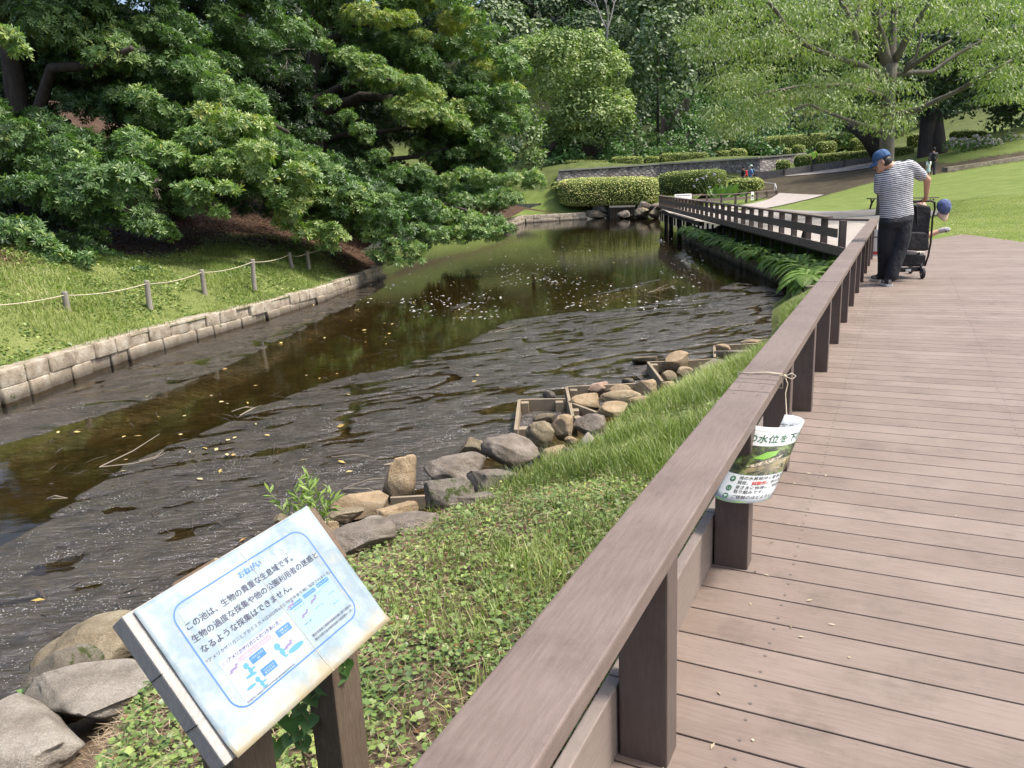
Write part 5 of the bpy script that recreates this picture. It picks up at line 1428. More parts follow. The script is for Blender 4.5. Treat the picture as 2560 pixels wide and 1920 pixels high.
FOREST = [
 (1450, 350, 110, 60, 92, .05, G_dark, "added low tree tinted black for the shaded hollow under the dome tree"),  # low crowns added and tinted dark to paint the shade under the dome
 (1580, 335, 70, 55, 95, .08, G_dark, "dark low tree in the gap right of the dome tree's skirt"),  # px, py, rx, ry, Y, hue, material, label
 (1150, 40, 130, 120, 100, .45, G_dark, "bluish dark forest tree behind the sunlit ridge of the leaning evergreen"),
 (1245, 130, 95, 95, 96, .5, G_dark, "round mid-green forest tree just left above the light dome-shaped tree"),
 (1330, 120, 70, 60, 108, .6, G_dark, "lighter forest tree peeping above the top of the dome-shaped tree"),
 (1330, 15, 110, 70, 118, .25, G_dark, "forest tree at the top edge left of the bare tree"),
 (1480, 110, 85, 70, 110, .35, G_dark, "dark forest tree right above the dome-shaped tree"),
 (1540, 150, 70, 80, 104, .45, G_dark, "bushy dark tree in the notch between the dome and the tall dark tree"),
 (1565, 20, 110, 70, 120, .35, G_dark, "forest tree at the top edge behind the bare tree"),
 (1655, 60, 105, 90, 100, .62, G_dark, "grey-green rounded forest tree above the tall dark tree"),
 (1645, 190, 85, 135, 84, .5, G_dark, "tall dark rounded tree right of the light dome-shaped tree"),
 (1760, 50, 100, 110, 108, .3, G_dark, "dark forest tree behind the left edge of the cherry tree"),
 (1740, 190, 70, 90, 98, .12, G_dark, "very dark shrubby tree at the left edge of the cherry crown"),
 (1890, 40, 130, 120, 112, .35, G_dark, "forest tree seen through the left of the cherry crown"),
 (2040, 110, 130, 120, 104, .4, G_dark, "forest tree seen through the middle of the cherry crown"),
 (2190, 50, 140, 130, 108, .35, G_dark, "forest tree behind the forked cherry trunk"),
 (2360, 80, 140, 130, 98, .3, G_dark, "forest tree behind the right of the cherry crown"),
 (2530, 60, 140, 140, 92, .3, G_dark, "forest tree behind the far right cherry branches"),
 (1420, -90, 200, 90, 126, .3, G_dark, "high forest tree over the bare tree, mostly above the frame"),
 (1000, -60, 170, 120, 110, .3, G_dark, "high forest tree behind the leaning evergreen"),
 (820, 260, 190, 150, 96, .15, G_dark, "deep-shaded tree glimpsed through the leaning evergreen"),  # low hue from here on puts the wood's shade into the tint
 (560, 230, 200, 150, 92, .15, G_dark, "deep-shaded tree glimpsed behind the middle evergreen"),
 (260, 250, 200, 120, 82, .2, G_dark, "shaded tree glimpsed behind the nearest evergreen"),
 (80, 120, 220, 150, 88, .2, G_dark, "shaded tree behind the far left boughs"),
]
for i, (px, py, rx, ry, Y, hue, mt, lab) in enumerate(FOREST):
    bl = [eb(px, py, rx, ry, Y)]
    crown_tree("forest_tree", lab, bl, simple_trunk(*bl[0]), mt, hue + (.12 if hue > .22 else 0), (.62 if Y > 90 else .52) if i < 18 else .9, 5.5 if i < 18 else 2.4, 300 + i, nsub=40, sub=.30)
bl = [eb(1410, 190, 150, 105, 82), eb(1475, 290, 105, 75, 80), eb(1320, 180, 90, 80, 82), eb(1535, 290, 52, 80, 81), eb(1400, 330, 60, 50, 83)]
crown_tree("dome_tree", "large light-green dome-shaped tree standing on the far bank", bl, [aty(1362, 405, 82), aty(1385, 360, 82), aty(1420, 335, 82.5), aty(1440, 260, 83)], G_round, .62, .34, 17, 330, sub=.17, nsub=110, up=.7)
crown_tree("young_tree", "pale green slender tree beside the leaning evergreen's right edge", [eb(1318, 350, 42, 75, 48), eb(1335, 400, 30, 30, 47.5)], [aty(1325, 470, 48), aty(1322, 400, 48), aty(1318, 340, 48)], G_round, .3, .24, 32, 331, sub=.35, nsub=22)
crown_tree("evergreen_tree", "dark evergreen with a twin black trunk behind the far right lawn", [eb(2450, 215, 150, 105, 56), eb(2330, 225, 120, 80, 54), eb(2560, 260, 80, 80, 57), eb(2240, 215, 90, 60, 53), eb(2480, 120, 200, 80, 52)], [aty(2318, 425, 52), aty(2325, 360, 52.3), aty(2335, 280, 53)], G_dark, .2, .34, 14, 332, M_bark_black, nsub=40)  # crown blobs added wide so their shade falls on the brown bank
mb = MB(); tr_ = [o for o in COL.objects if o.get('label', '').startswith("dark evergreen with a twin")][0]
mb.tube([aty(2300, 430, 52), aty(2316, 415, 52), aty(2318, 360, 52.3), aty(2325, 270, 53)], [.9, .62, .55, .5], 12); mb.build("trunk", M_bark_black, tr_, smooth=True)
mb = MB(); mb.tube([aty(2368, 425, 51.6), aty(2350, 400, 51.6), aty(2345, 350, 52), aty(2338, 280, 53)], [.8, .5, .45, .4], 12); mb.build("trunk", M_bark_black, tr_, smooth=True)
crown_tree("evergreen_tree", "black-trunked leaning tree behind the cherry trunk", [eb(2165, 270, 75, 55, 58), eb(2010, 300, 45, 38, 60)], [aty(2200, 405, 55), aty(2180, 360, 55), aty(2120, 318, 56)], G_dark, .25, .34, 13, 333, M_bark_black, nsub=30)
o = [q for q in COL.objects if q.get('label', '').startswith("black-trunked leaning")][0]
mb = MB(); mb.tube([aty(2195, 400, 55), aty(2192, 350, 55.2), aty(2195, 290, 56)], [.36, .3, .25], 10); mb.tube([aty(2190, 385, 55), aty(2165, 345, 55), aty(2118, 312, 55.6)], [.42, .36, .2], 10); mb.build("trunk", M_bark_black, o, smooth=True)
crown_tree("flowering_shrub", "yellow-flowered shrub showing through the left of the cherry crown", [eb(1840, 215, 45, 30, 84), eb(1915, 185, 30, 22, 86)], None, G_round, .95, .2, 10, 334, cat="shrub")
# bare tree
def bare_tree():
    rng = np.random.default_rng(9); r = empty("bare_tree", aty(1520, 150, 100), "leafless grey tree standing among the forest at the top", "tree")
    mb = MB()
    def grow(p, d, L, rad, lv):
        q = p + d * L; mb.tube([p, p + d * L * .5 + rng.normal(0, L * .04, 3), q], [rad, rad * .85, rad * .65], 5)
        if lv:
            for _ in range(3): grow(q, nrm(d + rng.normal(0, .45, 3) * [1, .4, .7] + [0, 0, .1]), L * rng.uniform(.6, .85), rad * .62, lv - 1)
    grow(aty(1520, 165, 98), np.array([0, 0, 1.]), 4.0, .16, 4)
    mb.build("trunk", mat_plain("grey_dead_wood", (.32, .30, .28), .9), r)
bare_tree()

# --- the big cherry tree
def cherry():
    rng = np.random.default_rng(77)
    r = empty("cherry_tree", aty(2212, 545, 27), "large light-green deciduous tree with a pale forked trunk behind the man", "tree")
    mb = MB(); base = aty(2212, 560, 27)
    mb.tube([base + [0, 0, -.1], base + [0, 0, .1], aty(2212, 510, 27), aty(2216, 400, 27), aty(2219, 290, 27), aty(2222, 200, 27), aty(2224, 160, 27)], [.44, .34, .27, .245, .235, .23, .25], 14)
    mb.build("trunk", M_bark_pale, r, smooth=True)
    mb = MB()
    for pts, r0, r1 in [([(2222, 170, 27), (2205, 100, 27), (2190, 60, 26.8), (2185, -60, 26.5)], .2, .12), ([(2225, 170, 27), (2232, 100, 27.2), (2236, 40, 27.3), (2240, -80, 27.4)], .17, .11),
                        ([(2232, 160, 27), (2270, 90, 26.6), (2300, 45, 26.4), (2345, -30, 26)], .13, .08), ([(2230, 290, 27), (2300, 272, 26.4), (2380, 235, 25.8), (2450, 190, 25.2), (2530, 150, 25)], .11, .035),
                        ([(2262, 175, 27), (2310, 145, 26.6), (2340, 125, 26.2), (2380, 100, 26)], .10, .04), ([(2265, 165, 27), (2290, 140, 27), (2305, 80, 27)], .06, .03), ([(2140, 125, 26), (2135, 70, 26), (2105, 10, 26), (2090, -40, 26)], .1, .07), ([(2138, 90, 26), (2145, 20, 26), (2150, -30, 26)], .08, .05),
                        ([(2215, 200, 27), (2150, 160, 26.4), (2080, 140, 26), (2010, 110, 25.6), (1960, 60, 25.4), (1920, 5, 25)], .11, .05), ([(2210, 330, 27), (2120, 300, 26), (2020, 260, 25.4), (1930, 300, 25)], .08, .02),
                        ([(2212, 240, 27), (2120, 210, 26), (2000, 215, 25.2), (1880, 240, 24.8)], .09, .02), ([(2225, 190, 27), (2330, 180, 27.4), (2440, 110, 27.6), (2550, 60, 28)], .1, .03), ([(2185, 60, 27), (2230, 20, 27), (2260, 15, 27)], .07, .04)]:
        limb(mb, pts, r0, r1)
    mb.build("limbs", M_bark_pale, r, smooth=True)
    # leafy sprays: flattened drooping pads
    poly = [(1700, 60), (1760, 30), (1800, -60), (2560, -60), (2640, 40), (2640, 210), (2540, 250), (2460, 235), (2420, 190), (2340, 200), (2300, 250), (2270, 310), (2230, 340), (2180, 330), (2150, 270), (2060, 320), (1980, 300), (1920, 310), (1800, 330), (1760, 290), (1790, 250), (1745, 235), (1790, 190), (1740, 130)]
    VV, FF, TT, nv = [], [], [], 0
    n = 0; pads = []
    while n < 500:
        px, py = rng.uniform(1690, 2650), rng.uniform(-70, 345)
        if not inpoly(np.array([px]), np.array([py]), poly)[0]: continue
        Y = rng.uniform(23.2, 31)
        # fewer pads in front of the fork and limbs
        if 2170 < px < 2420 and 40 < py < 200 and Y < 27.6 and rng.random() < .7: continue
        if 2190 < px < 2480 and 190 < py < 290 and rng.random() < .45: continue
        pads.append((aty(px, py, Y), rng.uniform(.35, .75))); n += 1
    for c, k in pads:
        m_ = int(rng.uniform(70, 150) * k * 1.5)
        rr = np.sqrt(rng.random(m_)) * k; a = rng.uniform(0, 6.28, m_)
        P = c + np.stack([rr * np.cos(a), rr * np.sin(a), -.35 * rr ** 2 + rng.normal(0, .09, m_)], 1)
        out = np.stack([np.cos(a), np.sin(a), np.zeros(m_)], 1)
        d = nrm(out * .7 + rng.normal(0, .35, (m_, 3)) + np.array([0, 0, -.75]))
        nor = nrm(out * .6 + np.array([0, 0, .8]) + rng.normal(0, .3, (m_, 3)))
        V, F = leaf_np(P, d, nor, rng.uniform(.10, .17, m_), rng.uniform(.036, .055, m_), .12)
        VV.append(V); FF.append(F + nv); nv += len(V); TT.append(np.repeat(np.clip(rng.normal(.52 + rng.normal(0, .1), .15, m_), 0, 1), 5))
    link("crown", mesh_np("crown", np.concatenate(VV), [np.concatenate(FF)], G_cherry, tint=np.concatenate(TT)), r)
cherry()

# --- clipped hedges and balls
def hedge(label, line, h, w, seed, hue=.5, dens=230, name="hedge", leaf=.10, group="clipped hedges", cat="hedge", rnd=.55):
    """line: world points of the foot line; a rounded clipped mass with leafy surface"""
    rng = np.random.default_rng(seed)
    E = [np.asarray(p, float) for p in line]
    L = np.concatenate([[0], np.cumsum([np.linalg.norm(b_ - a) for a, b_ in zip(E[:-1], E[1:])])])
    n = max(10, int(L[-1] / .22)); m_ = 14
    rings = []
    for i in range(n + 1):
        s = L[-1] * i / n
        c = np.array([np.interp(s, L, [e[k] for e in E]) for k in range(3)])
        s2 = min(s + .05, L[-1]); s1 = max(s2 - .1, 0)
        d = nrm(np.array([np.interp(s2, L, [e[k] for e in E]) - np.interp(s1, L, [e[k] for e in E]) for k in range(3)]) * [1, 1, 0]); sd2 = np.array([d[1], -d[0], 0])
        endk = min(s, L[-1] - s) / (w * .5); e = (1 - max(0, 1 - endk) ** 2.6) ** .5 if endk < 1 else 1
        e = max(e, .05)
        ring = []
        for k in range(m_):
            a = 2 * math.pi * k / m_
            ca, sa = math.cos(a), math.sin(a)
            ca, sa = math.copysign(abs(ca) ** rnd, ca), math.copysign(abs(sa) ** rnd, sa)
            bump_ = 1 + .10 * (fbm(np.array([s * .9 + seed]), np.array([a * 1.3]), seed)[0] - .5)
            ring.append(c + sd2 * ca * w / 2 * e * bump_ + np.array([0, 0, h / 2 + sa * h / 2 * (e ** .35) * bump_]))
        rings.append(np.array(ring))
    R4 = np.array(rings)
    mb = MB(); mb.loft([r for r in rings])
    o = mb.build(name, mat_plain("hedge_core", (.06, .085, .022), .9, .1), smooth=True)
    # leaves on the surface
    tot = L[-1] * (2 * h + w) * dens; N = int(tot)
    ii = rng.uniform(0, n - 1e-3, N); kk = rng.uniform(0, m_, N)
    i0 = ii.astype(int); k0 = kk.astype(int) % m_; fi = (ii - i0)[:, None]; fk = (kk - kk.astype(int))[:, None]; k1 = (k0 + 1) % m_
    P = (R4[i0, k0] * (1 - fi) + R4[i0 + 1, k0] * fi) * (1 - fk) + (R4[i0, k1] * (1 - fi) + R4[i0 + 1, k1] * fi) * fk
    C = R4.mean(1)[i0]
    A = nrm(P - C)
    keep = A[:, 2] > -.7
    P, A = P[keep], A[keep]; N = len(P)
    P = P + A * rng.normal(.01, .03, (N, 1))
    nor = nrm(A + rng.normal(0, .4, (N, 3)) + np.array([0, 0, .45])); d = nrm(np.cross(nor, rng.normal(size=(N, 3))) + .5 * A)
    V, F = leaf_np(P, d, nor, leaf * rng.uniform(.7, 1.4, N), leaf * .6 * rng.uniform(.7, 1.3, N), .12)
    pn = fbm(P[:, 0] * 1.2 + P[:, 2], P[:, 1] * 1.2 + seed, 3)
    t = np.clip(hue + (pn - .5) * .7 + rng.normal(0, .09, N), 0, 1)
    lo = link("leaves", mesh_np("leaves", V, [F], G_hedge, tint=np.repeat(t, 5)), o)
    return tag(o, label, cat, group)
def hedge_px(label, x0, y0, x1, y1, Y0, Y1, h=None, w=None, seed=1, y0b=None, y1b=None, **k):
    """from the silhouette in the photograph: left end (x0, top y0 .. foot y1), right end (x1, top y0b .. foot y1b)"""
    y0b = y0 if y0b is None else y0b; y1b = y1 if y1b is None else y1b
    Yc = (Y0 + Y1) / 2
    h = h or ((y1 - y0) + (y1b - y0b)) / 2 * Yc / FOC
    w = w or min(1.4, max(.7, h))
    A, B = aty(x0, y1, Y0), aty(x1, y1b, Y1)
    d = nrm(B - A)
    ln = np.linalg.norm(B - A)
    g = min(.0 * w, ln * .3)
    return hedge(label, [A + d * g, B - d * g], h, w, seed, **k)
hedge_px("big bright rounded azalea hedge right above the far waterline", 1396, 452, 1648, 517, 68.5, 67.5, w=4.0, seed=401, y0b=446, y1b=512, hue=.72, dens=150, leaf=.12)
hedge_px("brownish-green rounded hedge behind the end of the pond fence", 1652, 436, 1812, 490, 58, 55, w=2.6, seed=402, y0b=425, y1b=482, hue=.55, dens=90)
hedge_px("low brownish hedge in front of the two walkers with backpacks", 1820, 449, 1908, 480, 53.5, 53, w=1.6, seed=403, hue=.58, y1b=478)
hedge("long low dark hedge strip below the stone wall", [aty(1377, 470, 70), aty(1500, 466, 70), aty(1650, 459, 69.5), aty(1795, 449, 67)], .48, .9, 404, .45)
hedge_px("shaded dark box hedge at the left end above the stone wall", 1411, 404, 1522, 427, 76, 76, seed=405, hue=.2)  # low hue puts the shadow here into the leaf tint
hedge_px("clipped long hedge above the stone wall, next right of the shaded one", 1526, 396, 1609, 422, 76, 76, seed=406, y0b=394, y1b=420, hue=.42)
hedge_px("short clipped hedge block in the gap above the stone wall", 1610, 394, 1650, 417, 76, 76, seed=407, hue=.45)
hedge_px("longest clipped hedge directly above the stone wall", 1649, 390, 1772, 415, 76, 75, seed=408, y0b=381, y1b=412, hue=.45)
hedge_px("small rust-topped hedge block left of its twin on the terrace", 1793, 379, 1826, 404, 74, 74, seed=409, hue=.6)
hedge_px("rust-topped hedge block right of its smaller twin on the terrace", 1824, 375, 1867, 403, 74, 73.5, seed=410, hue=.62)
hedge("long tall loose hedge across the upper terrace", [aty(1797, 392, 80), aty(1900, 388, 80), aty(2049, 378, 79), aty(2180, 372, 78)], 1.7, 1.6, 411, .55)
hedge_px("tiny round bush between the terrace hedges", 1957, 373, 1977, 390, 71, 71, seed=412, hue=.5, name="bush", cat="bush")
hedge_px("round bush left of the jogger", 1983, 365, 2011, 390, 71, 71, seed=413, hue=.55, name="bush", cat="bush")
hedge_px("boxy hedge right above the jogger", 2039, 357, 2089, 383, 70, 70, seed=414, hue=.52)
hedge_px("rounded hedge against the leaning black trunk", 2123, 350, 2188, 378, 68, 68, seed=415, hue=.5)
hedge_px("low ball-shaped bush on the stone wall's right end", 1939, 403, 1975, 430, 63, 62.5, seed=416, hue=.5, name="bush", cat="bush", w=1.1)
hedge_px("long clipped hedge behind the jogger, rising to the right", 1984, 394, 2186, 421, 62, 58.5, seed=417, y0b=377, y1b=409, hue=.5)
hedge_px("hedge piece right behind the cherry trunk", 2232, 370, 2282, 394, 57, 56, seed=418, hue=.5)
hedge_px("hedge half hidden by the twin black trunk", 2268, 338, 2304, 370, 60, 60, seed=419, hue=.5)
hedge_px("low hedge behind the hydrangea bed on the right", 2372, 330, 2470, 350, 58, 57, seed=420, hue=.5)
hedge("low shaded hedge strip at the far left under the dome tree", [aty(1380, 478, 69), aty(1425, 476, 69)], .4, .8, 421, .4)

# --- hydrangeas
def hydrangea(label, x0, y0, x1, y1, Y, flowers, seed, hue=.45, fh=.6, fr=.09):
    rng = np.random.default_rng(seed)
    k = Y / FOC; c = aty((x0 + x1) / 2, (y0 + y1) / 2, Y); rx, rz = (x1 - x0) / 2 * k, (y1 - y0) / 2 * k
    bl = []
    for _ in range(max(5, int(rx / rz * 6))):
        u = rng.uniform(-1, 1); bl.append((c + np.array([u * rx * .75, rng.uniform(-.4, .4) * rz, rng.uniform(-.5, .35) * rz * (1 - .5 * abs(u))]), np.array([1, 1, .85]) * rz * rng.uniform(.45, .65)))
    r = empty("hydrangea", [c[0], c[1], c[2] - rz], label, "hydrangea", "hydrangea bushes")
    P, A, I = shell(bl, 42, rng, -.6, .75)
    A2 = nrm(A + [0, 0, .4] + rng.normal(0, .35, A.shape)); d = nrm(np.cross(A2, rng.normal(size=A.shape)) + .4 * A - [0, 0, .2])
    V, F = leaf_np(P, d, A2, .17 * rng.uniform(.7, 1.3, len(P)), .11 * rng.uniform(.7, 1.2, len(P)), .12)
    link("foliage", mesh_np("foliage", V, [F], G_hyd, tint=np.repeat(np.clip(rng.normal(hue, .2, len(P)), 0, 1), 5)), r)
    if flowers:
        vis = (A[:, 1] < .3) & (A[:, 2] > -.3); cand = P[vis]
        cen = cand[rng.choice(len(cand), min(flowers, len(cand)), replace=False)]
        m_ = 34
        u = sphere_dirs(len(cen) * m_, rng); Q = np.repeat(cen, m_, 0) + u * fr * np.array([1, 1, .75]) + [0, -.03, .02]
        V, F = leaf_np(Q, nrm(np.cross(u, rng.normal(size=u.shape))), u, .05, .05, .05)
        t = np.repeat(np.clip(rng.normal(fh, .18, len(cen)), 0, 1), m_)
        link("flower_heads", mesh_np("flower_heads", V, [F], G_flower, tint=np.repeat(t, 5)), r)
    return r
hydrangea("hydrangea with pale pink blooms in shade under the dome tree", 1530, 355, 1640, 402, 80, 34, 501, .3, .65)
hydrangea("leafy hydrangea without blooms below the plank wall", 1625, 318, 1715, 392, 82, 6, 502, .5, .7)
hydrangea("round green hydrangea at the left terrace, bloomless", 1621, 358, 1674, 395, 79, 3, 503, .6)
hydrangea("tall hydrangea covered with creamy white blooms beside the plank wall", 1686, 283, 1762, 330, 86, 46, 504, .45, .95, .11)
hydrangea("small leafy hydrangea on the middle terrace between plank edges", 1726, 317, 1766, 347, 84, 2, 505, .5)
hydrangea("hydrangea spangled with pinkish-white blooms over the long hedge", 1738, 338, 1806, 392, 79, 44, 506, .5, .85)
hydrangea("wide hydrangea with a few blush blooms left of the tall loose hedge", 1795, 334, 1858, 380, 81, 12, 507, .5, .7)
hydrangea("little hydrangea at the foot of the left plank terrace", 1678, 360, 1714, 390, 78, 2, 508, .55)
hydrangea("hydrangea with lilac heads nearest the twin black trunk", 2360, 336, 2440, 385, 50, 26, 509, .45, .25, .10)
hydrangea("middle hydrangea of the right bed with mauve and white heads", 2430, 326, 2510, 380, 50.5, 34, 510, .45, .35, .10)
hydrangea("rightmost hydrangea in the bed by the lawn", 2500, 320, 2600, 375, 51, 34, 511, .45, .3, .10)
hydrangea("hydrangea at the water end of the left terrace edging, half hidden by the dome tree", 1565, 338, 1625, 372, 82, 5, 512, .35)

# --- ferns, lilies, sprigs
def fern_clump(V_, F_, T_, nv, c, n, L, rng, hue, lean=(0, 0, 0)):
    for _ in range(n):
        a = rng.uniform(0, 6.28); d = nrm(np.array([math.cos(a), math.sin(a), rng.uniform(.35, 1.1)]) + np.array(lean)); p = c + rng.normal(0, .06, 3) * [1, 1, .2]
        l = L * rng.uniform(.6, 1.15); k = 20
        q = [p]; dd = d.copy()
        for i in range(k):
            dd = nrm(dd + np.array([0, 0, -.09])); q.append(q[-1] + dd * l / k)
        q = np.array(q); dirs = nrm(np.diff(q, axis=0)); mid = q[1:]
        side = nrm(np.cross(dirs, [0, 0, 1.]))
        s = np.linspace(0, 1, k); wl = L * .26 * np.sin(np.pi * np.clip(s * .85 + .12, 0, 1)) + .01
        for sg in (-1, 1):
            dv = nrm(side * sg + dirs * .55 + [0, 0, -.12]); nn = nrm(np.cross(side, dirs)); nn = nn * np.sign(nn[:, 2:3] + 1e-6)
            V, F = leaf_np(mid, dv, nn, wl, np.full(k, l / k * 1.15), .1)
            V_.append(V); F_.append(F + nv[0]); nv[0] += len(V); T_.append(np.repeat(np.clip(rng.normal(hue, .12, k), 0, 1), 5))
def ferns(name, label, cat, cs, n, L, seed, hue=.45, kind=None, lean=(0, 0, 0)):
    rng = np.random.default_rng(seed); V_, F_, T_, nv = [], [], [], [0]
    for c in cs: fern_clump(V_, F_, T_, nv, np.asarray(c, float), n, L, rng, hue, lean)
    return tag(link(name, mesh_np(name, np.concatenate(V_), [np.concatenate(F_)], G_fern, tint=np.concatenate(T_))), label, cat, None, kind)
def rwx(Y): return float(np.interp(Y, [p[1] for p in RWALL], [p[0] for p in RWALL]))
ferns("fern", "largest arching fern clump, bright green, at the near end of the pond wall", "fern", [[rwx(Y) + dx, Y, -.42] for Y, dx in ((14.5, .05), (15.0, .05), (15.5, .1), (16.0, .1), (15.2, .35), (15.8, .3), (16.5, .1), (16.2, .3), (17.0, .15))], 34, .62, 601, .6, None, (-.35, -.2, 0))
ferns("fern", "drooping dark fern tuft hanging over the pond wall beside the largest fern", "fern", [[rwx(Y) + dx, Y, -.42] for Y, dx in ((17.6, .05), (18.0, .15), (18.5, .05), (18.2, .2))], 22, .6, 602, .35, None, (-.4, -.1, -.2))
rng = np.random.default_rng(3)
ferns("fern_growth", "continuous ferny undergrowth along the pond wall below the fence", "ferns", [[rwx(Y) + rng.uniform(-.02, .2), Y, -.48 + rng.uniform(0, .08)] for Y in np.sort(18.8 + 15.7 * rng.random(64))], 13, .46, 603, .5, "stuff", (-.2, 0, 0))
def broad_plant(label, x0, y0, x1, y1, Y, n, seed):
    rng = np.random.default_rng(seed); k = Y / FOC; r = empty("broad_leaf_plant", aty((x0 + x1) / 2, y1, Y), label, "plant")
    B_ = np.array([aty(rng.uniform(x0 + 8, x1 - 8), y1, Y + rng.uniform(-.5, .5)) for _ in range(n)])
    d = nrm(np.stack([rng.uniform(-.8, .8, n), rng.uniform(-.5, .2, n), rng.uniform(.4, 1, n)], 1)); l = (y1 - y0) * k * rng.uniform(.6, 1.05, n)
    V, F = leaf_np(B_ + d * (l * .25)[:, None], d, nrm(np.stack([rng.normal(0, .3, n), -np.ones(n), np.full(n, .6)], 1)), l * .8, l * .38, .15, .45)
    link("leaves", mesh_np("leaves", V, [F], G_hyd, tint=np.repeat(np.clip(rng.normal(.85, .12, n), 0, 1), 5)), r)
    mb = MB()
    for i in range(n): mb.tube([B_[i], B_[i] + d[i] * l[i] * .3], .02, 5)
    mb.build("stems", mat_plain("plant_stem", (.12, .22, .05), .6), r)
broad_plant("bright green broad-leaved clump rising behind the cross fence", 1770, 455, 1855, 500, 49.5, 30, 610)
r = empty("lily_stalks", aty(1770, 485, 50.5), "tall thin stalks with fading pale flower heads behind the cross fence", "flowers")
mb, fb_ = MB(), MB()
for (x, y, xb) in ((1735, 466, 1760), (1758, 446, 1775), (1785, 437, 1790), (1797, 450, 1800), (1742, 450, 1768), (1765, 440, 1782), (1774, 468, 1780)):
    mb.tube([aty(xb, 490, 50.5), aty((x + xb) / 2 + 2, (y + 490) / 2, 50.5), aty(x, y, 50.5)], .014, 5)
    for _ in range(9): fb_.ell(aty(x, y, 50.5) + np.random.default_rng(int(x) + _).normal(0, .05, 3), (.03, .03, .03), n=6, m=4)
mb.build("stems", mat_plain("stalk_green", (.14, .20, .07), .7), r); fb_.build("flower_heads", mat_plain("faded_lilac", (.50, .47, .55), .7), r)
def sprig(label, px, py, z, n, h, seed, leafL=.06):
    rng = np.random.default_rng(seed); q = at(px, py, z); r = empty("leafy_sprig", q, label, "plant"); mb = MB(); PP, DD = [], []
    for _ in range(n):
        d = nrm(np.array([rng.normal(0, .3), rng.normal(0, .3), 1])); P = [q + rng.normal(0, .04, 3) * [1, 1, 0]]
        for i in range(10):
            d = nrm(d + rng.normal(0, .1, 3)); P.append(P[-1] + d * h / 10)
            if i > 2:
                for s in (-1, 1):
                    sd2 = nrm(np.cross(d, rng.normal(size=3))); PP.append(P[-1]); DD.append(nrm(sd2 * s + d * .8))
        mb.tube(P, list(np.linspace(.004, .002, 11)), 5)
    PP, DD = np.array(PP), np.array(DD)
    V, F = leaf_np(PP, DD, nrm(np.array([0, 0, 1.]) + rng.normal(0, .3, PP.shape)), leafL * rng.uniform(.7, 1.2, len(PP)), leafL * .28, .15)
    link("leaves", mesh_np("leaves", V, [F], G_fern, tint=np.repeat(np.clip(rng.normal(.72, .15, len(PP)), 0, 1), 5)), r)
    mb.build("stem", mat_plain("sprig_stem", (.15, .19, .06), .7), r)
sprig("light green leafy sprig growing behind the top corner of the sign", 730, 1330, -.9, 5, .42, 620, .085)
sprig("second leafy sprig, yellower, right of the sign's top corner", 795, 1345, -.85, 7, .36, 621, .085)
# vine at the sign's right post
def vine():
    rng = np.random.default_rng(12); r = empty("climbing_vine", aty(800, 1850, 1.75), "heart-leaved green vine climbing between the sign's posts", "vine")
    cs = [aty(x, y, 1.66) for x, y in ((745, 1770), (770, 1800), (745, 1835), (780, 1745), (800, 1725), (725, 1805), (720, 1850), (760, 1860), (845, 1690), (690, 1870), (820, 1712), (862, 1668))]
    V_, F_, T_, nv = [], [], [], 0
    for c in cs:
        s = rng.uniform(.03, .055); th = np.linspace(0, 2 * math.pi, 15)[:-1]
        pts = np.stack([.9 * np.sin(th) ** 3, (13 * np.cos(th) - 5 * np.cos(2 * th) - 2 * np.cos(3 * th) - np.cos(4 * th)) / 16], 1) * s * .75
        n_ = nrm(np.array([.2, -.75, .6]) + rng.normal(0, .3, 3)); dn = nrm(np.array([rng.normal(0, .4), 0, 1.]) - n_ * n_[2]); sd2 = np.cross(dn, n_)
        P = c + pts[:, :1] * sd2 + pts[:, 1:] * dn; V_.append(np.concatenate([P, [c - n_ * .004]])); k = len(P)
        F_.append(np.array([[i, (i + 1) % k, k] for i in range(k)]) + nv); nv += k + 1; T_.append(np.full(k + 1, np.clip(rng.normal(.35, .1), 0, 1)))
    link("leaves", mesh_np("leaves", np.concatenate(V_), [np.concatenate(F_)], G_hyd, tint=np.concatenate(T_)), r)
    mb = MB(); mb.tube([cs[7] - [0, 0, .1], cs[2], cs[1], cs[0], cs[3], cs[10], cs[11]], .003, 5); mb.build("stem", mat_plain("vine_stem", (.12, .15, .05), .7), r)
vine()

# --- grass and ground cover
def scatter_near(n, rng, tmax=1.05, u0=.16, u1=.80, pw=1.0):
    u = u0 + (u1 - u0) * rng.random(n) ** pw; t = rng.uniform(-.06, tmax, n)
    return u, t, nb_xyz(u, t)
rng = np.random.default_rng(21)
u, t, P = scatter_near(98000, rng, 1.0, .08, .62, 1.5)
g = near_grassy(P[:, 0], P[:, 1], u)
keep = rng.random(len(u)) < np.where((t > .55) & (u < .26), .6, 1.0) * np.clip(1.05 - .55 * g, .2, 1) * np.clip(fbm(P[:, 0] * 3, P[:, 1] * 3, 4) * 3.0 - .5, 0.2, 1)
P, t = P[keep], t[keep]; n = len(P)
A = nrm(np.array([0, 0, 1.]) + rng.normal(0, .35, (n, 3))); az = rng.uniform(0, 6.28, n)
d = nrm(np.stack([np.cos(az), np.sin(az), rng.normal(.05, .25, n)], 1))
sz = rng.uniform(.010, .026, n) * (1 + .35 * (rng.random(n) < .12))
V, F = leaf_np(P + np.stack([np.zeros(n), np.zeros(n), rng.uniform(.005, .05, n)], 1), d, A, sz * 1.25, sz * 1.15, .1, .42)
hue = np.clip(.42 + (fbm(P[:, 0] * 2, P[:, 1] * 2, 9) - .5) * .8 + rng.normal(0, .16, n), 0, .93); hue[rng.random(n) < .035] = 1.0
tag(link("ground_cover", mesh_np("ground_cover", V, [F], G_cover, tint=np.repeat(hue, 5))), "low heart-leaved creeping weeds on the bank by the railing", "ground cover", None, "stuff")
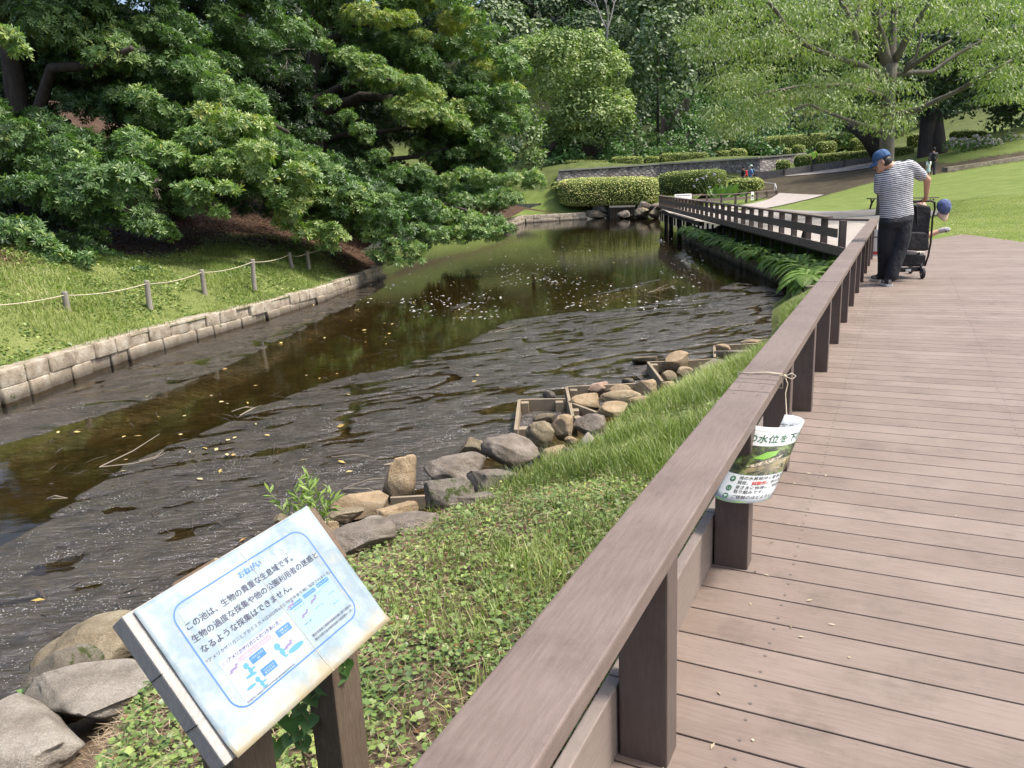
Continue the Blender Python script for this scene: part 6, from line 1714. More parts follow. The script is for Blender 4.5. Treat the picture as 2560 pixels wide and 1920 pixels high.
u, t, P = scatter_near(34000, rng, 1.04, .06, .5, 1.4)
n = len(P); az = rng.uniform(0, 6.28, n); d = nrm(np.stack([np.cos(az), np.sin(az), rng.normal(.08, .12, n)], 1))
V, F = leaf_np(P + np.stack([0 * az, 0 * az, rng.uniform(.004, .05, n)], 1), d, nrm(np.array([0, 0, 1.]) + rng.normal(0, .4, (n, 3))), rng.uniform(.03, .11, n), rng.uniform(.0015, .004, n), .05)
tag(link("dry_straw", mesh_np("dry_straw", V, [F], G_straw, tint=np.repeat(rng.random(n), 5))), "dead grass stalks lying on the soil round the sign", "straw", None, "stuff")
def blades(P, rng, h, w, hue, lean=.35):
    n = len(P); az = rng.uniform(0, 6.28, n); l = lean * rng.uniform(.2, 1.3, n)
    d = nrm(np.stack([np.cos(az) * l, np.sin(az) * l, np.ones(n)], 1)); L = h * rng.uniform(.45, 1.25, n)
    side = nrm(np.cross(d, np.stack([np.cos(az), np.sin(az), np.zeros(n)], 1) + 1e-3))
    hd = np.stack([np.cos(az), np.sin(az), np.zeros(n)], 1)
    V = np.empty((n, 5, 3)); W_ = (w * rng.uniform(.6, 1.3, n))[:, None]
    mid = P + d * (L * .6)[:, None]; tip = mid + nrm(d + hd * rng.uniform(.1, 1.1, (n, 1)) - [0, 0, .15]) * (L * .5)[:, None]
    V[:, 0] = P - side * W_ * .5; V[:, 1] = P + side * W_ * .5; V[:, 2] = mid + side * W_ * .45; V[:, 3] = mid - side * W_ * .45; V[:, 4] = tip
    b_ = (np.arange(n) * 5)[:, None]
    return V.reshape(-1, 3), b_ + np.array([[0, 1, 2, 3]]), b_ + np.array([[3, 2, 4]]), np.repeat(np.clip(hue, 0, 1), 5)
u, t, P = scatter_near(150000, rng, 1.02, .12, .86, 1.0)
_k = t > .045; u, t, P = u[_k], t[_k], P[_k]
g = near_grassy(P[:, 0], P[:, 1], u)
clump = fbm(P[:, 0] * 2.2, P[:, 1] * 2.2, 14)
keep = rng.random(len(u)) < np.clip(g * 1.15, .035, 1) * np.clip(clump * 2.4 - .6, .1, 1)
P, cl, gg = P[keep], clump[keep], g[keep]; n = len(P)
V, q4, q3, T = blades(P, rng, np.clip(.06 + .22 * (cl - .35) + .07 * gg, .04, .28), .0045, .45 + (fbm(P[:, 0], P[:, 1], 19) - .5) * .8 + rng.normal(0, .14, n))
tag(link("grass", mesh_np("grass", V, [q4, q3], G_grass, tint=T)), "fresh grass between the railing and the rocks", "grass", None, "stuff")
# left bank grass
xy = np.stack([rng.uniform(-10.5, -3.6, 150000), 8 + 18 * rng.random(150000) ** 1.35], 1)
sdv = sdist(xy[:, 0], xy[:, 1], GRASSLEFT); wx = np.interp(xy[:, 1], [p[1] for p in wallbot], [p[0] for p in wallbot])
keep = (sdv > -.45 + rng.normal(0, .15, len(xy))) & (xy[:, 0] < wx - .02)
xy = xy[keep]; P = np.stack([xy[:, 0], xy[:, 1], HL(xy[:, 0], xy[:, 1]) - .01], 1); n = len(P)
tall = np.clip((fbm(P[:, 0] * 1.1, P[:, 1] * .9, 24) - .42) * 5, 0, 1)
V, q4, q3, T = blades(P, rng, .045 + .11 * tall, .008, .42 + .25 * (tall - .3) + (fbm(P[:, 0] * .8, P[:, 1] * .8, 27) - .5) * .9 + rng.normal(0, .14, n), .5)
tag(link("grass", mesh_np("grass", V, [q4, q3], G_grass, tint=T)), "sunlit grass along the top of the left block wall", "grass", None, "stuff")
xy = np.stack([rng.uniform(-12, -4.6, 60000), rng.uniform(9, 26, 60000)], 1); sdv = sdist(xy[:, 0], xy[:, 1], GRASSLEFT); wx = np.interp(xy[:, 1], [p[1] for p in wallbot], [p[0] for p in wallbot])
keep = (sdv > -1.3 + rng.normal(0, .25, len(xy))) & (xy[:, 0] < wx - .2) & (fbm(xy[:, 0], xy[:, 1], 35) + np.where(sdv < 0, .12, 0) > .5)
xy = xy[keep]; n = len(xy); P = np.stack([xy[:, 0], xy[:, 1], HL(xy[:, 0], xy[:, 1]) + rng.uniform(0, .05, n)], 1); az = rng.uniform(0, 6.28, n)
V, F = leaf_np(P, nrm(np.stack([np.cos(az), np.sin(az), rng.normal(.1, .3, n)], 1)), nrm(np.array([0, 0, 1.]) + rng.normal(0, .4, (n, 3))), rng.uniform(.04, .08, n), rng.uniform(.03, .06, n), .1, .45)
tag(link("clover", mesh_np("clover", V, [F], G_cover, tint=np.repeat(np.clip(rng.normal(.42, .2, n), 0, .93), 5))), "clover-like weeds between the left grass and the leaf litter", "ground cover", None, "stuff")
# litter leaves on the shaded slope
xy = np.stack([rng.uniform(-13, -3.5, 26000), rng.uniform(12, 30, 26000)], 1); keep = (sdist(xy[:, 0], xy[:, 1], GRASSLEFT) < -.2) & (xy[:, 0] < np.interp(xy[:, 1], [9, 24, 30], [-6.8, -4.3, -4.8])); xy = xy[keep]; n = len(xy)
P = np.stack([xy[:, 0], xy[:, 1], HL(xy[:, 0], xy[:, 1]) + .012], 1); az = rng.uniform(0, 6.28, n)
V, F = leaf_np(P, nrm(np.stack([np.cos(az), np.sin(az), rng.normal(.05, .2, n)], 1)), nrm(np.array([0, 0, 1.]) + rng.normal(0, .35, (n, 3))), rng.uniform(.06, .12, n), rng.uniform(.03, .05, n), .15)
tag(link("fallen_leaves", mesh_np("fallen_leaves", V, [F], mat_leaf("litter_leaf", [(0, (.045, .022, .013)), (.5, (.11, .055, .03)), (1, (.22, .13, .075))], .7, .1), tint=np.repeat(rng.random(n), 5))), "brown fallen leaves on the shaded slope under the evergreens", "leaf litter", None, "stuff")
# scrubby undergrowth over the terraced slope
rng = np.random.default_rng(71)
n = 110000; px = rng.uniform(1380, 2560, n); Yd = rng.uniform(77, 112, n)
X_ = (px - 1280) / 1900 * Yd + .048 * 5; Z_ = HR(X_, Yd)
lump = fbm(X_ * .45, Yd * .45, 72); keep = (lump > .44) & (Z_ > 2.6); X_, Yd, Z_, lump = X_[keep], Yd[keep], Z_[keep], lump[keep]; n = len(X_)
P = np.stack([X_, Yd, Z_ + (lump - .42) * 9.0 * rng.random(n) ** .5], 1)
A = nrm(rng.normal(0, .6, (n, 3)) + [0, -.4, .8]); V, F = leaf_np(P, nrm(np.cross(A, rng.normal(size=(n, 3)))), A, rng.uniform(.25, .5, n), rng.uniform(.15, .3, n), .1)
tag(link("undergrowth", mesh_np("undergrowth", V, [F], G_hyd, tint=np.repeat(np.clip(.35 + (fbm(X_ * .3, Yd * .3, 74) - .5) * 1.2 + rng.normal(0, .15, n), 0, 1), 5))), "scrubby green undergrowth on the terraced slope beyond the hedges", "undergrowth", None, "stuff")
# short turf on the lawn's near part
xy = np.stack([rng.uniform(9.8, 19, 130000), 13 + 17 * rng.random(130000) ** 1.3], 1)
edge_x = np.interp(xy[:, 1], [12, 14.9, 17, 18.3, 21, 24, 25.5, 31], [9.75, 10.1, 10.45, 10.6, 10.9, 13.2, 14.8, 17.5])
xy = xy[(xy[:, 0] > edge_x + .02) & (xy[:, 0] < xy[:, 1] * .72)]; n = len(xy); P = np.stack([xy[:, 0], xy[:, 1], HR(xy[:, 0], xy[:, 1]) - .025], 1)
V, q4, q3, T = blades(P, rng, np.full(n, .035), .011, .78 + (fbm(P[:, 0] * .7, P[:, 1] * .7, 37) - .5) * .5 + rng.normal(0, .12, n), .6)
tag(link("turf", mesh_np("turf", V, [q4, q3], G_grass, tint=T)), "short mown turf beside the deck on the right", "grass", None, "stuff")
# floating leaves and sticks on the pond
def floaters(name, label, n, seed, mt, smin, smax, where, ratio=.5, lift=.012):
    rng = np.random.default_rng(seed); P = []
    while len(P) < n:
        x, y = rng.choice(len(where)), 0
        x0, y0, x1, y1 = where[x]; q = at(rng.uniform(x0, x1), rng.uniform(y0, y1), WZ)
        if q[0] < -7 and q[1] < 24: continue
        P.append(q)
    P = np.array(P) + [0, 0, lift]; az = rng.uniform(0, 6.28, n)
    V, F = leaf_np(P, nrm(np.stack([np.cos(az), np.sin(az), rng.normal(.05, .12, n)], 1)), nrm(np.array([0, 0, 1.]) + rng.normal(0, .2, (n, 3))), rng.uniform(smin, smax, n), rng.uniform(smin, smax, n) * ratio, .1)
    return tag(link(name, mesh_np(name, V, [F], mt, tint=np.repeat(rng.random(n), 5))), label, "debris", None, "stuff")
ZW = [(100, 1000, 900, 1600), (500, 800, 1200, 1000), (900, 640, 1500, 800), (700, 720, 1000, 860), (1000, 560, 1600, 660), (300, 900, 700, 1250)]
floaters("floating_leaves", "yellowish leaves floating on the pond and mud", 120, 31, mat_leaf("yellow_leaf", [(0, (.30, .17, .05)), (.5, (.48, .36, .10)), (1, (.55, .50, .30))], .6, .1), .04, .10, ZW, .55, .02)
floaters("dark_twigs", "dark twigs and scraps scattered on the mud", 650, 32, mat_leaf("wet_twig", [(0, (.014, .010, .008)), (1, (.05, .036, .026))], .7, .0), .06, .30, ZW + [(1500, 700, 1950, 860), (1300, 700, 1900, 900), (100, 1100, 900, 1600)], .07, .018)
floaters("pond_scum", "pale specks of scum drifting on the far water", 900, 33, mat_leaf("scum", [(0, (.30, .30, .28)), (1, (.62, .62, .60))], .6, .0), .03, .12, [(1250, 660, 1450, 715), (1000, 740, 1250, 800), (1350, 700, 1750, 780), (1650, 590, 1760, 700), (1050, 590, 1600, 660), (900, 600, 1300, 760)], .5, .006)
mb = MB()
rng = np.random.default_rng(44)
for (x, y, L_2) in ((830, 1150, .5), (250, 1175, .6), (120, 1255, .25), (600, 1045, .3), (1235, 835, .5), (960, 1170, .35), (1620, 735, .6), (580, 1035, .25), (350, 1160, .3), (860, 1230, .4)):
    q = at(x, y, WZ) + [0, 0, .03]
    for _ in range(2):
        a = rng.uniform(-.6, .8); d = np.array([math.cos(a), math.sin(a), rng.uniform(0, .35)]); mb.tube([q, q + d * L_2 * .5 + rng.normal(0, .02, 3), q + d * L_2 * rng.uniform(.7, 1)], [.007, .006, .003], 5)
tag(mb.build("stranded_sticks", mat_plain("pale_stick", (.26, .22, .17), .9)), "pale broken sticks stranded on the mud", "sticks", None, "stuff")
rng = np.random.default_rng(55)
nb2 = 420; s_ = rng.uniform(-1, 13, nb2); s_ = np.where(rng.random(nb2) < .6, np.round(s_ / pitch) * pitch + pitch / 2 + rng.normal(0, .006, nb2), s_); t_ = np.where(rng.random(nb2) < .35, rng.uniform(.06, .3, nb2), rng.uniform(.1, 4.5, nb2))
P = np.stack([RAIL0[0] + RAILD[0] * s_ + RAILP[0] * t_, RAIL0[1] + RAILD[1] * s_ + RAILP[1] * t_, np.full(nb2, .004)], 1); az = rng.uniform(0, 6.28, nb2)
V, F = leaf_np(P, np.stack([np.cos(az), np.sin(az), np.full(nb2, .05)], 1), nrm(np.array([0, 0, 1.]) + rng.normal(0, .2, (nb2, 3))), rng.uniform(.008, .03, nb2), rng.uniform(.004, .010, nb2), .1)
tag(link("deck_litter", mesh_np("deck_litter", V, [F], mat_leaf("dry_bits", [(0, (.06, .04, .025)), (.5, (.30, .24, .15)), (1, (.55, .48, .36))], .8, .1), tint=np.repeat(rng.random(nb2), 5))), "dry leaf bits and seeds lying on the deck boards", "litter", None, "stuff")
# reed blade bottom left
mb = MB(); q = at(70, 1785, -.9); mb.add([q, q + [.02, 0, 0], aty(45, 1722, q[1]) + [.02, 0, 0], aty(40, 1725, q[1])], [(0, 1, 2, 3)]); mb.add([aty(40, 1725, q[1]), aty(45, 1722, q[1]) + [.02, 0, 0], aty(62, 1720, q[1] - .02), aty(52, 1745, q[1] - .02)], [(0, 1, 2, 3)])
tag(mb.build("reed_blade", mat_plain("reed", (.22, .36, .12), .5)), "single bent green reed blade by the lower left rocks", "reed")
# ------------------------------------------------------------------ far walls, terraces, furniture
m, n, bs, o = nodes("herringbone_stone")
v = coords(n, (1, 1, 1.2), rot=(0, .75, 0))
vo = n.nodes.new("ShaderNodeTexVoronoi"); vo.feature = 'DISTANCE_TO_EDGE'; vo.inputs["Scale"].default_value = 2.9; vo.inputs["Randomness"].default_value = .55; n.links.new(v, vo.inputs["Vector"])
vc = n.nodes.new("ShaderNodeTexVoronoi"); vc.inputs["Scale"].default_value = 2.9; vc.inputs["Randomness"].default_value = .55; n.links.new(v, vc.inputs["Vector"])
sep = n.nodes.new("ShaderNodeSeparateColor"); n.links.new(vc.outputs["Color"], sep.inputs[0])
c = ramp(n, sep.outputs[0], [(0, (.15, .13, .125)), (.5, (.23, .205, .195)), (1, (.34, .31, .28))])
c = mixc(n, .4, c, ramp(n, noise(n, 14, 5, .7, v), [(.3, (.4, .4, .4)), (.7, (1.1, 1.1, 1.1))]), 'MULTIPLY')
j = ramp(n, vo.outputs["Distance"], [(.0, (.16, .16, .16)), (.09, (1, 1, 1))])
n.links.new(mixc(n, 1.0, c, j, 'MULTIPLY'), bs.inputs["Base Color"]); bs.inputs["Roughness"].default_value = .9
bump(n, bs, vo.outputs["Distance"], .9, .12)
M_herring = m
def band_wall(name, label, base, top, mat, depth=.5, cat="wall", cap=True):
    b = MB(); B_ = [np.asarray(p) for p in base]; T_ = [np.asarray(p) for p in top]
    back = np.array([0, depth, 0])
    b.loft([np.array([p - [0, 0, .4], t, t + back, p + back - [0, 0, .4]]) for p, t in zip(B_, T_)])
    o = b.build(name, mat); tag(o, label, cat)
    if cap:
        b = MB()
        for p, q in zip(T_[:-1], T_[1:]): b.beam(p + back * .3 + [0, -.08, .04], q + back * .3 + [0, -.08, .04], .42, .12)
        b.build("coping", mat_noise("pale_coping", [(.3, (.30, .28, .25)), (.7, (.46, .44, .40))], 4, .9, .4), o)
    return o
band_wall("stone_wall", "long sloping stone retaining wall laid in a diagonal pattern below the clipped hedges",
          [aty(1388, 458, 71), aty(1500, 450, 71), aty(1650, 442, 71), aty(1800, 446, 68), aty(1900, 436, 65), aty(1990, 412, 65.5), aty(2010, 400, 66)],
          [aty(1398, 427, 71.3), aty(1500, 421, 71.3), aty(1650, 411, 71.3), aty(1800, 402, 68.3), aty(1900, 395, 66), aty(1990, 387, 66), aty(2012, 385, 66.3)], M_herring)
band_wall("stone_wall", "low stone wall at the head of the lawn below the hydrangea bed", [aty(2368, 436, 46.2), aty(2460, 424, 46), aty(2600, 402, 46)], [aty(2370, 418, 46.4), aty(2460, 406, 46.3), aty(2600, 384, 46.3)], M_wdark, .6, cap=False)
M_plank = mat_noise("dark_plank", [(.3, (.045, .035, .034)), (.6, (.085, .068, .064)), (.8, (.13, .11, .10))], 6, .85, .3, .01, sx=(3, 3, .4))
def plank_wall(label, x0, x1, yt0, yt1, yb, Y, steps, seed, name="plank_wall"):
    rng = np.random.default_rng(seed); b = MB(); n_ = max(4, int((x1 - x0) * Y / FOC / .32))
    for i in range(n_):
        x = x0 + (x1 - x0) * (i + .5) / n_; st = math.floor(i / n_ * steps) / steps
        yt = yt0 + (yt1 - yt0) * st
        A, B_ = aty(x, yt, Y), aty(x, yb, Y); w = (x1 - x0) / n_ * Y / FOC
        b.cbox([(A[0] + B_[0]) / 2, Y + rng.uniform(-.03, .03), (A[2] + B_[2]) / 2], (w * .94, .12, A[2] - B_[2]), b=.012)
        if i % 5 == 0: b.cbox([(A[0] + B_[0]) / 2 - w / 2, Y - .08, (A[2] + B_[2]) / 2 + .05], (.12, .14, A[2] - B_[2] + .1), b=.012)
    return tag(b.build(name, M_plank), label, "plank wall")
plank_wall("tall dark plank wall stepping up beside the white hydrangea", 1652, 1722, 290, 235, 335, 87, 5, 1)
plank_wall("dark plank wall deep in the shade under the dome tree", 1405, 1560, 372, 345, 402, 83.5, 6, 2)
plank_wall("short plank terrace edge under the small hydrangea", 1712, 1748, 333, 331, 366, 82.5, 2, 3)
plank_wall("greyish plank terrace edge on the grassy slope, upper", 1878, 1925, 321, 323, 336, 84, 1, 4)
plank_wall("tiny plank terrace edge on the grassy slope, lower", 1903, 1926, 343, 343, 351, 82, 1, 5)
plank_wall("narrow plank terrace edge between the left hydrangeas", 1668, 1682, 352, 350, 388, 80, 2, 6)
def low_edging(label, pts, h, seed):
    b = MB(); pb = MB(); P = [aty(*p) for p in pts]
    r = empty("plank_edging", P[0], label, "edging")
    for p, q in zip(P[:-1], P[1:]):
        b.beam(p + [0, 0, h / 2 - .2], q + [0, 0, h / 2 - .2], .06, h + .4); L2 = np.linalg.norm(q - p); k = max(1, int(L2 / 1.6))
        for i in range(k): pb.cbox(p + (q - p) * i / k + [0, -.06, h / 2 - .2], (.12, .12, h + .5), b=.01)
    b.build("boards", mat_noise("grey_board_" + str(seed), [(.3, (.085, .08, .08)), (.7, (.15, .14, .135))], 4, .9, .2), r); pb.build("stakes", M_plank, r)
low_edging("dark plank edging along the climbing path behind the walkers", [(1888, 444, 57), (1960, 436, 57), (2030, 424, 57.5), (2110, 414, 57), (2180, 404, 56.5)], .36, 1)
low_edging("grey plank edging beside the grass at the far left bank", [(1290, 522, 69.3), (1350, 521, 69.3), (1424, 519, 69.3)], .42, 2)
low_edging("second grey plank edging behind the far left hedge end", [(1366, 481, 71), (1410, 479, 71)], .4, 3)
for lab, pts, posts in (("thin dark handrail beside the two walkers", [aty(1806, 440, 56), aty(1850, 446, 54)], [(1815, 442, 460, 55.6)]), ("dark handrail at the foot of the twin black trunk", [aty(2281, 370, 56), aty(2303, 366, 56)], [(2284, 370, 392, 56), (2300, 367, 390, 56)])):
    r = empty("handrail", pts[0], lab, "handrail"); b = MB(); b.tube(pts, .03, 6); b.build("rail", M_dark, r)
    for x, ya, yb, Y in posts: b = MB(); b.tube([aty(x, ya, Y), aty(x, yb, Y)], .03, 6); b.build("post", M_dark, r)
b = MB(); b.tube([aty(1813, 430, 55.5), aty(1812.5, 456, 55.5)], .035, 8); tag(b.build("marker_pole", M_white), "thin white marker pole near the two walkers", "pole")
r = empty("hedge_prop", aty(1622, 500, 66.5), "small pale timber prop at the right end of the azalea hedge", "prop"); b = MB(); b.tube([aty(1620, 487, 66), aty(1620, 504, 66)], .05, 6); b.tube([aty(1621, 489, 66), aty(1631, 499, 66)], .04, 6); b.build("stake", mat_plain("pale_stake", (.40, .34, .26), .9), r)
# bench
bn = empty("bench", aty(2260, 520, 33), "brown slatted park bench on black legs behind the man", "bench")
A, B_ = aty(2177, 496.5, 33), aty(2346, 494, 33)
b = MB()
for k in range(3): b.beam(A + [0, .16 * k, 0], B_ + [0, .16 * k, 0], .14, .05, b=.006)
b.build("seat", M_rail, bn)
for x in (2186, 2335):
    b = MB(); t = aty(x, 498, 33); b.tube([t + [0, .02, 0], t + [-.10, .02, -.18], t + [-.16, .02, -.42]], .035, 6); b.tube([t + [0, .30, 0], t + [.06, .34, -.2], t + [0, .36, -.42]], .035, 6); b.tube([t + [-.12, .02, -.26], t + [-.0, .34, -.26]], .03, 6); b.build("leg", M_dark, bn)

# ------------------------------------------------------------------ people
M_skin = mat_noise("skin", [(.3, (.46, .27, .19)), (.7, (.56, .34, .24))], 6, .55, .05)
M_hair = mat_noise("black_hair", [(.3, (.010, .009, .008)), (.7, (.03, .026, .023))], 40, .5, .3)
def mp(x, y, d=0.0): return aty(2050 + x / 3.607, 280 + y / 3.607, 9.85 + d)
K = 9.85 / FOC / 3.607
man = empty("person", at(2205, 706, 0), "man in blue cap, striped T-shirt and navy trousers pushing a stroller, seen from behind", "person")
fw = nrm([-.80, .42, -.42]); hs = nrm(np.cross(fw, [0.12, 0, 1])); hu = nrm(np.cross(hs, fw))      # head: facing left and down
hc = mp(563, 447)
b = MB()
b.ell(hc, (.098, .078, .108), fw, hs, hu, 20, 14)
b.ell(hc + fw * .045 - hu * .055, (.058, .056, .062), fw, hs, hu)                      # jaw
b.ell(hc + fw * .085 - hu * .098, (.022, .026, .020), fw, hs, hu)                      # chin
b.capsule(hc + fw * .098 + hu * .005, hc + fw * .113 - hu * .030, .008, .0135)          # nose
b.ell(hc + fw * .090 - hu * .058, (.016, .026, .008), fw, hs, hu)                      # lips
b.ell(hc + fw * .088 + hu * .022, (.012, .055, .012), fw, hs, hu)                      # brow
for sg in (-1, 1):
    b.ell(hc - fw * .004 + hs * sg * .078 - hu * .012, (.020, .010, .032), nrm(fw + hu * .2), hs, hu)   # ears
    b.ell(hc + fw * .052 + hs * sg * .048 - hu * .025, (.034, .022, .036), fw, hs, hu)                   # cheeks
nb_ = mp(645, 505, .02)
b.capsule(hc - fw * .035 - hu * .06, nb_, .055, .062)
b.capsule(nb_, mp(690, 900), .08, .095); b.capsule(mp(580, 575, .03), mp(830, 500, .03), .035, .035)
sR, eR, wR = mp(852, 500), mp(968, 612, .03), mp(958, 752, .16)
b.capsule(sR, eR, .052, .043); b.capsule(eR, wR, .044, .028)
sL, eL, wL = mp(540, 590, .05), mp(545, 735, .12), mp(640, 790, .46)
b.capsule(sL, eL, .05, .042); b.capsule(eL, wL, .042, .027)
HB = [mp(858, 806, .30), mp(1000, 800, .30)]                                            # grip line of the handle
hd = nrm(HB[1] - HB[0])
def hand(b, wr, grip, thumb_side):
    palm = grip + nrm(wr - grip) * .055
    b.capsule(wr, palm, .027, .030)
    f0 = nrm(np.cross(hd, nrm(wr - grip))); f0 = f0 if f0[1] > 0 else -f0
    upv = nrm(wr - grip)
    for k, (o, L) in enumerate(((-.030, .9), (-.010, 1.0), (.010, .97), (.029, .82))):
        p0 = palm + hd * o * thumb_side + f0 * .012
        p1 = grip + hd * o * thumb_side + f0 * .026 * L + upv * .024
        p2 = grip + hd * o * thumb_side + f0 * .026 * L - upv * .012
        p3 = grip + hd * o * thumb_side - f0 * .004 - upv * .026 * L
        b.capsule(p0, p1, .0105, .0095, 8, 3); b.capsule(p1, p2, .0095, .0088, 8, 3); b.capsule(p2, p3, .0088, .008, 8, 3)
    t0 = palm - hd * thumb_side * .028; t1 = grip - hd * thumb_side * .046 - f0 * .016 + upv * .014; t2 = grip - hd * thumb_side * .036 - f0 * .024 - upv * .010
    b.capsule(t0, t1, .013, .0105, 8, 3); b.capsule(t1, t2, .0105, .009, 8, 3)
gR = mp(948, 803, .30); gL = mp(690, 806, .50)
hand(b, wR, gR, 1); hand(b, wL, gL, -1)
b.capsule(mp(640, 960, .05), mp(590, 1230, .06), .07, .045); b.capsule(mp(590, 1230, .06), mp(562, 1490, .18), .045, .03)
b.capsule(mp(730, 960), mp(715, 1220, -.01), .07, .045); b.capsule(mp(715, 1220, -.01), mp(648, 1500, -.08), .045, .03); b.capsule(mp(640, 960), mp(730, 960), .08, .08); b.capsule(mp(690, 880), mp(690, 970), .09, .09)
remeshed("body", b, M_skin, .0062, man, 4)
# eyes closed to slits by the downward look
b = MB()
for sg in (-1, 1): b.ell(hc + fw * .087 + hs * sg * .032 + hu * .006, (.006, .014, .0035), fw, hs, hu, 8, 6)
b.build("eyes", M_hair, man, smooth=True)
b = MB(); b.ell(hc - fw * .022 - hu * .012, (.088, .083, .085), fw, hs, hu, 18, 12); b.ell(hc - fw * .045 - hu * .030, (.048, .064, .045), fw, hs, hu, 18, 12)
remeshed("hair", b, M_hair, .008, man, 3)
def stripe_mat():
    m, n, bs, o = nodes("striped_cotton")
    v = coords(n); s = n.nodes.new("ShaderNodeSeparateXYZ"); n.links.new(v, s.inputs[0])
    q = math_(n, 'ADD', math_(n, 'MULTIPLY', s.outputs["Z"], 1.0), math_(n, 'MULTIPLY', s.outputs["X"], -.13))
    q = math_(n, 'ADD', q, math_(n, 'MULTIPLY', noise(n, 6, 3, .5, v), .030))
    f = math_(n, 'FRACT', math_(n, 'MULTIPLY', q, 1 / .0245))
    st = math_(n, 'LESS_THAN', f, .44)
    n.links.new(mixc(n, st, (.55, .56, .59), (.035, .040, .058)), bs.inputs["Base Color"]); bs.inputs["Roughness"].default_value = .85
    bump(n, bs, noise(n, 9, 3, .5, v), .5, .04)
    return m
b = MB()
def ring(c, rv, hw, dp, n_=24, tilt=0):
    rv = nrm(rv); fv = nrm(np.cross([0, 0, 1.], rv))
    return np.array([c + rv * hw * math.copysign(abs(math.cos(a)) ** .8, math.cos(a)) + fv * dp * math.copysign(abs(math.sin(a)) ** .8, math.sin(a)) for a in np.linspace(0, 2 * math.pi, n_, endpoint=False)])
T_ = [(692, 952, 143, .135, -.10), (690, 900, 142, .135, -.10), (686, 820, 138, .13, -.06), (682, 740, 142, .13, -.08), (680, 660, 152, .135, -.15), (682, 590, 158, .13, -.26), (688, 535, 155, .118, -.33), (682, 490, 118, .095, -.34), (655, 462, 58, .07, -.3)]
b.loft([ring(mp(x, y, .02), [1, .1, -t], w * K, d) for x, y, w, d, t in T_])
b.capsule(mp(822, 505, .02), mp(912, 572, .03), .088, .072); b.capsule(mp(545, 590, .03), mp(532, 700, .05), .074, .066); b.capsule(mp(600, 560), mp(800, 490), .07, .085)
remeshed("t_shirt", b, stripe_mat(), .011, man, 5)
M_navy = mat_noise("navy_cloth", [(.3, (.005, .006, .011)), (.7, (.011, .013, .021))], 9, .75, .9, .05, sx=(1, 1, .55))
b = MB()
hipc = mp(685, 985)
b.loft([ring(mp(690, 925, .02), [1, 0, .06], 138 * K, .125), ring(mp(685, 985, .0), [1, 0, .06], 144 * K, .135), ring(mp(680, 1045), [1, 0, 0], 120 * K, .11)])
for pts in ([(618, 1000, .02, .118), (602, 1140, .04, .112), (594, 1240, .05, .104), (586, 1350, .11, .088), (576, 1458, .17, .078)], [(742, 1000, -.0, .122), (732, 1140, -.02, .110), (710, 1240, -.02, .104), (676, 1360, -.05, .09), (646, 1478, -.08, .079)]):
    for p, q in zip(pts[:-1], pts[1:]): b.capsule(mp(*p[:3]), mp(*q[:3]), p[3], q[3], 16)
remeshed("trousers", b, M_navy, .011, man, 4)
M_sole = mat_plain("white_sole", (.62, .61, .57), .6); M_shoe = mat_noise("black_suede", [(.3, (.014, .014, .016)), (.7, (.035, .035, .04))], 20, .8, .3); M_shoe2 = mat_plain("grey_suede", (.28, .28, .27), .8)
def shoe(c, fwd, parent, L=.27, wd=.098, mats=(M_shoe, M_sole, M_shoe2), lift=0.0):
    f = nrm(np.array([fwd[0], fwd[1], 0])); s = np.array([f[1], -f[0], 0]); z = np.array([0, 0, 1.])
    heel = np.array([c[0], c[1], 0])
    out = []
    for t, w in ((0, .55), (.03, .78), (.12, .85), (.35, .80), (.6, .98), (.8, 1.0), (.93, .75), (1.0, .35)): out.append((t, w))
    b = MB(); P = [heel + f * L * t + s * wd / 2 * w for t, w in out] + [heel + f * L * t - s * wd / 2 * w for t, w in out[::-1]]
    n_ = len(P); b.add([p + z * .002 for p in P] + [p + z * .032 for p in P], [tuple(range(n_ - 1, -1, -1)), tuple(range(n_, 2 * n_))] + [(i, (i + 1) % n_, n_ + (i + 1) % n_, n_ + i) for i in range(n_)])
    sh_ = b.build("shoe", mats[1], parent)
    b = MB(); b.ell(heel + f * .075 + z * .06, (.078, wd * .43, .050), f, s, z); b.ell(heel + f * .175 + z * .045, (.092, wd * .46, .034), f, s, z); b.ell(heel + f * .06 + z * .095, (.052, wd * .40, .035), f, s, z)
    remeshed("upper", b, mats[0], .008, sh_, 3)
    b = MB(); b.cbox(heel + f * .006 + z * .065, (.012, wd * .34, .05), f, s, z, b=.004); b.cbox(heel + f * .12 + s * wd * .44 + z * .055, (.09, .008, .022), f, s, z, b=.003); b.cbox(heel + f * .12 - s * wd * .44 + z * .055, (.09, .008, .022), f, s, z, b=.003)
    b.build("trim", mats[2], sh_)
pL, pR = at(2050 + 558 / 3.607, 280 + 1535 / 3.607, 0), at(2050 + 628 / 3.607, 280 + 1576 / 3.607, 0)
shoe(pL, (-.05, 1, 0), man); shoe(pR, (.12, 1, 0), man)
M_cap = mat_noise("blue_denim_cap", [(.3, (.035, .085, .19)), (.7, (.06, .13, .26))], 30, .85, .25)
